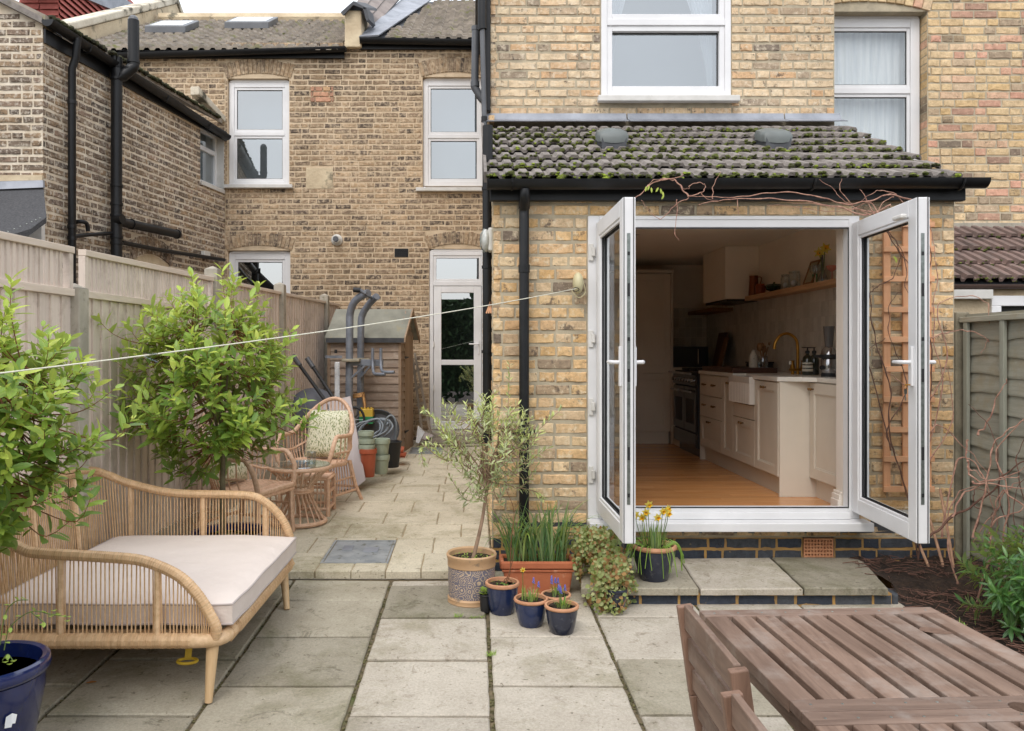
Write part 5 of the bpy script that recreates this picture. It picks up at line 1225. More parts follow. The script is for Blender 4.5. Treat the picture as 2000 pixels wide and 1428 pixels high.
# tall cupboards on the back wall
tu = thing('tall_cupboard', 'tall grey shaker cupboards against the dark back wall of the kitchen', 'cupboard', (1.3, 9.35, ZF))
box('carcass', M['cab'], tu, KX0, 2.29, 9.36, KY1-.01, ZF, 2.36)
for x in (.9, 1.37, 1.845):
    shaker(tu, 'door', (x-.0, 9.355, 1.19), (1, 0, 0), (0, -1, 0), .465, 1.16); shaker(tu, 'door', (x, 9.355, ZF+.14), (1, 0, 0), (0, -1, 0), .465, .685)
box('side_panel', M['cab'], tu, 2.312, 2.335, 9.33, KY1-.01, ZF, 2.36); box('cornice', M['cab'], tu, KX0, 2.34, 9.32, KY1-.01, 2.362, 2.40, bev=.005)
for x in (1.80, 1.88): knob(tu, (x, 9.335, 1.225), (0, -1, 0)); knob(tu, (x, 9.335, 1.15), (0, -1, 0))
vg_ = box('plinth_vent', M['worktop'], tu, 1.72, 1.86, 9.345, 9.355, ZF+.035, ZF+.095)
for k in range(4): box('slot', M['gasket'], vg_, 1.73, 1.85, 9.343, 9.3449, ZF+.043+k*.013, ZF+.049+k*.013)
# base units along the right wall
FX, SY0, SY1 = 2.275, 5.955, 8.0; WZ = 1.252
bu = thing('kitchen_units', 'run of warm grey shaker base units with white worktop along the right kitchen wall', 'kitchen units', (2.6, 6.5, ZF))
box('end_panel', M['cab'], bu, FX+.005, 2.56, SY0-.02, SY0, ZF, WZ-.035, bev=.001)
box('side_filler', M['cab'], bu, 2.56, KX1-.01, SY0-.02, SY0-.0, ZF, WZ-.035)
box('carcass', M['cab'], bu, FX+.022, KX1-.01, SY0, 6.448, ZF+.14, WZ-.035); box('carcass', M['cab'], bu, FX+.022, KX1-.01, 6.985, SY1, ZF+.14, WZ-.035); box('carcass', M['cab'], bu, FX+.022, KX1-.01, 6.45, 6.983, ZF+.14, 1.01)
box('plinth', M['cab'], bu, FX+.05, FX+.07, SY0+.001, SY1, ZF, ZF+.139)
box('far_end_panel', M['cab'], bu, FX+.003, KX1-.01, SY1, SY1+.02, ZF, WZ-.035)
nl = (-1, 0, 0); dy = (0, 1, 0)
def kdoor(y0, y1, z0, z1, **k): return shaker(bu, 'door' if not k.get('slab_') else 'drawer_front', (FX+.02, y0, z0), dy, nl, y1-y0, z1-z0, **k)
kdoor(SY0+.002, 6.45, ZF+.145, WZ-.04, fr_w=.07); kdoor(6.452, 6.983, ZF+.145, .88, fr_w=.07); kdoor(6.452, 6.983, .885, 1.0, slab_=True)
kdoor(6.985, 7.3, ZF+.145, WZ-.04, fr_w=.06); kdoor(7.302, 7.998, ZF+.145, .80, fr_w=.07); kdoor(7.302, 7.998, .803, 1.01, slab_=True); kdoor(7.302, 7.998, 1.013, WZ-.04, slab_=True)
for y, z in ((6.2, 1.165), (6.72, .84), (7.05, 1.16), (7.5, 1.12), (7.5, .92), (7.8, 1.12), (7.8, .92), (7.65, .76)): knob(bu, (FX, y, z), nl); knob(bu, (FX, y+.05, z), nl)
box('shallow_unit', M['cab'], bu, 2.522, KX1-.01, 5.40, SY0-.021, ZF+.14, WZ-.035); shaker(bu, 'door', (2.52, 5.41, ZF+.145), dy, nl, .52, WZ-.04-ZF-.145, fr_w=.08)
box('plinth', M['cab'], bu, 2.55, 2.57, 5.40, SY0-.021, ZF, ZF+.139); knob(bu, (2.50, 5.86, 1.165), nl); knob(bu, (2.50, 5.89, 1.165), nl)
wt = MB(); wz0_, wz1_ = WZ-.033, WZ
pl = [(2.50, 5.40), (KX1-.01, 5.40), (KX1-.01, 8.02), (FX-.012, 8.02), (FX-.012, 6.95), (FX+.10, 6.95), (FX+.10, 6.50), (FX-.012, 6.50), (FX-.012, 5.94), (2.42, 5.88), (2.50, 5.80)]
wt.prism([(x, y, wz0_) for x, y in pl], (0, 0, .033)); wt.build('worktop', M['worktop'], bu, bev=.003)
box('upstand', M['worktop'], bu, KX1-.028, KX1-.0125, 5.40, 7.3, WZ+.001, WZ+.11)
sk_ = thing('butler_sink', 'white fluted butler sink set into the worktop between the kitchen units', 'sink', (2.3, 6.7, 1.0))
b = MB(); yy0, yy1, xx0, z0, z1 = 6.455, 6.98, 2.235, 1.012, 1.235; n = 13
pf = []
for k in range(n*6+1):
    t = k/(n*6); pf.append((xx0 + .008*(1-abs(math.cos(math.pi*n*t)))*1.0, yy0 + (yy1-yy0)*t))
b.prism([(x, y, z0+.0) for x, y in pf] + [(2.372, yy1, z0), (2.372, yy0, z0)], (0, 0, z1-z0-.05)); b.box(xx0-.002, 2.372, yy0, yy1, z1-.0495, z1)
b.build('fluted_front', mat('white_ceramic', (222,218,210), (214,210,202), 3, .15, coat=.4), sk_)
MB().box(2.378, 2.85, 6.505, 6.945, 1.225, 1.2495).build('basin', MATS['white_ceramic'], sk_)
# tap
tp = thing('brass_tap', 'tall brass swan neck tap on the worktop behind the sink', 'tap', (2.72, 6.67, WZ))
Yp = 6.67; tpth = curve([P(1558, 715, Yp), P(1558, 680, Yp), P(1554, 662, Yp), P(1540, 652, Yp), P(1525, 655, Yp), P(1515, 668, Yp), P(1512, 682, Yp)], 6)
MB().tube([P(1558, 735, Yp)] + tpth, .012, 12).build('spout', M['brass'], tp, smooth=True)
b = MB()
for px in (1548, 1568): b.tube([P(px, 738, Yp), P(px, 722, Yp), P(px, 718, Yp), P(px, 708, Yp), P(px, 704, Yp)], [.013, .012, .02, .012, .016], 12)
b.build('valve', M['brass'], tp, smooth=True); MB().bar(P(1542, 722, Yp), P(1574, 722, Yp), .03, .022).build('bridge', M['brass'], tp, bev=.004)
MB().tube([P(1543, 712, Yp-.03), P(1543, 705, Yp-.03)], .011, 10).build('lever_cap', M['worktop'], tp)
# soap bottles
M['amber'] = mat('dark_green_bottle', (40,44,30), (34,38,26), 5, .12, coat=.5); M['label'] = mat('bottle_label', (206,200,184), rough=.7)
for px, Yq, hh, lb in ((1577, 6.45, 0, 'dark pump bottle with white label bands beside the brass tap'), (1590, 6.5, 0, 'dark green pump bottle without label bands, right of the other pump bottle')):
    c = P(px, 738, Yq); c.z = WZ; t = thing('soap_bottle', lb, 'bottle', c, 'pump bottles by the kitchen sink')
    MB().lathe([(.037, 0), (.04, .01), (.04, .12), (.034, .145), (.014, .165), (.014, .18)], c, 18).build('bottle', M['amber'], t, smooth=True)
    MB().lathe([(.017, .175), (.017, .195), (.006, .2), (.006, .22)], c, 12).bar(c+Vector((.01, 0, .222)), c+Vector((-.045, 0, .222)), .012, .008).build('pump', M['gasket'], t)
    if px < 1580: MB().lathe([(.0408, .03), (.0408, .048), (.0402, .05)], c, 18).lathe([(.0408, .06), (.0408, .076), (.0402, .078)], c, 18).lathe([(.0408, .088), (.0408, .1), (.0402, .102)], c, 18).build('label_band', M['label'], t)
# juicer / blender by the reveal
c = P(1619, 742, 6.0); c.z = WZ; t = thing('citrus_juicer', 'steel kitchen juicer with a tall clear funnel at the near end of the worktop', 'juicer', c)
M['chrome'] = mat('polished_steel', (190,190,192), (150,150,152), 6, .15, metal=.9)
MB().lathe([(.055, 0), (.057, .02), (.05, .03)], c, 20).build('base', M['gasket'], t, smooth=True); MB().lathe([(.05, .03), (.056, .05), (.056, .13), (.05, .14)], c, 20).build('body', M['chrome'], t, smooth=True)
MB().lathe([(.066, .14), (.068, .145), (.068, .165), (.06, .168)], c, 20).bar(c+Vector((0, 0, .155)), c+Vector((-.11, 0, .155)), .024, .02).build('drip_tray', M['gasket'], t); MB().lathe([(.058, .168), (.05, .2), (.03, .225), (.02, .23)], c, 20).build('lid', M['chrome'], t, smooth=True)
MB().lathe([(.028, .225), (.04, .37), (.041, .38)], c, 16).build('funnel', mat('smoked_plastic', (96,92,90), (90,86,84), 3, .2), t, smooth=True)
MB().tube([c+Vector((-.05, -.02, .07)), c+Vector((-.07, -.03, .07))], .017, 12).build('dial', M['gasket'], t)
# wooden utensils, mottled bottle, board, dark box
c = P(1490, 722, 7.35); c.z = WZ; t = thing('utensil_jar', 'glass jar of wooden spoons at the back of the worktop', 'utensil jar', c)
M['jar'] = glass('jar_glass', .12, (.8, .82, .8, 1)); M['spoon'] = wood('olive_wood', (150,108,66), (110,76,44), 2, .6)
MB().lathe([(.04, 0), (.045, .01), (.045, .14), (.04, .15)], c, 16).build('jar', M['jar'], t, smooth=True)
for dx, dyy, zz, hr in ((-.03, 0, .27, .028), (.02, .02, .25, .024), (.06, 0, .31, .012), (-.01, -.02, .29, .018)):
    b = MB().tube([c+Vector((-dx*.2, 0, .01)), c+Vector((dx*.8, dyy, zz*.75))], .006, 8).ball(c+Vector((dx, dyy, zz*.85)), hr, 10, 6, 1.5); b.build('spoon', M['spoon'], t, smooth=True)
c = P(1471, 720, 7.25); c.z = WZ; t = thing('speckled_bottle', 'white speckled ceramic bottle beside the wooden spoons', 'bottle', c)
MB().lathe([(.034, 0), (.038, .02), (.038, .13), (.03, .16), (.016, .18), (.016, .2), (.02, .205)], c, 16).build('bottle', mat('speckled_ceramic', (190,182,168), (184,176,160), 5, .4, c3=(60,50,44), s3=60, lo3=.62, hi3=.66), t, smooth=True)
t = thing('chopping_board', 'long dark walnut chopping board lying on the worktop', 'chopping board', (2.5, 7.4, WZ))
M['walnut'] = wood('dark_walnut', (84,50,32), (52,30,20), 1, .5)
box('board', M['walnut'], t, 2.28, 2.68, 7.02, 7.95, WZ, WZ+.045, bev=.006)
c = P(1452, 718, 7.9); t = thing('dark_tin', 'low dark rectangular tin at the back of the worktop', 'tin', (c.x, 7.9, WZ)); box('body', M['gasket'], t, 2.7, 2.9, 7.7, 7.9, WZ+.001, WZ+.075, bev=.01); box('lid', M['black'], t, 2.695, 2.905, 7.695, 7.905, WZ+.076, WZ+.09, bev=.004)
# range cooker
rc = thing('range_cooker', 'dark range cooker with a row of knobs and steel handles beyond the kitchen units', 'cooker', (2.6, 8.45, ZF))
box('body', M['gasket'], rc, 2.26, KX1-.02, 8.03, 8.93, ZF+.1, 1.235); M['dk'] = mat('dark_enamel', (52,50,48), (46,44,42), 3, .2)
box('plinth', M['dk'], rc, 2.31, 2.33, 8.03, 8.93, ZF, ZF+.099); box('fascia', M['dk'], rc, 2.235, 2.259, 8.035, 8.925, 1.09, 1.2, bev=.004)
for k in range(8): y = 8.1+k*.108; MB().tube([(2.235, y, 1.145), (2.205, y, 1.145)], .02, 12).build('dial', M['chrome'], rc, smooth=True)
for y0, y1 in ((8.04, 8.475), (8.485, 8.92)):
    d_ = box('oven_door', M['dk'], rc, 2.24, 2.259, y0, y1, .62, 1.075, bev=.003); box('window', M['gasket'], d_, 2.2385, 2.2395, y0+.07, y1-.07, .70, .95)
    MB().tube([(2.2, y0+.05, 1.03), (2.2, y1-.05, 1.03)], .012, 10).build('handle', M['chrome'], d_, smooth=True)
box('storage_drawer', M['dk'], rc, 2.24, 2.259, 8.04, 8.92, ZF+.11, .605, bev=.003); MB().tube([(2.19, 8.04, 1.215), (2.19, 8.92, 1.215)], .013, 10).build('towel_rail', M['chrome'], rc, smooth=True)
for y in (8.2, 8.5, 8.8): MB().box(2.33, 2.88, y-.12, y+.12, 1.236, 1.262).build('pan_support', M['gasket'], rc, bev=.004)
# back run, microwave, boards, kettle
b2 = thing('back_counter', 'short dark grey counter with white worktop in the far corner of the kitchen', 'counter', (2.6, 9.6, ZF)); box('carcass', M['cab'], b2, 2.34, KX1-.01, 9.42, KY1-.01, ZF, 1.219); box('worktop', M['worktop'], b2, 2.337, KX1-.01, 9.38, KY1-.01, 1.22, 1.255, bev=.003); box('filler', M['cab'], b2, 2.34, KX1-.02, 8.95, 9.378, ZF, 1.24)
mw = thing('microwave', 'black microwave on the back counter of the kitchen', 'microwave', (2.5, 9.6, 1.255)); box('body', M['gasket'], mw, 2.35, 2.80, 9.5, 9.9, 1.256, 1.5, bev=.006); box('door', M['dk'], mw, 2.36, 2.66, 9.485, 9.499, 1.27, 1.49, bev=.003); MB().tube([(2.67, 9.47, 1.29), (2.67, 9.47, 1.47)], .007, 8).build('handle', M['chrome'], mw)
t = thing('standing_board', 'tall dark wooden board standing against the kitchen wall behind the cooker', 'chopping board', (2.8, 9.1, 1.25)); MB().hexa([(2.78,9.0,1.262),(2.81,9.0,1.262),(2.81,9.3,1.262),(2.78,9.3,1.262),(2.86,9.0,1.66),(2.89,9.0,1.66),(2.89,9.3,1.66),(2.86,9.3,1.66)]).build('board', M['walnut'], t, bev=.006); MB().hexa([(2.75,8.9,1.262),(2.77,8.9,1.262),(2.77,9.02,1.262),(2.75,9.02,1.262),(2.84,8.9,1.6),(2.86,8.9,1.6),(2.86,9.02,1.6),(2.84,9.02,1.6)]).build('handle_board', M['spoon'], t, bev=.004)
# extractor chimney and shelf
hx = thing('cooker_hood', 'boxed plaster cooker hood above the range cooker', 'cooker hood', (2.77, 8.6, 1.98))
box('casing', M['wall_cream'], hx, 2.60, KX1-.001, 8.23, 9.02, 1.985, ZC-.001, bev=.003); box('underside', M['dk'], hx, 2.62, KX1-.01, 8.25, 9.0, 1.96, 1.984); box('far_shelf', M['spoon'], hx, 2.7, KX1, 9.02, KY1-.01, 1.9, 1.94)
shf = thing('wall_shelf', 'long pale oak shelf above the wall tiles', 'shelf', (2.87, 6.8, 2.0)); M['oak_y'] = wood('pale_oak', (206,166,126), (178,136,98), 1, .6)
box('board', M['oak_y'], shf, 2.8, KX1-.001, 5.4, 8.228, 1.965, 2.01, bev=.003)
SX = 2.86
def onshelf(px): return SX*F/(px-VPX)
c = Vector((SX, onshelf(1472), 2.01)); t = thing('copper_jug', 'tall copper jug with a handle at the far end of the shelf', 'jug', c); M['copper'] = mat('copper', (150,92,64), (120,70,48), 10, .3, metal=.8)
MB().lathe([(.05, 0), (.052, .01), (.045, .12), (.042, .19), (.045, .205)], c, 18).build('body', M['copper'], t, smooth=True); MB().tube(curve([c+Vector((.03, -.03, .19)), c+Vector((.05, -.075, .18)), c+Vector((.04, -.08, .12)), c+Vector((.03, -.04, .08))], 4), .005, 6).build('handle', M['copper'], t, smooth=True)
c = Vector((SX, onshelf(1485), 2.01)); t = thing('orange_mug', 'small orange brown stoneware pot next to the copper jug', 'pot', c); MB().lathe([(.04, 0), (.048, .02), (.048, .08), (.04, .1), (.042, .105)], c, 16).build('body', mat('orange_glaze', (150,70,34), (120,54,28), 10, .3), t, smooth=True); MB().tube([c+Vector((0, -.045, .08)), c+Vector((0, -.07, .06)), c+Vector((0, -.045, .03))], .005, 6).build('handle', MATS['orange_glaze'], t)
c = Vector((SX, onshelf(1512), 2.01)); t = thing('green_bowl', 'dark green rounded bowl on the shelf', 'bowl', c); MB().lathe([(.03, 0), (.07, .02), (.085, .05), (.07, .07), (.02, .078)], c, 18).build('bowl', mat('dark_green_glaze', (40,62,44), (30,44,34), 14, .25, coat=.5), t, smooth=True); MB().ball(c+Vector((0, 0, .083)), .012, 8, 5).build('lid_knob', MATS['dark_green_glaze'], t)
for px, r_, hh, lb in ((1534, .042, .13, 'smaller of the two glass jars, on the left'), (1551, .052, .14, 'larger of the two glass jars, next to the leaning picture frame')):
    c = Vector((SX, onshelf(px), 2.01)); t = thing('glass_jar', lb, 'jar', c, 'glass jars on the kitchen shelf'); MB().lathe([(r_*.9, 0), (r_, .01), (r_, hh-.03), (r_*.8, hh-.01), (r_*.8, hh)], c, 16).build('body', M['jar'], t, smooth=True); MB().lathe([(r_*.86, hh-.008), (r_*.9, hh), (r_*.86, hh+.008)], c, 16).build('lid', M['jar'], t, smooth=True); MB().ball(c+Vector((0, 0, .04)), r_*.6, 8, 6, 1).build('contents', M['net'], t, smooth=True)
y0 = onshelf(1585); t = thing('picture_frame', 'small wooden picture frame leaning on the kitchen shelf', 'picture frame', (SX, y0, 2.01))
def fq(u, z, d): return (2.83 + z*.35 - d, y0 + u, 2.012 + z)      # leans back against the wall
f = MB()
for (u0, u1, z0, z1) in ((-.09, -.075, 0, .2), (.075, .09, 0, .2), (-.075, .075, 0, .015), (-.075, .075, .185, .2)): f.hexa([fq(u0,z0,.012), fq(u0,z0,0), fq(u1,z0,0), fq(u1,z0,.012), fq(u0,z1,.012), fq(u0,z1,0), fq(u1,z1,0), fq(u1,z1,.012)])
f.build('frame', M['spoon'], t); f = MB(); f.hexa([fq(-.075,.015,.004), fq(-.075,.015,0), fq(.075,.015,0), fq(.075,.015,.004), fq(-.075,.185,.004), fq(-.075,.185,0), fq(.075,.185,0), fq(.075,.185,.004)]).build('mount', mat('aged_paper', (170,158,130), rough=.8), t)
for px, lb in ((1589, 'clear wine glass with a green stem standing on the shelf behind the daffodils'), (1596, 'clear wine glass with a green stem nearest the daffodil vase')):
    c = Vector((SX-.02, onshelf(px+4), 2.01)); t = thing('wine_glass', lb, 'glass', c, 'green stemmed wine glasses on the shelf'); MB().lathe([(.03, 0), (.006, .006), (.007, .07), (.01, .075)], c, 12).build('stem', mat('green_glass_%d' % px, (50,110,60), rough=.15), t, smooth=True); MB().lathe([(.008, .075), (.03, .1), (.034, .14), (.032, .15)], c, 12).build('bowl', M['jar'], t, smooth=True)
c = Vector((SX, onshelf(1607), 2.01)); t = thing('daffodil_vase', 'glass bud vase with two yellow daffodils and a twisted candle on the shelf', 'vase', c)
MB().lathe([(.035, 0), (.04, .02), (.03, .05), (.014, .08), (.018, .1)], c, 14).build('vase', M['jar'], t, smooth=True); M['daff'] = leaf_mat('daffodil_yellow', (242,210,50), (250,226,84)); M['daff_c'] = mat('daffodil_trumpet', (240,192,40), (232,180,32), 20, .5)
M['stalk'] = mat('green_stalk', (96,120,52), (80,104,44), 9, .5)
def daffodil(parent, p, d, s=1, sub=False):
    """six petals and a trumpet facing d"""
    d = Vector(d).normalized(); u = d.orthogonal().normalized(); v = d.cross(u); b = MB()
    for k in range(6):
        a = math.pi/3*k; e1 = u*math.cos(a)+v*math.sin(a); e2 = -u*math.sin(a)+v*math.cos(a)
        b.add([p, p+e1*.014*s+e2*.009*s+d*.002, p+e1*.032*s+d*.004*s, p+e1*.014*s-e2*.009*s+d*.002], [(0, 1, 2, 3)])
    o = b.build('daffodil_petals', M['daff'], parent)
    MB().tube([p, p+d*.012*s, p+d*.02*s], [.006*s, .008*s, .012*s], 10, cap=False).build('trumpet', M['daff_c'], o if not sub else parent, smooth=True)
for dx, dz, dd in ((-.06, .25, (-.5, -.8, -.2)), (.045, .27, (-.1, -1, .2))): q = c + Vector((0, -dx, dz)); MB().tube([c+Vector((0, 0, .04)), c.lerp(q, .6)+Vector((0, 0, .03)), q], .0035, 6).build('stalk', M['stalk'], t); daffodil(t, q, dd, 1.6)
MB().tube([c+Vector((.02, .06, 0)), c+Vector((.02, .06, .26))], [.011, .009], 8).build('twisted_candle', M['greypipe'], t)
c = Vector((SX, onshelf(1625), 2.01)); t = thing('pink_coupe', 'pink glass coupe at the near end of the shelf', 'glass', c); MB().lathe([(.03, 0), (.005, .006), (.005, .07), (.03, .085), (.045, .11), (.044, .118)], c, 16).build('coupe', mat('pink_glass', (190,120,100), rough=.15), t, smooth=True); MB().lathe([(.032, -.0), (.03, .004), (.01, .008)], c, 14).build('foot', MATS['pink_glass'], t)
for x, y in ((1.5, 7.4), (1.0, 7.9), (1.3, 6.3)): t = thing('ceiling_spotlight', {1.5: 'small recessed ceiling spotlight in the middle of the kitchen', 1.0: 'small recessed ceiling spotlight nearest the tall cupboards', 1.3: 'small recessed ceiling spotlight nearest the french doors'}[x], 'spotlight', (x, y, ZC), 'recessed spotlights in the kitchen ceiling'); MB().lathe([(.045, -.004), (.045, -.0001), (.03, -.0001)], (x, y, ZC), 18).build('rim', M['plaster'], t); MB().lathe([(.03, -.005), (.028, -.0045), (.01, -.0042)], (x, y, ZC), 18).build('bulb', M['steel'], t)
# ------------------------------------------------------------------ rattan daybed
M['rattan'] = mat('honey_rattan', (222,190,152), (200,166,126), 40, .55, bd=.002, bs=220, vary=.08)
M['cane'] = mat('honey_cane_strand', (218,184,142), (196,158,116), 30, .55, vary=.1)
M['cushion'] = mat('pale_pink_cushion', (216,204,196), (208,196,188), 3, .9, bd=.02, bs=4)
M['piping'] = mat('grey_piping', (176,166,162), rough=.9)
M['leg'] = wood('pale_turned_wood', (216,186,144), (198,164,122), 2, .5, .06)
day = thing('rattan_daybed', 'honey rattan daybed with curved open cane sides and a pale seat cushion', 'daybed', (-1.6, 3.95, -.02))
DX0, DX1, DY0, DY1 = -2.12, -1.05, 3.33, 4.62; ZR = .235
def rr(pts, r, name='frame_rail', n=10): return MB().tube(pts, r, n).build(name, M['rattan'], day, smooth=True)
low = [(DX1-.1, DY0, ZR), (DX0+.12, DY0, ZR), (DX0+.03, DY0+.04, ZR), (DX0, DY0+.14, ZR), (DX0, DY1-.14, ZR), (DX0+.03, DY1-.04, ZR), (DX0+.12, DY1, ZR), (DX1-.1, DY1, ZR), (DX1-.02, DY1-.02, ZR), (DX1, DY1-.1, ZR), (DX1, DY0+.1, ZR), (DX1-.008, DY0+.05, ZR), (DX1-.025, DY0+.022, ZR), (DX1-.055, DY0+.006, ZR)]
MB().tube(low, .03, 12, closed=True).build('lower_rail', M['rattan'], day, smooth=True)
for zz in (ZR-.012, ZR+.012): MB().tube([(DX1-.004, DY0+.10, zz), (DX1+.004, DY0+.2, zz), (DX1+.004, DY1-.2, zz), (DX1-.004, DY1-.10, zz)], [.012, .024, .024, .012], 8).build('front_rail', M['rattan'], day, smooth=True)
near = [(DX1-.035, DY0+.012, .235), (-1.075, DY0, .285), (-1.105, DY0, .35), (-1.16, DY0, .435), (-1.24, DY0, .51), (-1.37, DY0, .565), (-1.5, DY0, .582), (-1.80, DY0, .60), (-1.88, DY0, .615), (-1.97, DY0+.01, .665), (-2.07, DY0+.05, .73), (-2.12, DY0+.14, .775)]
far = [(-2.15, DY1-.16, .775), (-2.1, DY1-.05, .735), (-2.0, DY1, .68), (-1.76, DY1, .625), (-1.5, DY1, .615), (-1.32, DY1, .61), (-1.23, DY1, .585), (-1.13, DY1, .50), (-1.075, DY1, .40), (-1.06, DY1, .31), (DX1-.035, DY1-.012, .235)]
toprail = curve(near + [(-2.14, 3.75, .79), (-2.15, 4.1, .79)] + far, 5)
rr(toprail, .022, 'top_rail', 12)
# wrapped bands on the rail: thin rings
b = MB(); L = 0
for i in range(0, len(toprail)-1):
    a = toprail[i]; c = toprail[i+1]; d = (c-a); m_ = int(d.length/.0085) or 1
    u = d.normalized(); s_ = u.orthogonal().normalized(); v = u.cross(s_)
    for k in range(m_):
        p = a.lerp(c, k/m_)
        if not vis(p, 10): continue
        b.add([p + (s_*math.cos(t)+v*math.sin(t))*.0242 - u*.003 for t in [q*math.pi/4 for q in range(8)]] + [p + (s_*math.cos(t)+v*math.sin(t))*.0242 + u*.003 for t in [q*math.pi/4 for q in range(8)]], [(q, (q+1) % 8, 8+(q+1) % 8, 8+q) for q in range(8)])
lowc = curve([Vector(p) for p in low] + [Vector(low[0])], 4)
for i in range(len(lowc)-1):
    a = lowc[i]; c = lowc[i+1]; d = (c-a); m_ = int(d.length/.0095) or 1
    u = d.normalized(); s_ = Vector((0, 0, 1)); v = u.cross(s_)
    for k in range(m_):
        p = a.lerp(c, k/m_) + Vector((0, 0, .0015*math.sin(k*2.1)))
        if not vis(p, 10) or (p.x > DX1-.13 and (p.y < DY0+.13 or p.y > DY1-.13)): continue
        b.add([p + (s_*math.cos(t)+v*math.sin(t))*(.0325+.0008*math.sin(k*1.7)) - u*.0036 for t in [q*math.pi/5 for q in range(10)]] + [p + (s_*math.cos(t)+v*math.sin(t))*.0325 + u*.0036 for t in [q*math.pi/5 for q in range(10)]], [(q, (q+1) % 10, 10+(q+1) % 10, 10+q) for q in range(10)])
b.build('cane_wrapping', M['cane'], day, kind='stuff')
def lowpt(t):     # point on the lower rail below a top rail point
    x, y, z = t
    if y < DY0+.12 and x > DX0+.12: return Vector((x, DY0, ZR+.01))
    if y > DY1-.12 and x > DX0+.12: return Vector((x, DY1, ZR+.01))
    return Vector((max(x+.04, DX0+.01), min(max(y, DY0+.05), DY1-.05), ZR+.01))
Lr = [0]
for a, c in zip(toprail, toprail[1:]): Lr.append(Lr[-1] + (c-a).length)
tot = Lr[-1]; n = 204; k_post = {int(n*f) for f in (.115, .225, .34, .46, .57, .69, .80, .90)}
def at(s_):
    for i in range(len(Lr)-1):
        if Lr[i+1] >= s_: return toprail[i].lerp(toprail[i+1], (s_-Lr[i])/(Lr[i+1]-Lr[i]+1e-9))
    return toprail[-1]
for k in range(1, n):
    t = at(tot*k/n); q = lowpt(t)
    if t.z - q.z < .05: continue
    sl_x = random.Random(k).uniform(-.004, .004)
    if k in k_post: MB().tube([q, t], .0135, 8).build('upright', M['rattan'], day, smooth=True)
    else: MB().tube([q + Vector((sl_x, 0, 0)), t - Vector((sl_x, 0, 0))], .0032, 5, cap=False).build('cane_strand', M['cane'], day, smooth=True)
for k in range(9): y = DY0+.12+k*.13; MB().tube([(DX0+.02, y, ZR-.005), (DX1-.02, y, ZR-.005)], .012, 6).build('base_slat', M['rattan'], day)
fw_ = MB()
for k in range(95): y = DY0+.08 + (DY1-DY0-.16)*k/94; fw_.tube([(DX1+.012, y-.004, ZR-.03), (DX1+.028, y, ZR), (DX1+.012, y+.004, ZR+.03)], .0035, 4, cap=False)
fw_.build('front_weave', M['cane'], day, kind='stuff')
for (x, y, dx, dyy) in ((-1.10, 3.36, -.008, -.03), (-1.09, 4.56, .05, -.22), (-2.05, 3.42, -.02, -.02), (-2.05, 4.5, -.02, .02)):
    dyy = max(dyy, -.03) if dyy > -.1 else -.12
    MB().tube([(x, y, ZR-.02), (x+dx, y+dyy, Zl(y+dyy)+.006)], [.027, .0155], 14).build('leg', M['leg'], day, smooth=True)
# cushion, pillowy
def pillow(mb, x0, x1, y0, y1, z0, z1, n=14, puff=.03, e=.06, rag=.0):
    cx, cy = (x0+x1)/2, (y0+y1)/2
    for sgn in (1, -1):
        k0 = len(mb.v)
        for i in range(n+1):
            for j in range(n+1):
                u = -1 + 2*i/n; v = -1 + 2*j/n
                d = (1-abs(u)**6)*(1-abs(v)**6); q = max(0, d)**.5
                x = cx + (x1-x0)/2*u*(1-.012*v*v); y = cy + (y1-y0)/2*v*(1-.012*u*u)
                zm = (z0+z1)/2; h = (z1-z0)/2
                z = zm + sgn*(h*(.82 if q < .3 else 1)*min(1, .75+q*.3) + puff*q*(1-u*u)*(1-v*v)) + rag*noise.noise((x*4, y*4, 3))
                mb.v.append((x, y, z))
        for i in range(n):
            for j in range(n):
                a = k0+i*(n+1)+j; f = (a, a+n+1, a+n+2, a+1); mb.f.append(f if sgn > 0 else f[::-1])
    m = (n+1)**2; k0 = len(mb.v) - 2*m
    ring = [i*(n+1) for i in range(n+1)] + [n*(n+1)+j for j in range(1, n+1)] + [i*(n+1)+n for i in range(n-1, -1, -1)] + [j for j in range(n-1, 0, -1)]
    for a, c in zip(ring, ring[1:]+ring[:1]): mb.f.append((k0+a, k0+m+a, k0+m+c, k0+c))
    return [k0+i for i in ring], [k0+m+i for i in ring]
cu = thing('seat_cushion', 'large pale pinkish cushion with grey piping filling the daybed', 'cushion', (-1.55, 3.97, .26))
b = MB(); ra, rb_ = pillow(b, DX0+.05, DX1+.035, DY0+.035, DY1-.03, .265, .40, n=22, puff=.018, rag=.007)
cb = b.build('cover', M['cushion'], cu, smooth=True, sharp=60)
for ring in (ra, rb_): MB().tube([Vector(b.v[i])*1 for i in ring], .0045, 6, closed=True).build('piping', M['piping'], cb, smooth=True)
# strap hanging below
yl = thing('yellow_strap', 'yellow strap loop hanging below the daybed frame', 'strap', P(368, 1290, 3.45)); M['yellow'] = mat('yellow_webbing', (206,176,46), (190,158,36), 20, .6)
c = P(366, 1291, 3.45); b = MB().tube([c+Vector((.042*math.cos(t), .03*math.sin(t), 0)) for t in [k*math.pi/8 for k in range(16)]], .0065, 6, closed=True).build('loop', M['yellow'], yl, smooth=True)
MB().bar(c+Vector((-.005, .02, .005)), c+Vector((-.01, .06, .07)), .028, .006).build('webbing', M['yellow'], yl); MB().bar(c+Vector((-.012, .05, .05)), c+Vector((-.012, .06, .085)), .036, .012).build('clip', M['yellow'], yl, bev=.003)

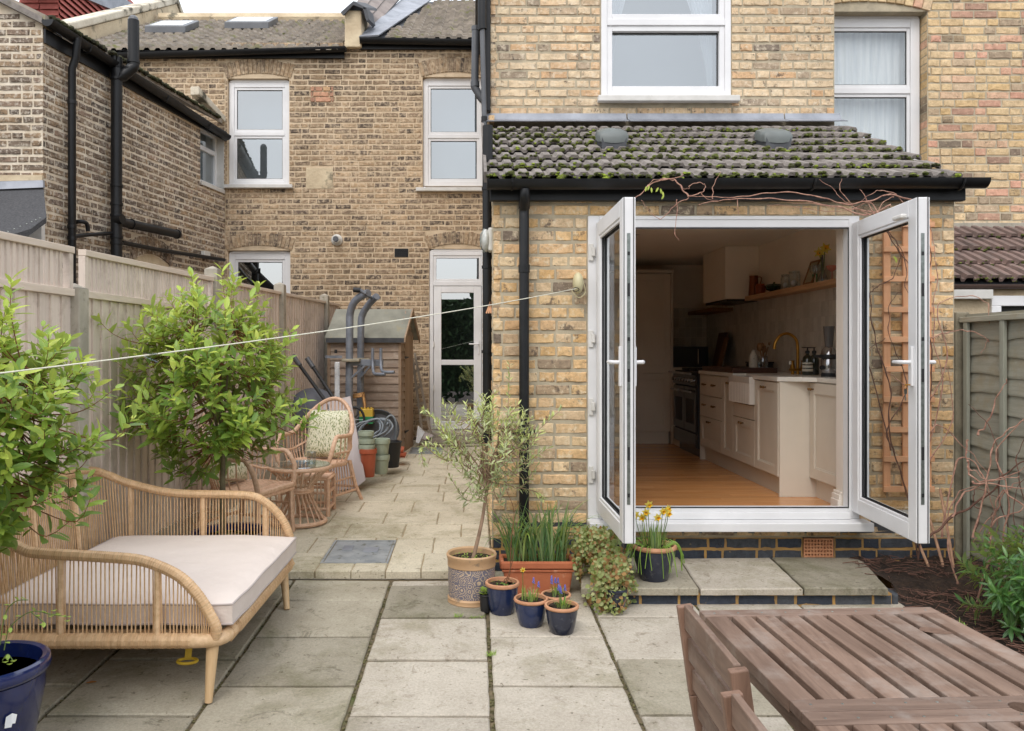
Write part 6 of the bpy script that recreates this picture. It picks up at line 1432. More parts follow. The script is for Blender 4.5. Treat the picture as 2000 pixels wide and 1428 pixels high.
# ------------------------------------------------------------------ rattan armchairs, side table, footstool
M['pinkcane'] = mat('pinkish_cane', (216,182,154), (194,156,128), 40, .55, bd=.0015, bs=200, vary=.1)
def _leafprint(name):
    m, n, l, b = _new(name)
    tcn = n.new('ShaderNodeTexCoord'); vo = n.new('ShaderNodeTexVoronoi'); mp = n.new('ShaderNodeMapping')
    mp.inputs['Scale'].default_value = (2.2, 2.2, 1); mp.inputs['Rotation'].default_value = (.4, .3, .6)
    l.new(tcn.outputs['Object'], mp.inputs[0]); l.new(mp.outputs[0], vo.inputs[0]); vo.inputs['Scale'].default_value = 34
    c = ramp(n, l, vo.outputs['Distance'], [(.28, (122,134,92)), (.42, (206,204,172)), (.62, (216,214,190))])
    v2 = n.new('ShaderNodeTexVoronoi'); v2.inputs['Scale'].default_value = 61; l.new(mp.outputs[0], v2.inputs[0])
    c = mix(n, l, ramp(n, l, v2.outputs['Distance'], [(.2, (.8, .8, .8, 1)), (.34, (0, 0, 0, 1))]), c, (92,104,72))
    l.new(c, b.inputs['Base Color']); b.inputs['Roughness'].default_value = .9
    return m
M['leafprint'] = _leafprint('green_leaf_print')
def armchair(loc, rz, lb):
    """tub chair; local: faces -y, base on z=0, centre at the origin"""
    root = thing('rattan_armchair', lb, 'armchair', (0, 0, 0), 'rattan armchairs on the terrace'); mt = Matrix.Translation(loc) @ Matrix.Rotation(rz, 4, 'Z')
    def q(p): return mt @ Vector(p)
    def tb_(name, pts, r, n=7, **k): return MB().tube([q(p) for p in pts], r, n, **k).build(name, M['pinkcane'], root, smooth=True)
    def rimp(t):     # t 0..1 from right arm front round the back to left arm front
        a = math.pi*(t*1.24 - .12); x = .29*math.cos(a); y = .27*math.sin(a)
        zz = .60 + .295*max(0, math.sin(math.pi*min(1, max(0, (t-.12)/.76))))**1.6
        if math.sin(a) < 0: y *= 1.9
        return Vector((x*(1+.12*(zz-.6)), y*(1+.35*(zz-.6)) + .02, zz))
    rim = [rimp(k/30) for k in range(31)]
    fl_, fr2 = rim[0], rim[-1]
    rp = [Vector((.235, -.25, .37)), Vector((.27, -.24, .5))] + rim + [Vector((-.27, -.24, .5)), Vector((-.235, -.25, .37))]
    tb_('rim', curve(rp, 2), .019, 9)
    seat = [Vector((.25*math.cos(a)*(1 if math.sin(a) > 0 else 1.05), (.22 if math.sin(a) > 0 else .27)*math.sin(a), .36)) for a in [k*math.pi/14 for k in range(28)]]
    for v in seat:
        if v.y < -.12: v.y = -.25*min(1, abs(v.y)/.2); v.x = max(-.24, min(.24, v.x*1.5))
    tb_('seat_rim', seat, .02, 9, closed=True)
    sm = MB(); n_ = 16
    for i in range(n_):
        y = -.235 + .44*i/(n_-1); hw = .24*math.sqrt(max(.04, 1 - max(0, (y+.02)/.235)**2)) if y > -.02 else .235
        sm.tube([q((-hw, y, .365)), q((0, y, .352)), q((hw, y, .365))], .012, 6)
    sm.build('woven_seat', M['pinkcane'], root, smooth=True)
    mid = [rimp(k/30)*1 for k in range(31)]
    for v in mid: v.z = .36 + (v.z-.36)*.42; v.x *= .97; v.y *= .97
    tb_('middle_hoop', [v for v in mid], .010, 6)
    for k in range(1, 30):     # spindles of the back
        t = rimp(k/30); a = math.atan2(t.y, t.x); s_ = Vector((.245*math.cos(a), .225*math.sin(a) if t.y > 0 else max(-.24, t.y), .36))
        mm = mid[k]; tb_('spindle', [s_, mm, t], .006, 5)
    for s1 in (-1, 1):
        for yy, dx in ((-.24, .0), (.17, .06)):
            tb_('leg', [(s1*.22, yy, .36), (s1*(.225+dx*.5), yy + (.04 if yy > 0 else 0), .15), (s1*(.235+dx), yy + (.09 if yy > 0 else -.01), .005)], [.019, .018, .016], 8)
        tb_('side_rail', [(s1*.232, -.245, .1), (s1*.26, .24, .1)], .012, 6)
        for k in range(9): y = -.2 + k*.05; tb_('side_spindle', [(s1*(.23+.0), y*.92, .35), (s1*.245, y, .22), (s1*(.236+.02*k/9), y*1.08, .1)], .006, 5)
        tb_('side_hoop', [(s1*.232, -.24, .22), (s1*.25, .2, .22)], .009, 6)
    tb_('front_rail', [(-.23, -.25, .33), (.23, -.25, .33)], .013, 6); tb_('back_rail', [(-.26, .25, .12), (.26, .25, .12)], .012, 6)
    return root, q
def scatter_cushion(q, lb, lean=.25, dx=0, y=.13, s=.21, z=.38):
    c = thing('scatter_cushion', lb, 'cushion', q((dx, y, z)), 'leaf print scatter cushions'); b = MB(); n = 12
    for sg in (1, -1):
        k0 = len(b.v)
        for i in range(n+1):
            for j in range(n+1):
                u = -1+2*i/n; v = -1+2*j/n; t = .065*(max(0, (1-u**4)*(1-v**4)))**.6
                pin = 1 - .06*(1-abs(u*v))*(abs(u)**3+abs(v)**3)*.8
                b.v.append(tuple(q((dx+u*s*pin, y + sg*t + (v*s*pin+s)*lean, z + s + v*s*pin))))
        for i in range(n):
            for j in range(n): a = k0+i*(n+1)+j; f = (a, a+1, a+n+2, a+n+1); b.f.append(f if sg > 0 else f[::-1])
    b.build('cover', M['leafprint'], c, smooth=True, sharp=70)
    pz = [q((dx+u*s, y + (v*s+s)*lean, z+s+v*s)) for u, v in [(-1, -1), (1, -1), (1, 1), (-1, 1)]]
    MB().tube(pz, .003, 5, closed=True).build('seam', M['piping'], c)
r1, q1 = armchair((-1.36, 6.95, Zu(6.95)), rad(-18), 'rattan armchair farther back, facing the camera, in front of the stacked plant pots')
scatter_cushion(q1, 'leaf print cushion standing upright in the farther rattan armchair')
r2, q2 = armchair((-1.66, 5.82, Zu(5.82)), rad(72), 'rattan armchair nearer the daybed, seen from the side behind the tree, facing right')
scatter_cushion(q2, 'leaf print cushion in the nearer rattan armchair, half hidden by the tree trunk')
# round side table with glass top
ct = Vector((-1.36, 6.22, Zu(6.22))); st = thing('rattan_side_table', 'small round rattan side table with a waisted base and glass top between the two armchairs', 'side table', ct)
def ring(r_, z): return [ct + Vector((r_*math.cos(t), r_*math.sin(t), z)) for t in [k*math.pi/12 for k in range(24)]]
for r_, z, rr_2 in ((.235, .44, .016), (.09, .27, .02), (.2, .02, .018), (.1, .25, .008)): MB().tube(ring(r_, z), rr_2, 8, closed=True).build('hoop', M['pinkcane'], st, smooth=True)
for k in range(20):
    a = k*math.pi/10; a2 = a + .25
    MB().tube(curve([ct+Vector((.235*math.cos(a), .235*math.sin(a), .44)), ct+Vector((.13*math.cos(a), .13*math.sin(a), .33)), ct+Vector((.09*math.cos(a), .09*math.sin(a), .26)), ct+Vector((.13*math.cos(a2), .13*math.sin(a2), .14)), ct+Vector((.2*math.cos(a2), .2*math.sin(a2), .02))], 3), .006, 5).build('spoke', M['pinkcane'], st, smooth=True)
MB().lathe([(.235, .456), (.238, .46), (.235, .466)], ct, 28).build('glass_top', glass('table_glass', .25, (.8, .86, .84, 1)), st, smooth=True)
gl_ = thing('drinking_glass', 'small drinking glass standing on the glass topped side table', 'glass', ct+Vector((.09, .02, .467))); MB().lathe([(.028, 0), (.034, .01), (.036, .09), (.035, .092)], ct+Vector((.09, .02, .467)), 14).build('tumbler', M['jar'], gl_, smooth=True); MB().lathe([(.029, .002), (.031, .012)], ct+Vector((.09, .02, .467)), 14).build('base', M['jar'], gl_)
# footstool in front of the far armchair
fs = thing('rattan_footstool', 'low rattan footstool with spindled sides in front of the farther armchair', 'footstool', (-1.42, 6.5, Zu(6.5)))
fx0, fx1, fy0, fy1, fzz = X(585, 6.5), X(643, 6.5), 6.45, 6.72, Zu(6.5)
for x in (fx0, fx1):
    for y in (fy0, fy1): MB().tube([(x, y, fzz+.31), (x, y, fzz)], .017, 8).build('leg', M['pinkcane'], fs, smooth=True)
for z in (.30, .19, .06):
    MB().tube([(fx0, fy0, fzz+z), (fx1, fy0, fzz+z)], .013, 6).tube([(fx0, fy1, fzz+z), (fx1, fy1, fzz+z)], .013, 6).tube([(fx0, fy0, fzz+z), (fx0, fy1, fzz+z)], .013, 6).tube([(fx1, fy0, fzz+z), (fx1, fy1, fzz+z)], .013, 6).build('rail', M['pinkcane'], fs, smooth=True)
for k in range(7): x = fx0 + (fx1-fx0)*(k+1)/8; MB().tube([(x, fy0, fzz+.3), (x+.006, fy0-.01, fzz+.2), (x, fy0, fzz+.06)], .0055, 5).build('spindle', M['pinkcane'], fs, smooth=True)
b = MB()
for k in range(9): y = fy0 + (fy1-fy0)*k/8; b.tube([(fx0, y, fzz+.315), (fx1, y, fzz+.315)], .012, 6)
b.build('woven_top', M['pinkcane'], fs, smooth=True)

# ------------------------------------------------------------------ shed
M['shedb'] = wood('reddish_shiplap', (166,148,132), (130,114,102), 0, .85, .12, fine=50, c3=(176,164,150))
M['shedv'] = wood('grey_brown_board', (170,148,124), (140,118,98), 2, .85, .1, fine=50)
M['felt'] = mat('mineral_felt', (146,146,134), (124,124,114), 4, .95, bd=.002, bs=140, c3=(146,140,118), s3=7)
shd = thing('garden_shed', 'small reddish brown lapped timber shed with a grey felt pitched roof against the far wall', 'shed', (-1.3, 9.8, .2))
SA = Vector((X(779, 9.72), 9.72)); ra_ = rad(7); du = Vector((-math.cos(ra_), -math.sin(ra_)*.2)); du.normalize(); dd = Vector((.115, .85)); wdt = .86
sz0, sze, szr = .17, Z(655, 9.72), Z(604, 10.1)
def S(u, v, z): return (SA.x + du.x*u + dd.x*v, SA.y + du.y*u + dd.y*v, z)
nbd = 15; bh = (sze-sz0)/nbd
for k in range(nbd):
    z0 = sz0 + k*bh; rg2 = random.Random(k+50); w0 = rg2.uniform(-.004, .004)
    MB().hexa([S(.0,-.028,z0+w0), S(wdt,-.028,z0-w0), S(wdt,.0,z0-w0), S(.0,.0,z0+w0), S(.0,-.006,z0+bh+.01), S(wdt,-.006,z0+bh+.01), S(wdt,.0,z0+bh+.01), S(.0,.0,z0+bh+.01)][::1]).build('side_board', M['shedb'], shd)
    MB().hexa([S(-.028,.0,z0), S(.0,.0,z0), S(.0,.26,z0), S(-.028,.26,z0), S(-.006,.0,z0+bh+.01), S(.0,.0,z0+bh+.01), S(.0,.26,z0+bh+.01), S(-.006,.26,z0+bh+.01)]).build('gable_board', M['shedb'], shd)
MB().hexa([S(-.034,-.034,sz0-.05), S(-.0,-.034,sz0-.05), S(.0,.0,sz0-.05), S(-.034,.0,sz0-.05), S(-.034,-.034,sze), S(-.0,-.034,sze), S(.0,.0,sze), S(-.034,.0,sze)]).build('corner_post', M['shedv'], shd)
MB().hexa([S(wdt,-.034,sz0-.05), S(wdt-.035,-.034,sz0-.05), S(wdt-.035,.0,sz0-.05), S(wdt,.0,sz0-.05), S(wdt,-.034,sze), S(wdt-.035,-.034,sze), S(wdt-.035,.0,sze), S(wdt,.0,sze)]).build('corner_post', M['shedv'], shd)
dr2 = MB().hexa([S(.002,.26,sz0), S(.05,.26,sz0), S(.05,.86,sz0), S(.002,.86,sz0), S(.002,.26,sze+.05), S(.05,.26,sze+.05), S(.05,.86,sze+.05), S(.002,.86,sze+.05)]).build('shed_door', M['slate'], shd)
for k in range(6): v0 = .27+k*.098; MB().hexa([S(-.022,v0,sz0), S(.001,v0,sz0), S(.001,v0+.094,sz0), S(-.022,v0+.094,sz0), S(-.022,v0,sze+.02), S(.001,v0,sze+.02), S(.001,v0+.094,sze+.02), S(-.022,v0+.094,sze+.02)]).build('door_board', M['shedv'], dr2)
for zz in (.42, 1.35): MB().hexa([S(-.03,.26,zz), S(-.0225,.26,zz), S(-.0225,.5,zz+.012), S(-.03,.5,zz+.012), S(-.03,.26,zz+.03), S(-.0225,.26,zz+.03), S(-.0225,.5,zz+.024), S(-.03,.5,zz+.024)]).build('hinge', M['gasket'], dr2)
vm = .44
for k in range(4): z0 = sze + k*.08; t0 = k*.08/(szr-sze); a, c = vm*t0, .88 - (.88-vm)*t0; MB().hexa([S(-.03,a+.02,z0), S(-.005,a+.02,z0), S(-.005,c-.02,z0), S(-.03,c-.02,z0), S(-.012,a+.07,z0+.078), S(-.005,a+.07,z0+.078), S(-.005,c-.07,z0+.078), S(-.012,c-.07,z0+.078)]).build('gable_board', M['shedb'], shd)
MB().hexa([S(-.08,-.08,sze-.05), S(wdt+.02,-.08,sze-.05), S(wdt+.02,vm,szr-.03), S(-.08,vm,szr-.03), S(-.08,-.08,sze-.03), S(wdt+.02,-.08,sze-.03), S(wdt+.02,vm,szr), S(-.08,vm,szr)]).build('roof_felt', M['felt'], shd)
MB().hexa([S(-.08,vm+.001,szr-.03), S(wdt+.02,vm+.001,szr-.03), S(wdt+.02,.94,sze-.05), S(-.08,.94,sze-.05), S(-.08,vm+.001,szr), S(wdt+.02,vm+.001,szr), S(wdt+.02,.94,sze-.03), S(-.08,.94,sze-.03)]).build('roof_felt', M['felt'], shd)
MB().hexa([S(-.1,-.1,sze-.085), S(-.082,-.1,sze-.085), S(-.082,vm,szr-.05), S(-.1,vm,szr-.05), S(-.1,-.1,sze-.03), S(-.082,-.1,sze-.03), S(-.082,vm,szr+.01), S(-.1,vm,szr+.01)]).build('bargeboard', M['shedv'], shd)
MB().hexa([S(-.1,vm+.002,szr-.05), S(-.082,vm+.002,szr-.05), S(-.082,.95,sze-.085), S(-.1,.95,sze-.085), S(-.1,vm+.002,szr+.01), S(-.082,vm+.002,szr+.01), S(-.082,.95,sze-.03), S(-.1,.95,sze-.03)]).build('bargeboard', M['shedv'], shd)
MB().hexa([S(-.08,-.095,sze-.09), S(wdt,-.095,sze-.09), S(wdt,-.083,sze-.09), S(-.08,-.083,sze-.09), S(-.08,-.095,sze-.035), S(wdt,-.095,sze-.035), S(wdt,-.083,sze-.035), S(-.08,-.083,sze-.035)]).build('eaves_board', M['slate'], shd)
box('shed_core', M['slate'], shd, S(wdt,0,0)[0]+.03, SA.x-.04, 9.76, 10.5, sz0, sze-.1)
# ladder leaning beside it
la = thing('wooden_ladder', 'old grey wooden ladder leaning against the wall right of the shed', 'ladder', (-.7, 10.6, .2)); M['oldw'] = wood('old_grey_wood', (156,146,132), (126,116,104), 2, .9)
for (a, c) in (((810, 690), (842, 850)), ((806, 700), (826, 855))):
    MB().bar(P(a[0], a[1], 10.75), P(c[0], c[1], 10.5), .03, .04, up=(0, 1, 0)).build('rail', M['oldw'], la)
for t in (.2, .4, .6, .8): a = P(810, 690, 10.74).lerp(P(842, 850, 10.49), t); c = P(806, 700, 10.76).lerp(P(826, 855, 10.51), t); MB().bar(a+Vector((.01,0,0)), c-Vector((.03,0,0)), .02, .03).build('rung', M['oldw'], la)
# ------------------------------------------------------------------ home gym tower
M['gym'] = mat('grey_painted_steel', (128,134,144), (110,116,126), 12, .5, metal=.2, c3=(150,120,84), s3=20, lo3=.66, hi3=.74)
gy = thing('power_tower', 'grey steel pull up tower with curved top handles in front of the shed', 'exercise frame', (-1.45, 9.2, .2)); Yg = 9.2
def gt_(name, pts, r, m='gym', n=10): return MB().tube(curve([P(*p) for p in pts], 4), r, n).build(name, M[m], gy, smooth=True)
gt_('upright', [(680, 872, Yg), (682, 760, Yg), (683, 640, Yg), (684, 612, Yg), (692, 590, Yg-.05), (708, 577, Yg-.12), (720, 572, Yg-.18)], .044)
gt_('upright', [(702, 872, Yg+.35), (704, 760, Yg+.35), (705, 640, Yg+.35), (708, 615, Yg+.35), (718, 598, Yg+.3), (728, 586, Yg+.22), (736, 579, Yg+.15)], .042)
gt_('hand_grip', [(690, 566, Yg-.15), (704, 567, Yg-.15)], .03, 'gasket'); gt_('hand_grip', [(704, 567, Yg-.15), (716, 575, Yg-.2)], .022, 'greypipe'); gt_('cross_bar', [(704, 570, Yg-.1), (728, 583, Yg+.2)], .018)
MB().bar(P(684, 708, Yg), P(748, 709, Yg+.1), .07, .075).build('dip_arm', M['gym'], gy, bev=.006)
MB().bar(P(668, 697, Yg-.1), P(635, 697, Yg-.15), .05, .03).build('lever', M['gym'], gy); gt_('knob', [(656, 690, Yg-.15), (656, 683, Yg-.15)], .016, 'gasket')
MB().bar(P(686, 738, Yg), P(712, 715, Yg), .06, .02).build('gusset', M['gym'], gy); MB().bar(P(704, 738, Yg+.3), P(722, 716, Yg+.3), .06, .02).build('gusset', M['gym'], gy)
for px0, px1, py0 in ((728, 752, 728), (744, 770, 724)): gt_('hand_grip', [(px0, 680, Yg-.02), (px0, 708, Yg-.02), (px0+2, py0, Yg-.1), (px0+10, py0+3, Yg-.2), (px1, py0+3, Yg-.25)], .018, 'gym')
MB().bar(P(652, 640, Yg+.05)+Vector((.04,0,-.4)), P(652, 640, Yg+.05)+Vector((.04,0,-.82)), .06, .03).build('back_pad', M['net'], gy, bev=.01)
MB().bar(P(668, 704, Yg-.06), P(703, 704, Yg-.06), .12, .035).build('arm_pad', mat('worn_pad', (170,162,142), (130,124,108), 10, .8), gy, bev=.01); MB().bar(P(690, 702, Yg+.3), P(722, 702, Yg+.3), .1, .03).build('arm_pad', MATS['worn_pad'], gy, bev=.01)
MB().bar(P(660, 872, Yg-.2), P(700, 874, Yg-.2), .06, .05).build('foot', M['gym'], gy); MB().bar(P(680, 868, Yg-.2), P(702, 862, Yg+.4), .06, .05).build('foot', M['gym'], gy)
# ------------------------------------------------------------------ things stored between chair and shed
pn = thing('grey_panel', 'tall pale lilac grey board leaning behind the farther rattan armchair', 'board', P(690, 945, 8.1)); M['lilac'] = mat('lilac_grey_laminate', (176,166,164), (168,158,156), 2, .5)
MB().prism([P(624, 788, 8.4), P(684, 774, 8.4), P(714, 938, 7.55), P(695, 953, 7.45), P(650, 960, 7.45)][::-1], (0, .03, 0)).build('board', M['lilac'], pn, bev=.004)
MB().bar(P(640, 790, 8.36), P(655, 930, 7.6), .012, .006).build('edge_groove', M['slate'], pn)
hb_ = thing('black_tube_frame', 'black tubular frame with grey grips leaning against the fence behind the chair', 'tube frame', P(620, 770, 8.6))
for a in (((600, 700), (660, 790)), ((572, 695), (642, 792))): MB().tube([P(*a[0], 8.7), P(a[0][0]*.8+a[1][0]*.2, a[0][1]*.8+a[1][1]*.2, 8.65)], .028, 10).build('grip', M['greypipe'], hb_, smooth=True); MB().tube([P(a[0][0]*.8+a[1][0]*.2, a[0][1]*.8+a[1][1]*.2, 8.65), P(*a[1], 8.4)], .02, 10).build('tube', M['gasket'], hb_, smooth=True)
b = MB().ball((0, 0, 0), .3, 16, 10, .8); c = P(612, 800, 8.75); b.v = [(c.x+x*.9, c.y+y*.5, c.z+z) for x, y, z in b.v]; b.build('grey_hood', mat('grey_hood', (112,116,126), (96,100,110), 4, .5), hb_, smooth=True)
gf = thing('gilt_frame', 'old gilt picture frame leaning on the shed behind the armchair', 'picture frame', P(700, 800, 9.3)); M['gilt'] = mat('worn_gilt', (164,120,62), (116,80,42), 40, .4, metal=.4, bd=.004, bs=60)
cs = [P(676, 772, 9.35), P(712, 765, 9.35), P(721, 830, 9.2), P(684, 838, 9.2)]; cn = sum(cs, Vector())/4
for i in range(4): a, c = cs[i], cs[(i+1) % 4]; MB().prism([a, c, c.lerp(cn, .3), a.lerp(cn, .3)], (0, -.035, 0)).build('moulding', M['gilt'], gf, bev=.01)
for k, (py, cc, nm, lb) in enumerate(((803, (196,164,60), 'yellow', 'yellow interlocking plastic block on top of the green one by the shed'), (817, (42,128,80), 'green', 'green interlocking plastic block under the yellow one by the shed'))):
    t = thing('plastic_block', lb, 'toy block', P(716, py, 9.1), 'interlocking plastic blocks'); x0, x1 = X(703, 9.1), X(729, 9.1); z1 = Z(py-4, 9.1); mm = mat(nm+'_plastic', cc, rough=.45); box('body', mm, t, x0, x1, 9.05, 9.2, z1-.085, z1, bev=.004)
    for j in range(4): MB().tube([(x0+.02+j*.038, 9.09, z1), (x0+.02+j*.038, 9.09, z1+.02)], .012, 10).build('stud', mm, t)
wh = thing('black_hoop', 'black wheel rim leaning behind the cream armchair cushion', 'wheel', P(693, 815, 8.9)); c = P(692, 820, 8.9); MB().tube([c+Vector((.11*math.cos(t), .02*math.sin(t), .14*math.sin(t))) for t in [k*math.pi/12 for k in range(24)]], .014, 8, closed=True).build('tyre', M['gasket'], wh, smooth=True)
for k in range(5): t = k*math.pi/5; v = Vector((.105*math.cos(t), .02*math.sin(t), .135*math.sin(t))); MB().tube([c-v, c+v], .003, 5).build('spoke', M['steel'], wh)
hs = thing('garden_hose', 'grey coiled garden hose piled on the plant pots by the shed', 'hose', P(730, 840, 8.6)); rg = random.Random(6); pts = []
for k in range(90): a = k*.42; r_ = .15 + .03*math.sin(k*.37); c = P(724+8*math.sin(k*.11), 838, 8.75); pts.append(c + Vector((r_*1.2*math.cos(a), .08*math.sin(a)+.05*math.sin(k*.13), .10*math.sin(a+.4) + rg.uniform(-.012, .012))))
MB().tube(curve(pts, 2), .011, 6).build('coil', mat('grey_hose', (128,136,142), (104,112,120), 10, .5), hs, smooth=True)
MB().tube(curve([P(748, 842, 8.5), P(755, 818, 8.45), P(766, 812, 8.45), P(774, 828, 8.45), P(773, 858, 8.5)], 6), .011, 6).build('loop', MATS['grey_hose'], hs, smooth=True)
dsk = thing('dark_basin', 'dark grey round basin standing on edge behind the hose', 'basin', P(740, 830, 9.2)); c = P(737, 838, 9.25); b = MB().lathe([(.05, 0), (.22, .02), (.26, .07), (.25, .075), (.2, .03)], (0, 0, 0), 24); b.v = [(c.x+x, c.y - z, c.z + y*.9) for x, y, z in b.v]; b.build('bowl', M['greypipe'], dsk, smooth=True); MB().tube([c+Vector((.255*math.cos(t), -.07, .23*math.sin(t))) for t in [k*math.pi/12 for k in range(24)]], .01, 6, closed=True).build('rim', M['slate'], dsk, smooth=True)
M['sage'] = mat('sage_plastic_planter', (160,172,154), (144,156,138), 5, .55); M['terra_pl'] = mat('terracotta_plastic', (176,92,62), (158,78,52), 6, .5)
def planter(px, ytop, ybot, r_, Yq, m, lb, grp, flute=0):
    c = P(px, ybot, Yq); h_ = Z(ytop, Yq) - c.z; t = thing('plastic_planter', lb, 'plant pot', c, grp)
    MB().lathe([(r_*.68, 0), (r_*.74, .01), (r_*.9, h_-.05)], c, 36, flute=flute, nf=12).build('body', m, t, smooth=True)
    MB().lathe([(r_*.93, h_-.05), (r_*1.02, h_-.045), (r_*1.04, h_-.01), (r_*1.0, h_), (r_*.9, h_-.004), (r_*.86, h_-.07)], c, 30).build('rim', m, t, smooth=True); return t
g_ = 'plastic planters stacked by the shed'
planter(719, 876, 931, .084, 7.75, M['terra_pl'], 'terracotta coloured plastic planter holding the short stack of sage rims', g_)
planter(716, 868, 900, .078, 7.76, M['sage'], 'sage green planter sitting inside the terracotta coloured planter', g_); planter(716, 857, 890, .077, 7.77, M['sage'], 'middle sage green planter of the left stack', g_); planter(715, 842, 876, .075, 7.8, M['sage'], 'smallest sage green planter, topmost of the left stack', g_)
planter(744, 888, 925, .086, 7.95, M['sage'], 'fluted sage green planter standing on the paving right of the terracotta coloured one', g_, .03); planter(744, 857, 895, .09, 7.97, M['sage'], 'fluted sage green planter stacked on top of another at the right', g_, .03)
bk = P(762, 912, 8.4); t = thing('black_bucket', 'black bucket with a white tube draped over it beside the shed', 'bucket', bk); MB().lathe([(.09, 0), (.12, .26), (.128, .27), (.11, .27), (.1, .2)], bk, 20).build('body', M['gasket'], t, smooth=True)
MB().tube(curve([bk+Vector((-.1, -.05, .28)), bk+Vector((-.05, -.14, .22)), bk+Vector((.0, -.15, .1)), bk+Vector((-.06, -.15, .02)), bk+Vector((-.1, -.14, .0))], 5), .01, 6).build('tube', mat('clear_tube', (196,198,196), (180,184,182), 8, .3), t, smooth=True)
t = thing('terracotta_saucer', 'square terracotta saucer on the paving at the corner of the shed', 'saucer', P(777, 890, 9.0), 'terracotta saucers by the shed'); box('dish', M['terra_pl'], t, X(767, 8.9), X(792, 8.9), 8.85, 9.05, Z(893, 8.9), Z(886, 8.9), bev=.006); box('lip', M['terra_pl'], t, X(765, 8.9), X(794, 8.9), 8.83, 8.849, Z(889, 8.9), Z(884, 8.9))
t = thing('terracotta_tray', 'small tilted terracotta tray resting on top of the saucer by the shed', 'tray', P(779, 878, 9.05), 'terracotta saucers by the shed'); MB().prism([P(768, 880, 8.95), P(787, 882, 8.95), P(790, 872, 9.05), P(772, 872, 9.05)], (0, 0, -.02)).build('dish', M['terra_pl'], t, bev=.003); MB().bar(P(768, 879, 8.94), P(787, 881, 8.94), .012, .02).build('lip', M['terra_pl'], t)
t = thing('white_carton', 'crumpled pale carton lying between shed and back door', 'carton', P(825, 850, 10.4)); MB().prism([P(816, 832, 10.4), P(829, 845, 10.35), P(818, 866, 10.3), P(812, 864, 10.3)], (.0, .1, 0)).build('side', M['net'], t); MB().prism([P(829, 846, 10.35), P(846, 852, 10.3), P(834, 858, 10.25), P(822, 862, 10.3)], (0, .06, .01)).build('flap', M['lilac'], t)
t = thing('timber_offcut', 'old timber plank lying at the foot of the back door step', 'plank', P(860, 862, 10.3)); MB().bar(P(822, 861, 10.35), P(935, 860, 10.35), .1, .06).build('plank', M['oldw'], t, bev=.005); MB().bar(P(850, 852, 10.6), P(940, 850, 10.62), .12, .05).build('plank', M['oldw'], t, bev=.005)
# ------------------------------------------------------------------ plants: leaves, branches, pots
def leaf_shape(L=1.0, Wd=.3, fold=.25, droop=.15, n=4):
    """leaf along +x from the origin, normal +z; returns verts, faces, uv per vertex"""
    b = MB(); uv = []
    for i in range(n+1):
        t = i/n; hw = Wd/2*math.sin(math.pi*min(1, t*.93+.04))**.8 if 0 < i < n else .004
        x = L*t; z = -droop*t*t*L
        for s_ in (-1, 0, 1): b.v.append((x, s_*hw, z + (fold*hw if s_ else 0))); uv.append((.5+s_*.5, t))
    for i in range(n):
        a = i*3; b.f += [(a, a+3, a+4, a+1), (a+1, a+4, a+5, a+2)]
    return b, uv
class Leaves:
    def __init__(s, name='leaf', L=1.0, Wd=.3, fold=.3, droop=.15, n=4): s.b, s.uv = leaf_shape(L, Wd, fold, droop, n); s.items = []; s.name = name
    def add(s, p, d, up, size, m):
        d = Vector(d).normalized(); y = Vector(up).cross(d)
        if y.length < 1e-3: y = d.orthogonal()
        y.normalize(); z = d.cross(y); s.items.append((Vector(p), Matrix((d, y, z)).transposed(), size, m))
    def flush(s, parent, nmax=300, rest_name='foliage'):
        s.items.sort(key=lambda it: (-(it[2]/it[0].y) if vis(it[0], 0) else 9))
        me = {}; rest = {}
        for i, (p, r_, sz, m) in enumerate(s.items):
            if i < nmax and vis(p, 0):
                if m.name not in me: me[m.name] = s.b.mesh(s.name, m, True, s.uv)
                o = D.objects.new(s.name, me[m.name]); col.objects.link(o); o.location = p; o.rotation_euler = r_.to_euler(); o.scale = (sz, sz, sz); put(o, parent)
            else:
                rest.setdefault(m.name, (m, MB())); rest[m.name][1].add([p + r_ @ (Vector(v)*sz) for v in s.b.v], s.b.f)
        for m, b in rest.values():
            me_ = b.mesh(rest_name, m, True, s.uv); o = D.objects.new(rest_name, me_); col.objects.link(o); put(o, parent); o['kind'] = 'stuff'
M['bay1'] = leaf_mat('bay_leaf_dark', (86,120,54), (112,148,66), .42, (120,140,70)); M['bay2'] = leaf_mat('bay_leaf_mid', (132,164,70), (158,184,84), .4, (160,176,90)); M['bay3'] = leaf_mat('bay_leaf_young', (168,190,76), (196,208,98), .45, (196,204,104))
M['bark'] = mat('greenish_grey_bark', (112,104,78), (86,78,60), 16, .9, bd=.002, bs=90); M['twig'] = mat('reddish_twig', (134,84,54), (104,70,46), 16, .8)
M['glaze'] = mat('cobalt_glaze', (26,40,92), (18,28,68), 3, .12, coat=.6, c3=(40,46,66), s3=8, lo3=.55, hi3=.7); M['glaze2'] = mat('dark_blue_glaze', (42,48,66), (30,34,50), 8, .22, coat=.35, c3=(76,78,84), s3=26, lo3=.56, hi3=.7); M['glaze3'] = mat('blue_glaze', (34,48,84), (26,36,66), 7, .2, coat=.4, c3=(60,66,88), s3=22, lo3=.58, hi3=.7)
M['clay'] = mat('unglazed_clay', (196,146,112), (176,126,94), 12, .8, bd=.001); M['terracotta'] = mat('terracotta', (186,112,76), (166,94,62), 7, .85, c3=(200,150,120), s3=9, lo3=.58, hi3=.7, bd=.001)
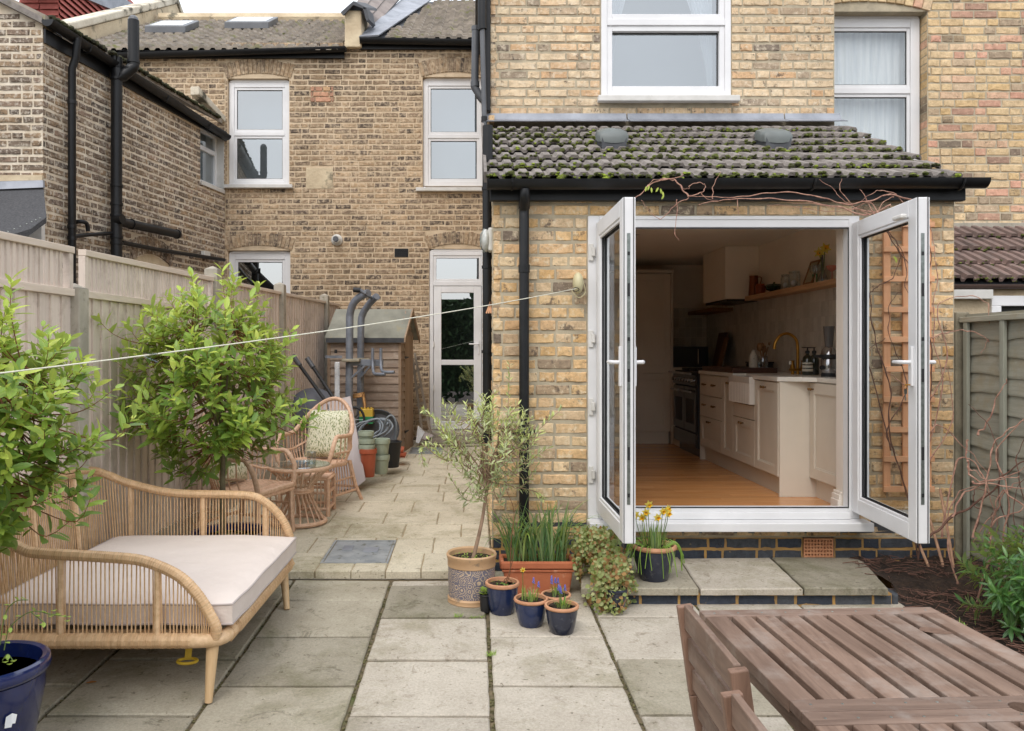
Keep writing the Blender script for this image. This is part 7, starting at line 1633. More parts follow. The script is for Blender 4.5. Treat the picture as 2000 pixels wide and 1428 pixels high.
def pot(name, c, r_, h_, m, lb, rimm=None, grp=None, cat='plant pot', base=.62, soil=.8, n=36, parent=None):
    t = parent or thing(name, lb, cat, c, grp)
    MB().lathe([(r_*base, 0), (r_*(base+.04), .006), (r_*(base+.16), h_*.3), (r_*.93, h_*.72), (r_*.94, h_*.86)], c, n).build('body', m, t, smooth=True)
    MB().lathe([(r_*.92, h_*.86), (r_*1.0, h_*.885), (r_*1.03, h_*.93), (r_*1.0, h_*.985), (r_*.95, h_), (r_*.88, h_*.985), (r_*.86, h_*.86)], c, n).build('rim', rimm or m, t, smooth=True)
    b = MB(); k = 18; b.v.append((c[0], c[1], c[2]+h_*soil+.01)); rg = random.Random(int(r_*1e4))
    for ring_ in range(1, 5):
        for j in range(k): a = 2*math.pi*j/k; q = r_*.86*ring_/4; b.v.append((c[0]+q*math.cos(a), c[1]+q*math.sin(a), c[2]+h_*soil+rg.uniform(-.006, .01)))
    for j in range(k): b.f.append((0, 1+j, 1+(j+1) % k))
    for ring_ in range(3):
        for j in range(k): a = 1+ring_*k+j; c2_ = 1+ring_*k+(j+1) % k; b.f.append((a, a+k, c2_+k, c2_))
    b.build('soil', M['soil'], t, smooth=True)
    return t
def bush(root, base, crown, rad3, ntip, Lf, mats, seed, leaf_len, per=9, trunk_r=.02, fork=.55, twig='twig', bark='bark', upbias=.5, wind=(0, 0, 0), shape=None, spread=.55, sprig=.12, ntrunk=1, trunk_top=None):
    """trunk, branches to sprig tips spread through the crown, leaves spiralling along each sprig"""
    rg = random.Random(seed); base = Vector(base); crown = Vector(crown); tt = Vector(trunk_top) if trunk_top else base.lerp(crown, fork)
    tr_ = curve([base, base.lerp(tt, .5) + Vector((rg.uniform(-.01, .01), 0, 0)), tt], 5)
    MB().tube(tr_, [trunk_r*(1-.35*i/(len(tr_)-1)) for i in range(len(tr_))], 10).build('trunk', M[bark], root, smooth=True)
    limbs = []; nl_ = 9; lm = MB()
    for k in range(nl_):
        a = 2*math.pi*k/nl_ + rg.uniform(-.3, .3); el = rg.uniform(.1, 1.0); tgt = crown + Vector((math.cos(a)*rad3[0]*.55*(1-el*.5), math.sin(a)*rad3[1]*.55*(1-el*.5), rad3[2]*(el*.9-.35)))
        c = curve([tt, tt.lerp(tgt, .45) + Vector((rg.uniform(-.03, .03), rg.uniform(-.03, .03), rg.uniform(0, .06)*rad3[2])), tgt], 6); limbs.append(c)
        lm.tube(c, [trunk_r*.5*(1-.6*i/(len(c)-1)) for i in range(len(c))], 6)
    lm.build('limbs', M[bark], root, smooth=True)
    tw = MB()
    for k in range(ntip):
        for _ in range(30):
            v = Vector((rg.gauss(0, 1), rg.gauss(0, 1), rg.gauss(0, 1))).normalized() * rg.uniform(.25, 1)**.45
            if shape is None or shape(v, rg): break
        rr_ = 1 + .42*noise.noise(v*2.2 + Vector((seed, 0, 0))); tip = crown + Vector((v.x*rad3[0], v.y*rad3[1], v.z*rad3[2]))*rr_
        lb_ = min(limbs, key=lambda c: min((p-tip).length for p in c[2:])); st_ = min(lb_[2:], key=lambda p: (p-tip).length + max(0, p.z-tip.z)*.6)
        out_ = (tip - crown); out_.z *= .6; out_.normalize(); dr_ = (out_*spread + Vector((0, 0, upbias)) + Vector((rg.uniform(-.25, .25), rg.uniform(-.25, .25), rg.uniform(-.1, .2)))).normalized()
        s0 = tip - dr_*sprig; c = curve([st_, st_.lerp(s0, .6) - Vector((0, 0, .02)), s0, tip], 3); tw.tube(c, [.0032 - .0022*i/(len(c)-1) for i in range(len(c))], 4, cap=False)
        e1 = dr_.orthogonal().normalized(); e2 = dr_.cross(e1); top_ = (tip.z-crown.z)/rad3[2]
        n_ = per + rg.randint(-1, 2)
        for j in range(n_):
            f = (j+.5)/n_; p = tip - dr_*sprig*(1-f)*1.25; a = j*2.4 + rg.uniform(-.3, .3); rad_ = e1*math.cos(a)+e2*math.sin(a)
            open_ = 1.3 - .65*f + rg.uniform(-.15, .15); d = (dr_*math.cos(open_) + rad_*math.sin(open_) + Vector(wind)).normalized()
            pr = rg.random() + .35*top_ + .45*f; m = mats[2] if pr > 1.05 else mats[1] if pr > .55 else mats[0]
            Lf.add(p, d, dr_ + Vector((0, 0, .5)), leaf_len*rg.uniform(.5, 1.2)*(1-.25*f), M[m])
    tw.build('twigs', M[twig], root, smooth=True)
# bay tree 1, nearest left, in the big blue pot
pc = (-1.735, 2.83, Zl(2.83)-.01)
pot('glazed_pot', pc, .205, .40, M['glaze'], 'large glossy cobalt blue pot in the bottom left corner, holding the nearest bay tree', n=48)
gp0 = [o for o in col.objects if o.name.startswith('glazed_pot')][0]
for (a, z, s_) in ((-.62, .24, .02), (-.66, .225, .013), (-1.15, .19, .02), (-1.25, .187, .012)):
    q = .1905 if z > .2 else .183; cx_, cy_ = pc[0]+q*math.cos(a), pc[1]+q*math.sin(a); t_ = Vector((-math.sin(a), math.cos(a), 0)); zz = z + pc[2]
    MB().add([Vector((cx_, cy_, zz))+t_*s_*u+Vector((0, 0, s_*v)) + Vector((math.cos(a), math.sin(a), 0))*.002 for u, v in ((-1, -.6), (.7, -.9), (1, .5), (.2, 1), (-.8, .7))], [(0, 1, 2, 3, 4)]).build('glaze_chip', M['net'], gp0)
t = thing('bay_tree', 'bay tree nearest the camera at the left edge, its crown cut by the picture edge', 'tree', (pc[0], pc[1], .3), 'bay trees in blue pots')
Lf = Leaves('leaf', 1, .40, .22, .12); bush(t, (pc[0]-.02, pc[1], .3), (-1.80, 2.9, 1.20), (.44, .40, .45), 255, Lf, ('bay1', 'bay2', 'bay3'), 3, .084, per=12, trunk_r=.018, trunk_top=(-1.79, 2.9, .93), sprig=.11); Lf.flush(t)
# straggly rose shoots in that pot
t = thing('rose_shoots', 'thin straggly rose shoots with a few small leaves growing from the large blue pot', 'plant', (pc[0], pc[1], .3)); tw = MB(); Lf = Leaves('leaf', 1, .6, .2, .1)
for pts in ([(8, 1270), (20, 1225), (60, 1195), (100, 1200), (130, 1205)], [(0, 1260), (10, 1200), (30, 1175), (55, 1172)], [(5, 1290), (15, 1278), (25, 1290)], [(60, 1195), (85, 1215), (90, 1222)]):
    c = curve([P(px, py, 2.72) for px, py in pts], 5); tw.tube(c, .0018, 5)
    for k in range(2, len(c), 3): Lf.add(c[k], (random.Random(k).uniform(-1, 1), -.4, random.Random(k+9).uniform(-.5, .8)), (0, 0, 1), .022, M['bay2'])
for px, py in ((104, 1192), (112, 1200), (122, 1203), (98, 1203), (130, 1212), (18, 1296), (26, 1290), (10, 1292)): Lf.add(P(px, py, 2.7), (.4, -.6, .2), (0, 0, 1), .034, M['bay2'])
tw.build('stems', M['stalk'], t, smooth=True); Lf.flush(t)
# bay tree 2 in a blue pot behind the daybed
pc2 = (X(449, 4.9), 4.9, Zl(4.9))
pot('glazed_pot', pc2, .238, .335, M['glaze'], 'dark blue glazed pot of the second bay tree, half hidden behind the daybed', n=40, soil=.84)
mo = MB(); rg = random.Random(2)
for k in range(60): a = rg.uniform(0, 6.28); q = rg.uniform(.03, .19); mo.ball((pc2[0]+q*math.cos(a), pc2[1]+q*math.sin(a), pc2[2]+.285), rg.uniform(.01, .024), 6, 4, .5, .2, rg)
mo.build('moss', M['moss'], [o for o in col.objects if o.name == 'glazed_pot.001'][0], smooth=True, kind='stuff')
t = thing('bay_tree', 'bushy round bay tree standing behind the daybed in front of the fence', 'tree', (pc2[0], pc2[1], .28), 'bay trees in blue pots')
Lf = Leaves('leaf', 1, .36, .25, .14)
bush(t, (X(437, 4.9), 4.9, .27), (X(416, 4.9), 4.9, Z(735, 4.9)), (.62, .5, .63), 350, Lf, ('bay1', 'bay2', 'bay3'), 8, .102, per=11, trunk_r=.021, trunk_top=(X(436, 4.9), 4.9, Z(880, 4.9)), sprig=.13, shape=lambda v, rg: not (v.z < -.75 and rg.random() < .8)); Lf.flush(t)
# olive tree in a patterned pot
def pattern_mat():
    m, n, l, b = _new('blue_floral_transfer'); tcn = n.new('ShaderNodeNewGeometry')
    vo = n.new('ShaderNodeTexVoronoi'); vo.inputs['Scale'].default_value = 26; l.new(tcn.outputs['Position'], vo.inputs[0])
    s1 = n.new('ShaderNodeMath'); s1.operation = 'SINE'; mu = n.new('ShaderNodeMath'); mu.operation = 'MULTIPLY'; mu.inputs[1].default_value = 26
    l.new(vo.outputs['Distance'], mu.inputs[0]); l.new(mu.outputs[0], s1.inputs[0])
    c = ramp(n, l, s1.outputs[0], [(.34, (112,108,118)), (.52, (196,174,146))])
    v2 = n.new('ShaderNodeTexVoronoi'); v2.inputs['Scale'].default_value = 90; l.new(tcn.outputs['Position'], v2.inputs[0])
    c = mix(n, l, ramp(n, l, v2.outputs['Distance'], [(.25, (.8, .8, .8, 1)), (.4, (0, 0, 0, 1))]), c, (92,92,116))
    l.new(c, b.inputs['Base Color']); b.inputs['Roughness'].default_value = .5; return m
M['floral'] = pattern_mat(); M['buff'] = mat('buff_stoneware', (196,160,122), (180,146,110), 8, .55, c3=(140,120,98), s3=14, lo3=.6, hi3=.7)
oc = Vector((X(921, 4.6), 4.6, Zl(4.6))); Ro = .143
t = thing('patterned_pot', 'buff stoneware pot with a blue floral band holding the olive tree', 'plant pot', oc)
MB().lathe([(Ro*.93, 0), (Ro*.97, .008), (Ro*.95, .018), (Ro*.97, .03), (Ro*.93, .04)], oc, 40).build('foot', M['buff'], t, smooth=True)
MB().lathe([(Ro*.925, .041), (Ro*.94, .12), (Ro*.945, .208)], oc, 40).build('floral_band', M['floral'], t, smooth=True)
MB().lathe([(Ro*.945, .209), (Ro*.97, .212), (Ro*.965, .248), (Ro*1.0, .256), (Ro*1.02, .275), (Ro*.98, .283), (Ro*.9, .275), (Ro*.88, .235)], oc, 40).build('rim', M['buff'], t, smooth=True)
MB().disc((oc.x, oc.y, .25), Ro*.89, 24).build('soil', M['soil'], t)
Lw = Leaves('leaf', 1, .5, .2, .1); rg = random.Random(9)
wd_ = thing('pot_weeds', 'low green weeds growing around the base of the olive trunk', 'weeds', (oc.x, oc.y, .25))
for k in range(70): a = rg.uniform(0, 6.28); q = rg.uniform(.03, .12); Lw.add((oc.x+q*math.cos(a), oc.y+q*math.sin(a), .252+rg.uniform(0, .02)), (rg.uniform(-1, 1), rg.uniform(-1, 1), rg.uniform(0, .8)), (0, 0, 1), .017, M['bay2'])
Lw.flush(wd_, 70)
M['ol1'] = leaf_mat('olive_leaf_grey', (146,158,120), (168,178,142), .5); M['ol2'] = leaf_mat('olive_leaf_pale', (182,190,146), (196,204,160), .5); M['ol3'] = leaf_mat('olive_leaf_young', (198,208,132), (212,220,150), .5)
M['olbark'] = mat('olive_bark', (158,132,110), (128,106,88), 18, .9, bd=.001)
t = thing('olive_tree', 'small grey green olive tree with a bare slanting trunk beside the brick corner', 'tree', (oc.x, oc.y, .25))
Lf = Leaves('leaf', 1, .26, .2, .08, 3); Yo = 4.62
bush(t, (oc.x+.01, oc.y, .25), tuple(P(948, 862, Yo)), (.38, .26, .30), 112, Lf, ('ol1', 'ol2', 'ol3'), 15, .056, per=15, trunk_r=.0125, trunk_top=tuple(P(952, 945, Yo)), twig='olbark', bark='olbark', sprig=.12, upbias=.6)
ex = MB()
for pts in ([(955, 935), (985, 880), (992, 800), (995, 712)], [(950, 930), (990, 890), (1040, 850), (1096, 800)], [(945, 935), (900, 905), (860, 895), (825, 870), (826, 905)], [(950, 940), (1000, 950), (1045, 960), (1062, 975)], [(948, 925), (880, 850), (838, 810), (828, 800)]):
    c = curve([P(px, py, Yo + .05*math.sin(px)) for px, py in pts], 6); ex.tube(c, [.004-.0025*i/len(c) for i in range(len(c))], 5)
    for k in range(5, len(c)):
        for j in range(5): a = rg.uniform(0, 6.28); dd_ = (c[k]-c[k-1]).normalized(); e1 = dd_.orthogonal().normalized(); e2 = dd_.cross(e1); Lf.add(c[k].lerp(c[k-1], rg.random()), dd_*.7 + (e1*math.cos(a)+e2*math.sin(a))*.7, (0, 0, 1), .045*rg.uniform(.6, 1.1), M[rg.choice(('ol1', 'ol2', 'ol3'))])
ex.build('long_shoots', M['olbark'], t, smooth=True); Lf.flush(t)
# terracotta trough with daffodil foliage
def strap(parent, p, d, L, w_, m, bend, n=7, name='leaf'):
    p = Vector(p); d = Vector((d[0], d[1], 0)); b = MB(); s_ = Vector((-d.y, d.x, 0)); s_ = s_.normalized() if s_.length > 1e-4 else Vector((1, 0, 0))
    for i in range(n+1):
        t = i/n; a = bend*t*t; q = p + d*(L*t*math.sin(min(1.5, .25+a)))*.9 + Vector((0, 0, L*(t - .42*a*t*t))); hw = w_/2*(1-t**3)*(.6+.4*min(1, t*4)); b.v += [tuple(q - s_*hw), tuple(q + Vector((0, 0, -hw*.25))), tuple(q + s_*hw)]
    for i in range(n): a = i*3; b.f += [(a, a+3, a+4, a+1), (a+1, a+4, a+5, a+2)]
    return b.build(name, M[m], parent, smooth=True)
M['blade'] = leaf_mat('daffodil_blade', (84,120,84), (110,146,96), .45); M['blade2'] = leaf_mat('fresh_blade', (126,164,70), (154,186,84), .45)
tx0, tx1, ty0, ty1, tzt = X(977, 4.62), X(1128, 4.62), 4.66, 4.86, Z(1098, 4.66)
tg_ = thing('terracotta_trough', 'rectangular terracotta trough with a rolled rim full of long daffodil leaves', 'planter', ((tx0+tx1)/2, 4.76, 0))
b = MB(); i_ = .018
b.hexa([(tx0+.04,ty0+.03,0),(tx1-.04,ty0+.03,0),(tx1-.04,ty1-.03,0),(tx0+.04,ty1-.03,0),(tx0+.018,ty0+.012,tzt-.05),(tx1-.018,ty0+.012,tzt-.05),(tx1-.018,ty1-.012,tzt-.05),(tx0+.018,ty1-.012,tzt-.05)]).build('body', M['terracotta'], tg_, bev=.01)
rl4 = MB()
for q in ((tx0, tx1, ty0, ty0+.026), (tx0, tx1, ty1-.026, ty1), (tx0, tx0+.026, ty0+.026, ty1-.026), (tx1-.026, tx1, ty0+.026, ty1-.026)): rl4.box(*q, tzt-.045, tzt)
rl4.build('rim', M['terracotta'], tg_, bev=.01); MB().box(tx0+.012, tx1-.012, ty0+.006, ty1-.006, tzt-.062, tzt-.048).build('moulding', M['terracotta'], tg_, bev=.005); MB().box(tx0+.027, tx1-.027, ty0+.027, ty1-.027, tzt-.046, tzt-.022).build('soil', M['soil'], tg_)
t = thing('daffodil_leaves', 'thick clump of long blue green daffodil leaves in the terracotta trough', 'plant', ((tx0+tx1)/2, 4.76, tzt)); rg = random.Random(31)
for k in range(150):
    x = rg.uniform(tx0+.05, tx1-.05); y = rg.uniform(ty0+.04, ty1-.04); a = rg.uniform(0, 6.28); bn = rg.uniform(.1, .9) if rg.random() < .8 else rg.uniform(1, 1.5)
    strap(t, (x, y, tzt-.03), (math.cos(a)*.8 + (x-(tx0+tx1)/2)*1.5, math.sin(a)*.5), rg.uniform(.26, .46), rg.uniform(.010, .015), 'blade' if rg.random() < .8 else 'blade2', bn)
# small glazed pots on the paving
def smallpot(px, pyb, pyt, w_, Yq, m, lb, grp='small glazed pots on the paving'):
    g0 = Zl(Yq); h_ = Z(pyt, Yq) - g0; return pot('glazed_pot', (X(px, Yq), Yq, g0+.003), w_/2/F*Yq, h_, m, lb, M['clay'], grp, base=.66, soil=.86, n=32), (X(px, Yq), Yq, g0+h_*.86)
(_, pA) = smallpot(981, 1203, 1136, 66, 4.40, M['glaze3'], 'blue glazed pot with dark soil and bare stems, touching the patterned pot'); (_, pB) = smallpot(1037, 1222, 1168, 66, 4.22, M['glaze3'], 'middle of the three small blue glazed pots, with fresh grape hyacinth leaves'); (_, pC) = smallpot(1097, 1238, 1181, 66, 4.12, M['glaze2'], 'darkest small glazed pot, frontmost and right of the other two'); (_, pD) = smallpot(1086, 1200, 1160, 58, 4.42, M['buff'], 'small buff pot behind the two frontmost glazed pots')
t = pot('nursery_pot', (X(948, 4.42), 4.42, Zl(4.42)), .032, .10, M['gasket'], 'tiny black plastic pot with a green seedling squeezed between two larger pots', base=.75); Ls = Leaves('leaf', 1, .6, .2, .1); 
sd = thing('seedling', 'small bright green seedling in the tiny black pot', 'plant', (X(948, 4.42), 4.42, .1))
for k in range(26): a = rg.uniform(0, 6.28); Ls.add((X(948, 4.42)+.012*math.cos(a), 4.42+.012*math.sin(a), .09+rg.uniform(0, .03)), (math.cos(a), math.sin(a), .6), (0, 0, 1), .03, M['bay2'])
Ls.flush(sd)
M['musc'] = mat('grape_hyacinth_blue', (92,96,176), (118,120,196), 60, .6)
def bulbs(c, lb, n, hgt, nf, seed, rr_, cat='plant', nm='grape_hyacinth'):
    t = thing(nm, lb, cat, c); rg = random.Random(seed)
    for k in range(n): a = rg.uniform(0, 6.28); q = rg.uniform(0, rr_); strap(t, (c[0]+q*math.cos(a), c[1]+q*math.sin(a), c[2]-.005), (math.cos(a)*.6, math.sin(a)*.6), hgt*rg.uniform(.6, 1.1), .0055, 'blade2' if rg.random() < .7 else 'blade', rg.uniform(.1, 1.1), 5)
    for k in range(nf):
        a = rg.uniform(0, 6.28); q = rg.uniform(0, rr_); p = Vector((c[0]+q*math.cos(a), c[1]+q*math.sin(a), c[2])); h_ = hgt*rg.uniform(.95, 1.35); MB().tube([p, p+Vector((.01*math.cos(a), 0, h_))], .0018, 5).build('stalk', M['stalk'], t)
        b = MB()
        for j in range(14): bb = j*2.4; b.ball(p + Vector((.01*math.cos(a)+.006*math.cos(bb)*(1-j/16), .006*math.sin(bb)*(1-j/16), h_-.012+j*.0022)), .0035, 5, 3)
        b.build('flower_spike', M['musc'], t, smooth=True)
    return t
bulbs(pB, 'fresh green leaves and two blue spikes in the middle small blue pot', 34, .085, 2, 1, .035); bulbs(pC, 'grape hyacinths with blue spikes in the darkest front pot', 40, .08, 4, 2, .04); bulbs(pD, 'grape hyacinth leaves with blue spikes in the buff pot behind', 30, .08, 4, 3, .04)
t = thing('bare_shrub', 'thin bare twisted stems rising from the soil of the blue pot by the patterned pot', 'plant', pA); b = MB()
for pts in ([(985, 1145), (996, 1120), (998, 1060), (1004, 1000), (990, 960)], [(985, 1145), (1000, 1100), (1003, 1070)], [(978, 1146), (990, 1128), (1002, 1140)]): c = curve([P(px, py, 4.4) for px, py in pts], 5); b.tube(c, [.003-.0015*i/len(c) for i in range(len(c))], 5)
b.build('stems', M['twig'], t, smooth=True); Lb = Leaves('leaf', 1, .5)
for k in range(30): a = rg.uniform(0, 6.28); q = rg.uniform(0, .06); Lb.add((pA[0]+q*math.cos(a), pA[1]+q*math.sin(a), pA[2]+rg.uniform(0, .015)), (rg.uniform(-1, 1), rg.uniform(-1, 1), .5), (0, 0, 1), .018, M['bay1'])
Lb.flush(t)
dd1 = thing('small_daffodil', 'single small yellow daffodil flower above the middle small blue pot', 'flower', P(1021, 1113, 4.2)); q = P(1021, 1113, 4.2); MB().tube(curve([Vector(pB)+Vector((-.04, 0, 0)), Vector((q.x, q.y, q.z-.03)), q], 5), .0018, 5).build('stalk', M['stalk'], dd1); daffodil(dd1, q, (.1, -1, -.1), .55)
for k in range(8): strap(dd1, Vector(pB)+Vector((-.04+rg.uniform(-.01, .01), rg.uniform(-.01, .01), 0)), (rg.uniform(-.4, .4), rg.uniform(-.4, .4)), rg.uniform(.08, .13), .006, 'blade2', .3)
# blue pot of daffodils on the step
ps = Vector((X(1277, 4.68), 4.68, .107)); pr = 43/F*4.68
pot('glazed_pot', ps, pr, Z(1062, 4.68)-ps.z, M['glaze2'], 'dark blue glazed pot of flowering daffodils standing on the left slab of the step', M['clay'], base=.6, soil=.86, n=36)
zt5 = Z(1070, 4.68); t = thing('daffodils', 'clump of small yellow daffodils with trailing grassy leaves in the pot on the step', 'plant', (ps.x, ps.y, zt5)); rg = random.Random(44)
for k in range(46): a = rg.uniform(0, 6.28); q = rg.uniform(0, pr*.6); strap(t, (ps.x+q*math.cos(a), ps.y+q*math.sin(a), zt5-.01), (math.cos(a)*.35, math.sin(a)*.35), rg.uniform(.11, .19), .008, 'blade2' if rg.random() < .5 else 'blade', rg.uniform(.05, .5), 5)
for k in range(46):
    a = rg.uniform(0, 6.28); p = Vector((ps.x+pr*.5*math.cos(a), ps.y+pr*.5*math.sin(a), zt5)); o_ = Vector((math.cos(a), math.sin(a), 0)); L_ = rg.uniform(.04, .17)
    MB().tube(curve([p, p+o_*pr*.45+Vector((0, 0, .035)), p+o_*pr*.72+Vector((0, 0, -.01)), p+o_*pr*.8+Vector((rg.uniform(-.015, .015), 0, -L_))], 4), .0022, 4, cap=False).build('grassy_leaf', M['blade2'], t, smooth=True)
for px, py, dx in ((1243, 1004, -.5), (1262, 1000, -.2), (1266, 985, .1), (1255, 1010, -.3), (1293, 998, .2), (1301, 993, .5), (1303, 1002, .3), (1283, 1010, .1)):
    q = P(px, py, 4.68 + rg.uniform(-.04, .03)); MB().tube(curve([(ps.x + (q.x-ps.x)*.5, ps.y, zt5-.01), (q.x, q.y, q.z-.05), (q.x, q.y-.0, q.z+.004), q + Vector((dx*.01, -.01, 0))], 4), .0022, 5).build('stalk', M['stalk'], t); daffodil(t, q + Vector((dx*.012, -.012, 0)), (dx, -.9, -.1), .92)
# ivy and the pots it hangs from
M['ivy1'] = leaf_mat('variegated_ivy', (176,178,128), (150,158,100), .5); M['ivy2'] = leaf_mat('green_ivy', (112,128,74), (134,146,84), .5); M['ivy3'] = leaf_mat('dry_ivy', (168,128,84), (140,98,66), .7)
pot('glazed_pot', (X(1197, 4.95), 4.95, .107), .082, .19, M['glaze2'], 'dark blue pot half hidden under the ivy beside the door cill', base=.6); pot('glazed_pot', (X(1203, 4.42), 4.42, Zl(4.42)), .065, .135, M['glaze2'], 'small dark blue pot at the foot of the hanging ivy', base=.62, n=28)
t = thing('trailing_ivy', 'variegated trailing ivy with dry brown stems between trough and step', 'plant', (X(1180, 4.6), 4.6, .1)); Lf = Leaves('leaf', 1, .8, .15, .1, 3); tw = MB(); rg = random.Random(77)
for k in range(150):
    up_ = rg.random() < .6; px = 1122 + rg.random()*88 if up_ else 1160 + rg.random()*62; py0 = 1030 + rg.random()*45 if up_ else 1085 + rg.random()*50; py1 = py0 + rg.uniform(15, 70) if up_ else min(1202, py0 + rg.uniform(30, 100)); Yi = rg.uniform(4.6, 4.95) if up_ else rg.uniform(4.36, 4.6)
    c = curve([P(px, py0, Yi+.1), P(px+rg.uniform(-10, 14), (py0+py1)/2, Yi), P(px+rg.uniform(-18, 22), py1, Yi-.02)], 5)
    for q in c: q.z = max(q.z, .015)
    tw.tube(c, .0015, 4, cap=False)
    for p in c[::1]:
        for j in range(2): Lf.add(p + Vector((rg.uniform(-.02, .02), rg.uniform(-.02, .02), rg.uniform(-.01, .02))), (rg.uniform(-1, 1), rg.uniform(-1, .2), rg.uniform(-.6, .6)), (rg.uniform(-.5, .5), -1, .6), rg.uniform(.016, .032), M[rg.choice(('ivy1', 'ivy1', 'ivy2', 'ivy2', 'ivy3'))])
tw.build('stems', mat('dry_stem', (168,128,92), (140,104,74), 20, .9), t); Lf.flush(t)
# shrub at the right in the bed
M['sh1'] = leaf_mat('glossy_dark_leaf', (44,84,44), (62,104,54), .3, (120,150,96)); M['sh2'] = leaf_mat('glossy_mid_leaf', (70,116,58), (92,136,68), .32, (150,176,110))
t = thing('evergreen_shrub', 'glossy dark green narrow leaved shrub in the bed at the right edge', 'shrub', (2.85, 4.0, .05)); Lf = Leaves('leaf', 1, .26, .25, .25, 4)
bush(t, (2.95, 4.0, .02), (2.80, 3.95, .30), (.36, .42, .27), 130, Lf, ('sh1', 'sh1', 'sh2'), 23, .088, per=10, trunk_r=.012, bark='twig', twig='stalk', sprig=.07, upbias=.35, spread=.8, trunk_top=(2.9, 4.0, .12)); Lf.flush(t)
# vines: over the door, on the trellis, tangle by the fence
M['vine'] = mat('pinkish_vine', (186,146,126), (142,102,88), 40, .85, bd=.001, bs=120); M['vine2'] = mat('dark_vine', (112,80,66), (88,62,52), 30, .85)
def vine(parent, pts, r_, m='vine', wob=.006, seed=0, name='stem'):
    rg = random.Random(seed); c = curve([P(*p) for p in pts], 7); c = [p + Vector((noise.noise((i*.31+seed, 1, 2)), noise.noise((i*.29, seed, 5)), noise.noise((i*.33, 7, seed))))*wob*2 for i, p in enumerate(c)]
    MB().tube(c, [r_*.85*(1-.6*i/(len(c)-1))*(1+(.45 if i % 7 == 0 else rg.uniform(-.12, .12))) for i in range(len(c))], 6).build(name, M[m], parent, smooth=True); return c
t = thing('climbing_vine', 'bare pinkish climbing stems looping along the black gutter above the doors', 'climber', P(1500, 385, 4.98)); Yv_ = 4.96
W_ = [[(1740, 400), (1690, 420), (1640, 405), (1560, 392), (1480, 388), (1420, 390), (1380, 396), (1365, 400)], [(1790, 395), (1740, 380), (1700, 392), (1650, 398), (1600, 385), (1540, 375), (1480, 380), (1430, 386), (1390, 384), (1345, 384)], [(1345, 384), (1330, 365), (1315, 350), (1290, 352), (1268, 362), (1250, 380), (1235, 388), (1215, 392)], [(1345, 384), (1365, 378), (1376, 370), (1376, 360), (1362, 357), (1348, 362), (1345, 369), (1335, 368)], [(1315, 352), (1298, 349), (1275, 353), (1262, 366)], [(1392, 388), (1392, 370), (1398, 352), (1408, 336)], [(1345, 386), (1320, 400), (1305, 415), (1288, 428), (1268, 412), (1252, 390)], [(1322, 390), (1322, 420), (1318, 455), (1326, 470)], [(1440, 390), (1441, 405), (1443, 420)], [(1700, 420), (1660, 400), (1640, 385), (1630, 372), (1600, 350)], [(1710, 425), (1690, 385), (1680, 370)], [(1770, 405), (1750, 380), (1720, 372), (1700, 380), (1680, 395)], [(1735, 425), (1700, 412), (1650, 408), (1600, 400), (1540, 396)], [(1720, 430), (1700, 395), (1660, 410), (1610, 412), (1560, 405), (1500, 400)], [(1665, 400), (1640, 370), (1645, 350)], [(1745, 385), (1725, 395), (1715, 420), (1720, 440)], [(1370, 378), (1380, 388), (1400, 392)], [(1290, 352), (1330, 345), (1332, 338)]]
vl_ = [vine(t, [(x, y, Yv_ + .03*math.sin(x*.05)) for x, y in s_], .0056 if i < 3 else .0034, 'vine', .004, i) for i, s_ in enumerate(W_)]
Lf = Leaves('leaf', 1, .35, .2, .2); rg = random.Random(3)
for px, py in ((1268, 362), (1272, 366), (1262, 364), (1290, 368), (1294, 374), (1297, 380), (1286, 366), (1236, 389), (1240, 392), (1232, 388), (1745, 500), (1750, 503)): Lf.add(P(px, py, Yv_), (rg.uniform(-.6, .6), -.3, -1), (0, -1, 0), .035, M['bay3'])
Lf.flush(t)
t = thing('trellis_vine', 'dark twisting climber stems growing up the orange pine trellis', 'climber', P(1770, 960, 5.08)); Yt2 = 5.09
T_ = [[(1790, 1120), (1800, 1000), (1788, 900), (1812, 800), (1820, 700), (1808, 600), (1816, 520), (1812, 440), (1790, 400)], [(1800, 1120), (1770, 960), (1745, 880), (1735, 820), (1740, 760), (1720, 700), (1705, 640), (1700, 580), (1712, 560), (1740, 545), (1760, 500), (1740, 460), (1730, 440)], [(1745, 880), (1732, 840), (1760, 790), (1770, 740), (1750, 690), (1735, 640), (1740, 590), (1760, 570)], [(1810, 800), (1850, 700), (1830, 610), (1850, 585), (1900, 578), (1930, 600), (1932, 660), (1915, 690)], [(1820, 660), (1850, 650), (1890, 645), (1930, 665), (1950, 700), (1952, 760)], [(1815, 900), (1860, 820), (1850, 720)], [(1740, 880), (1700, 720), (1690, 690), (1730, 660)], [(1730, 450), (1755, 490), (1790, 540), (1812, 600)], [(1725, 440), (1750, 470), (1768, 510), (1770, 560), (1790, 610)], [(1805, 900), (1840, 760), (1822, 640), (1830, 540), (1822, 470), (1812, 430)], [(1800, 870), (1830, 830), (1870, 860), (1910, 900), (1940, 940)], [(1780, 760), (1750, 740), (1730, 720)]]
for i, s_ in enumerate(T_): vine(t, [(x, y, Yt2 - .03 - (max(0, x-1860))*.0016) for x, y in s_], (.006, .0055, .0045)[min(i, 2)], 'vine2' if i in (0, 1, 2, 6, 7, 8) else 'vine', .008, i+30)
t = thing('bramble_tangle', 'tangle of bare arching reddish branches in front of the grey fence', 'shrub', P(1920, 1000, 4.6)); Yk = 4.55
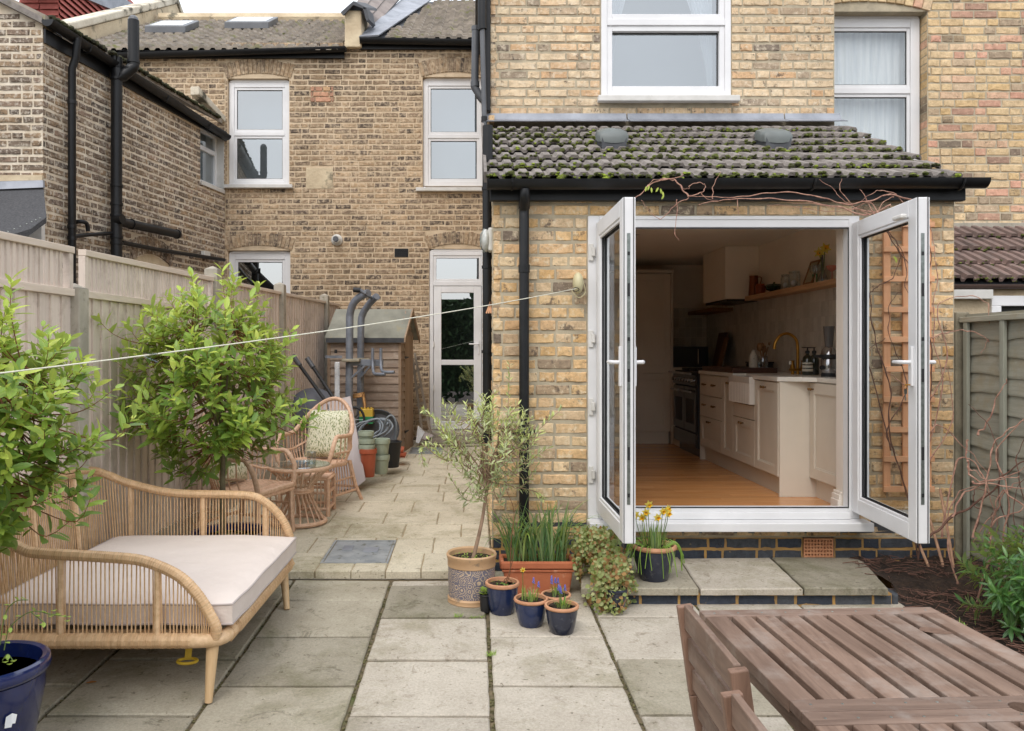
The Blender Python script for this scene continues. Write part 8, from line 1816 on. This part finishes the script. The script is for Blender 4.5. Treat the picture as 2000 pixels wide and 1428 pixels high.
K_ = [[(1800, 1060), (1860, 1010), (1920, 975), (1960, 930), (2000, 900)], [(1900, 1050), (1925, 960), (1935, 880), (1960, 850), (2000, 820)], [(1960, 1190), (1955, 1080), (1970, 960), (1945, 900), (1960, 860), (2010, 810)], [(1990, 1180), (1970, 1050), (1950, 950), (1950, 890), (1930, 830), (1890, 790)], [(1890, 900), (1895, 930), (1935, 940), (1980, 925), (2010, 905)], [(1860, 1010), (1880, 970), (1930, 940), (1990, 930)], [(1905, 1040), (1915, 1000), (1900, 980), (1905, 960), (1930, 960), (1960, 990)], [(1890, 860), (1888, 885), (1895, 915), (1925, 935)], [(1900, 1200), (1930, 1100), (1940, 1020), (1990, 1000), (2010, 970)], [(1940, 1180), (1960, 1100), (1985, 1060), (1980, 980), (2010, 920)], [(1910, 850), (1930, 820), (1950, 770), (1970, 740)], [(1870, 1140), (1850, 1060), (1860, 980), (1900, 950)], [(1980, 1160), (1960, 1080), (1930, 1050), (1940, 1000)], [(2010, 1000), (1960, 960), (1940, 1000), (1900, 1060)], [(1840, 1050), (1870, 900), (1920, 930), (1950, 1040)], [(1990, 1130), (2000, 1000), (1985, 900), (2010, 850)], [(1900, 940), (1960, 950), (2010, 955)], [(1930, 1060), (1945, 1000), (1965, 960), (1990, 940)]]
for i, s_ in enumerate(K_): vine(t, [(x, y, Yk - .1*math.sin(i*1.7) - (max(0, x-1880))*.0018) for x, y in s_], (.009 if i == 0 else .006 if i % 3 else .0045), 'vine' if i % 3 else 'vine2', .012, i+60)
sk3 = thing('support_canes', 'three pale bamboo canes leaning against the wall below the trellis', 'canes', P(1820, 1170, 4.9))
for (a, c) in (((1794, 1060), (1838, 1175)), ((1815, 1010), (1858, 1175)), ((1836, 955), (1872, 1178)), ): MB().tube([P(a[0], a[1], 5.08), P((a[0]+c[0])/2+2, (a[1]+c[1])/2, 4.97), P(c[0], c[1], 4.84)], .0085, 7).build('cane', mat('pale_cane_%d' % a[0], (190,150,120), (160,122,96), 20, .7), sk3, smooth=True)
lt = MB(); rg = random.Random(19)
for k in range(900):
    x, y = rg.uniform(2.4, 3.15), rg.uniform(3.0, 5.12); z = Zl(y)+.045+rg.uniform(0, .03) + (.05 if y > 4.7 else 0); a = rg.uniform(0, 6.28); L_ = rg.uniform(.03, .12); lt.tube([(x, y, z), (x+L_*math.cos(a), y+L_*math.sin(a), z+rg.uniform(-.01, .015))], rg.uniform(.0012, .003), 4, cap=False)
lt.build('twig_litter', M['vine2'], None, kind='stuff'); tag(D.objects['twig_litter'], 'dead brown twigs littering the soil of the right bed', 'twig litter')
t = thing('young_shoots', 'few bright green young bulb shoots in the bed beside the table corner', 'plant', P(1875, 1205, 3.95))
for k in range(16): strap(t, (X(1878, 3.95)+rg.uniform(-.03, .03), 3.95+rg.uniform(-.03, .03), .03), (rg.uniform(-.6, .6), rg.uniform(-.6, .6)), rg.uniform(.05, .12), .007, 'blade2', rg.uniform(.2, 1))
# weeds and moss in the paving joints, fallen leaves
gr_ = MB(); rg = random.Random(20)
def tuft(px, py, n, s_, Yq=None):
    Yq = Yq or 2423/(py-647); x = X(px, Yq)
    for k in range(n):
        a = rg.uniform(0, 6.28); p = Vector((x+rg.uniform(-.02, .02), Yq+rg.uniform(-.015, .015), Zl(Yq)+.003)); e = Vector((math.cos(a), math.sin(a), rg.uniform(.5, 1.5))).normalized()*s_*rg.uniform(.5, 1); sd_ = e.orthogonal().normalized()*.0016; gr_.add([p-sd_, p+sd_, p+e], [(0, 1, 2)])
for px, py, n, s_ in ((960, 1281, 60, .035), (895, 1205, 40, .03), (925, 1208, 26, .02), (940, 1207, 20, .02), (1345, 1188, 40, .03), (1100, 1200, 16, .02)): tuft(px, py, n, s_)
gr_.build('joint_weeds', M['blade2'], None, kind='stuff'); tag(D.objects['joint_weeds'], 'small tufts of grass growing in the paving joints', 'weeds')
jm = MB()
for k in range(900):
    ci = rg.choice(cols[1:-1]); y = rg.uniform(2.4, 4.9); jm.ball((ci+rg.uniform(-.008, .008), y, Zl(y)-.008), rg.uniform(.003, .009), 5, 3, .6, .2, rg)
jm.build('joint_moss', mat('joint_moss', (104,100,62), (78,72,50), 20, 1), patio, smooth=True, kind='stuff')
M['dry'] = leaf_mat('dry_orange_leaf', (186,104,66), (160,84,52), .7)
for px, py, lb, s_ in ((846, 1128, 'dry orange leaf lying at the foot of the terrace edge by the patterned pot', .07), (178, 1337, 'small reddish dry leaf on the paving under the daybed', .045)):
    Yq = 2423/(py-647); b, uv = leaf_shape(s_, s_*.45, .5, -.1); p = P(px, py, Yq); b.v = [(p.x+x-s_/2, p.y+y, p.z+z+.006) for x, y, z in b.v]; t = tag(b.build('fallen_leaf', M['dry']), lb, 'leaf')
# slim roof shed skirt etc: dirt line where the lower wall meets the paving
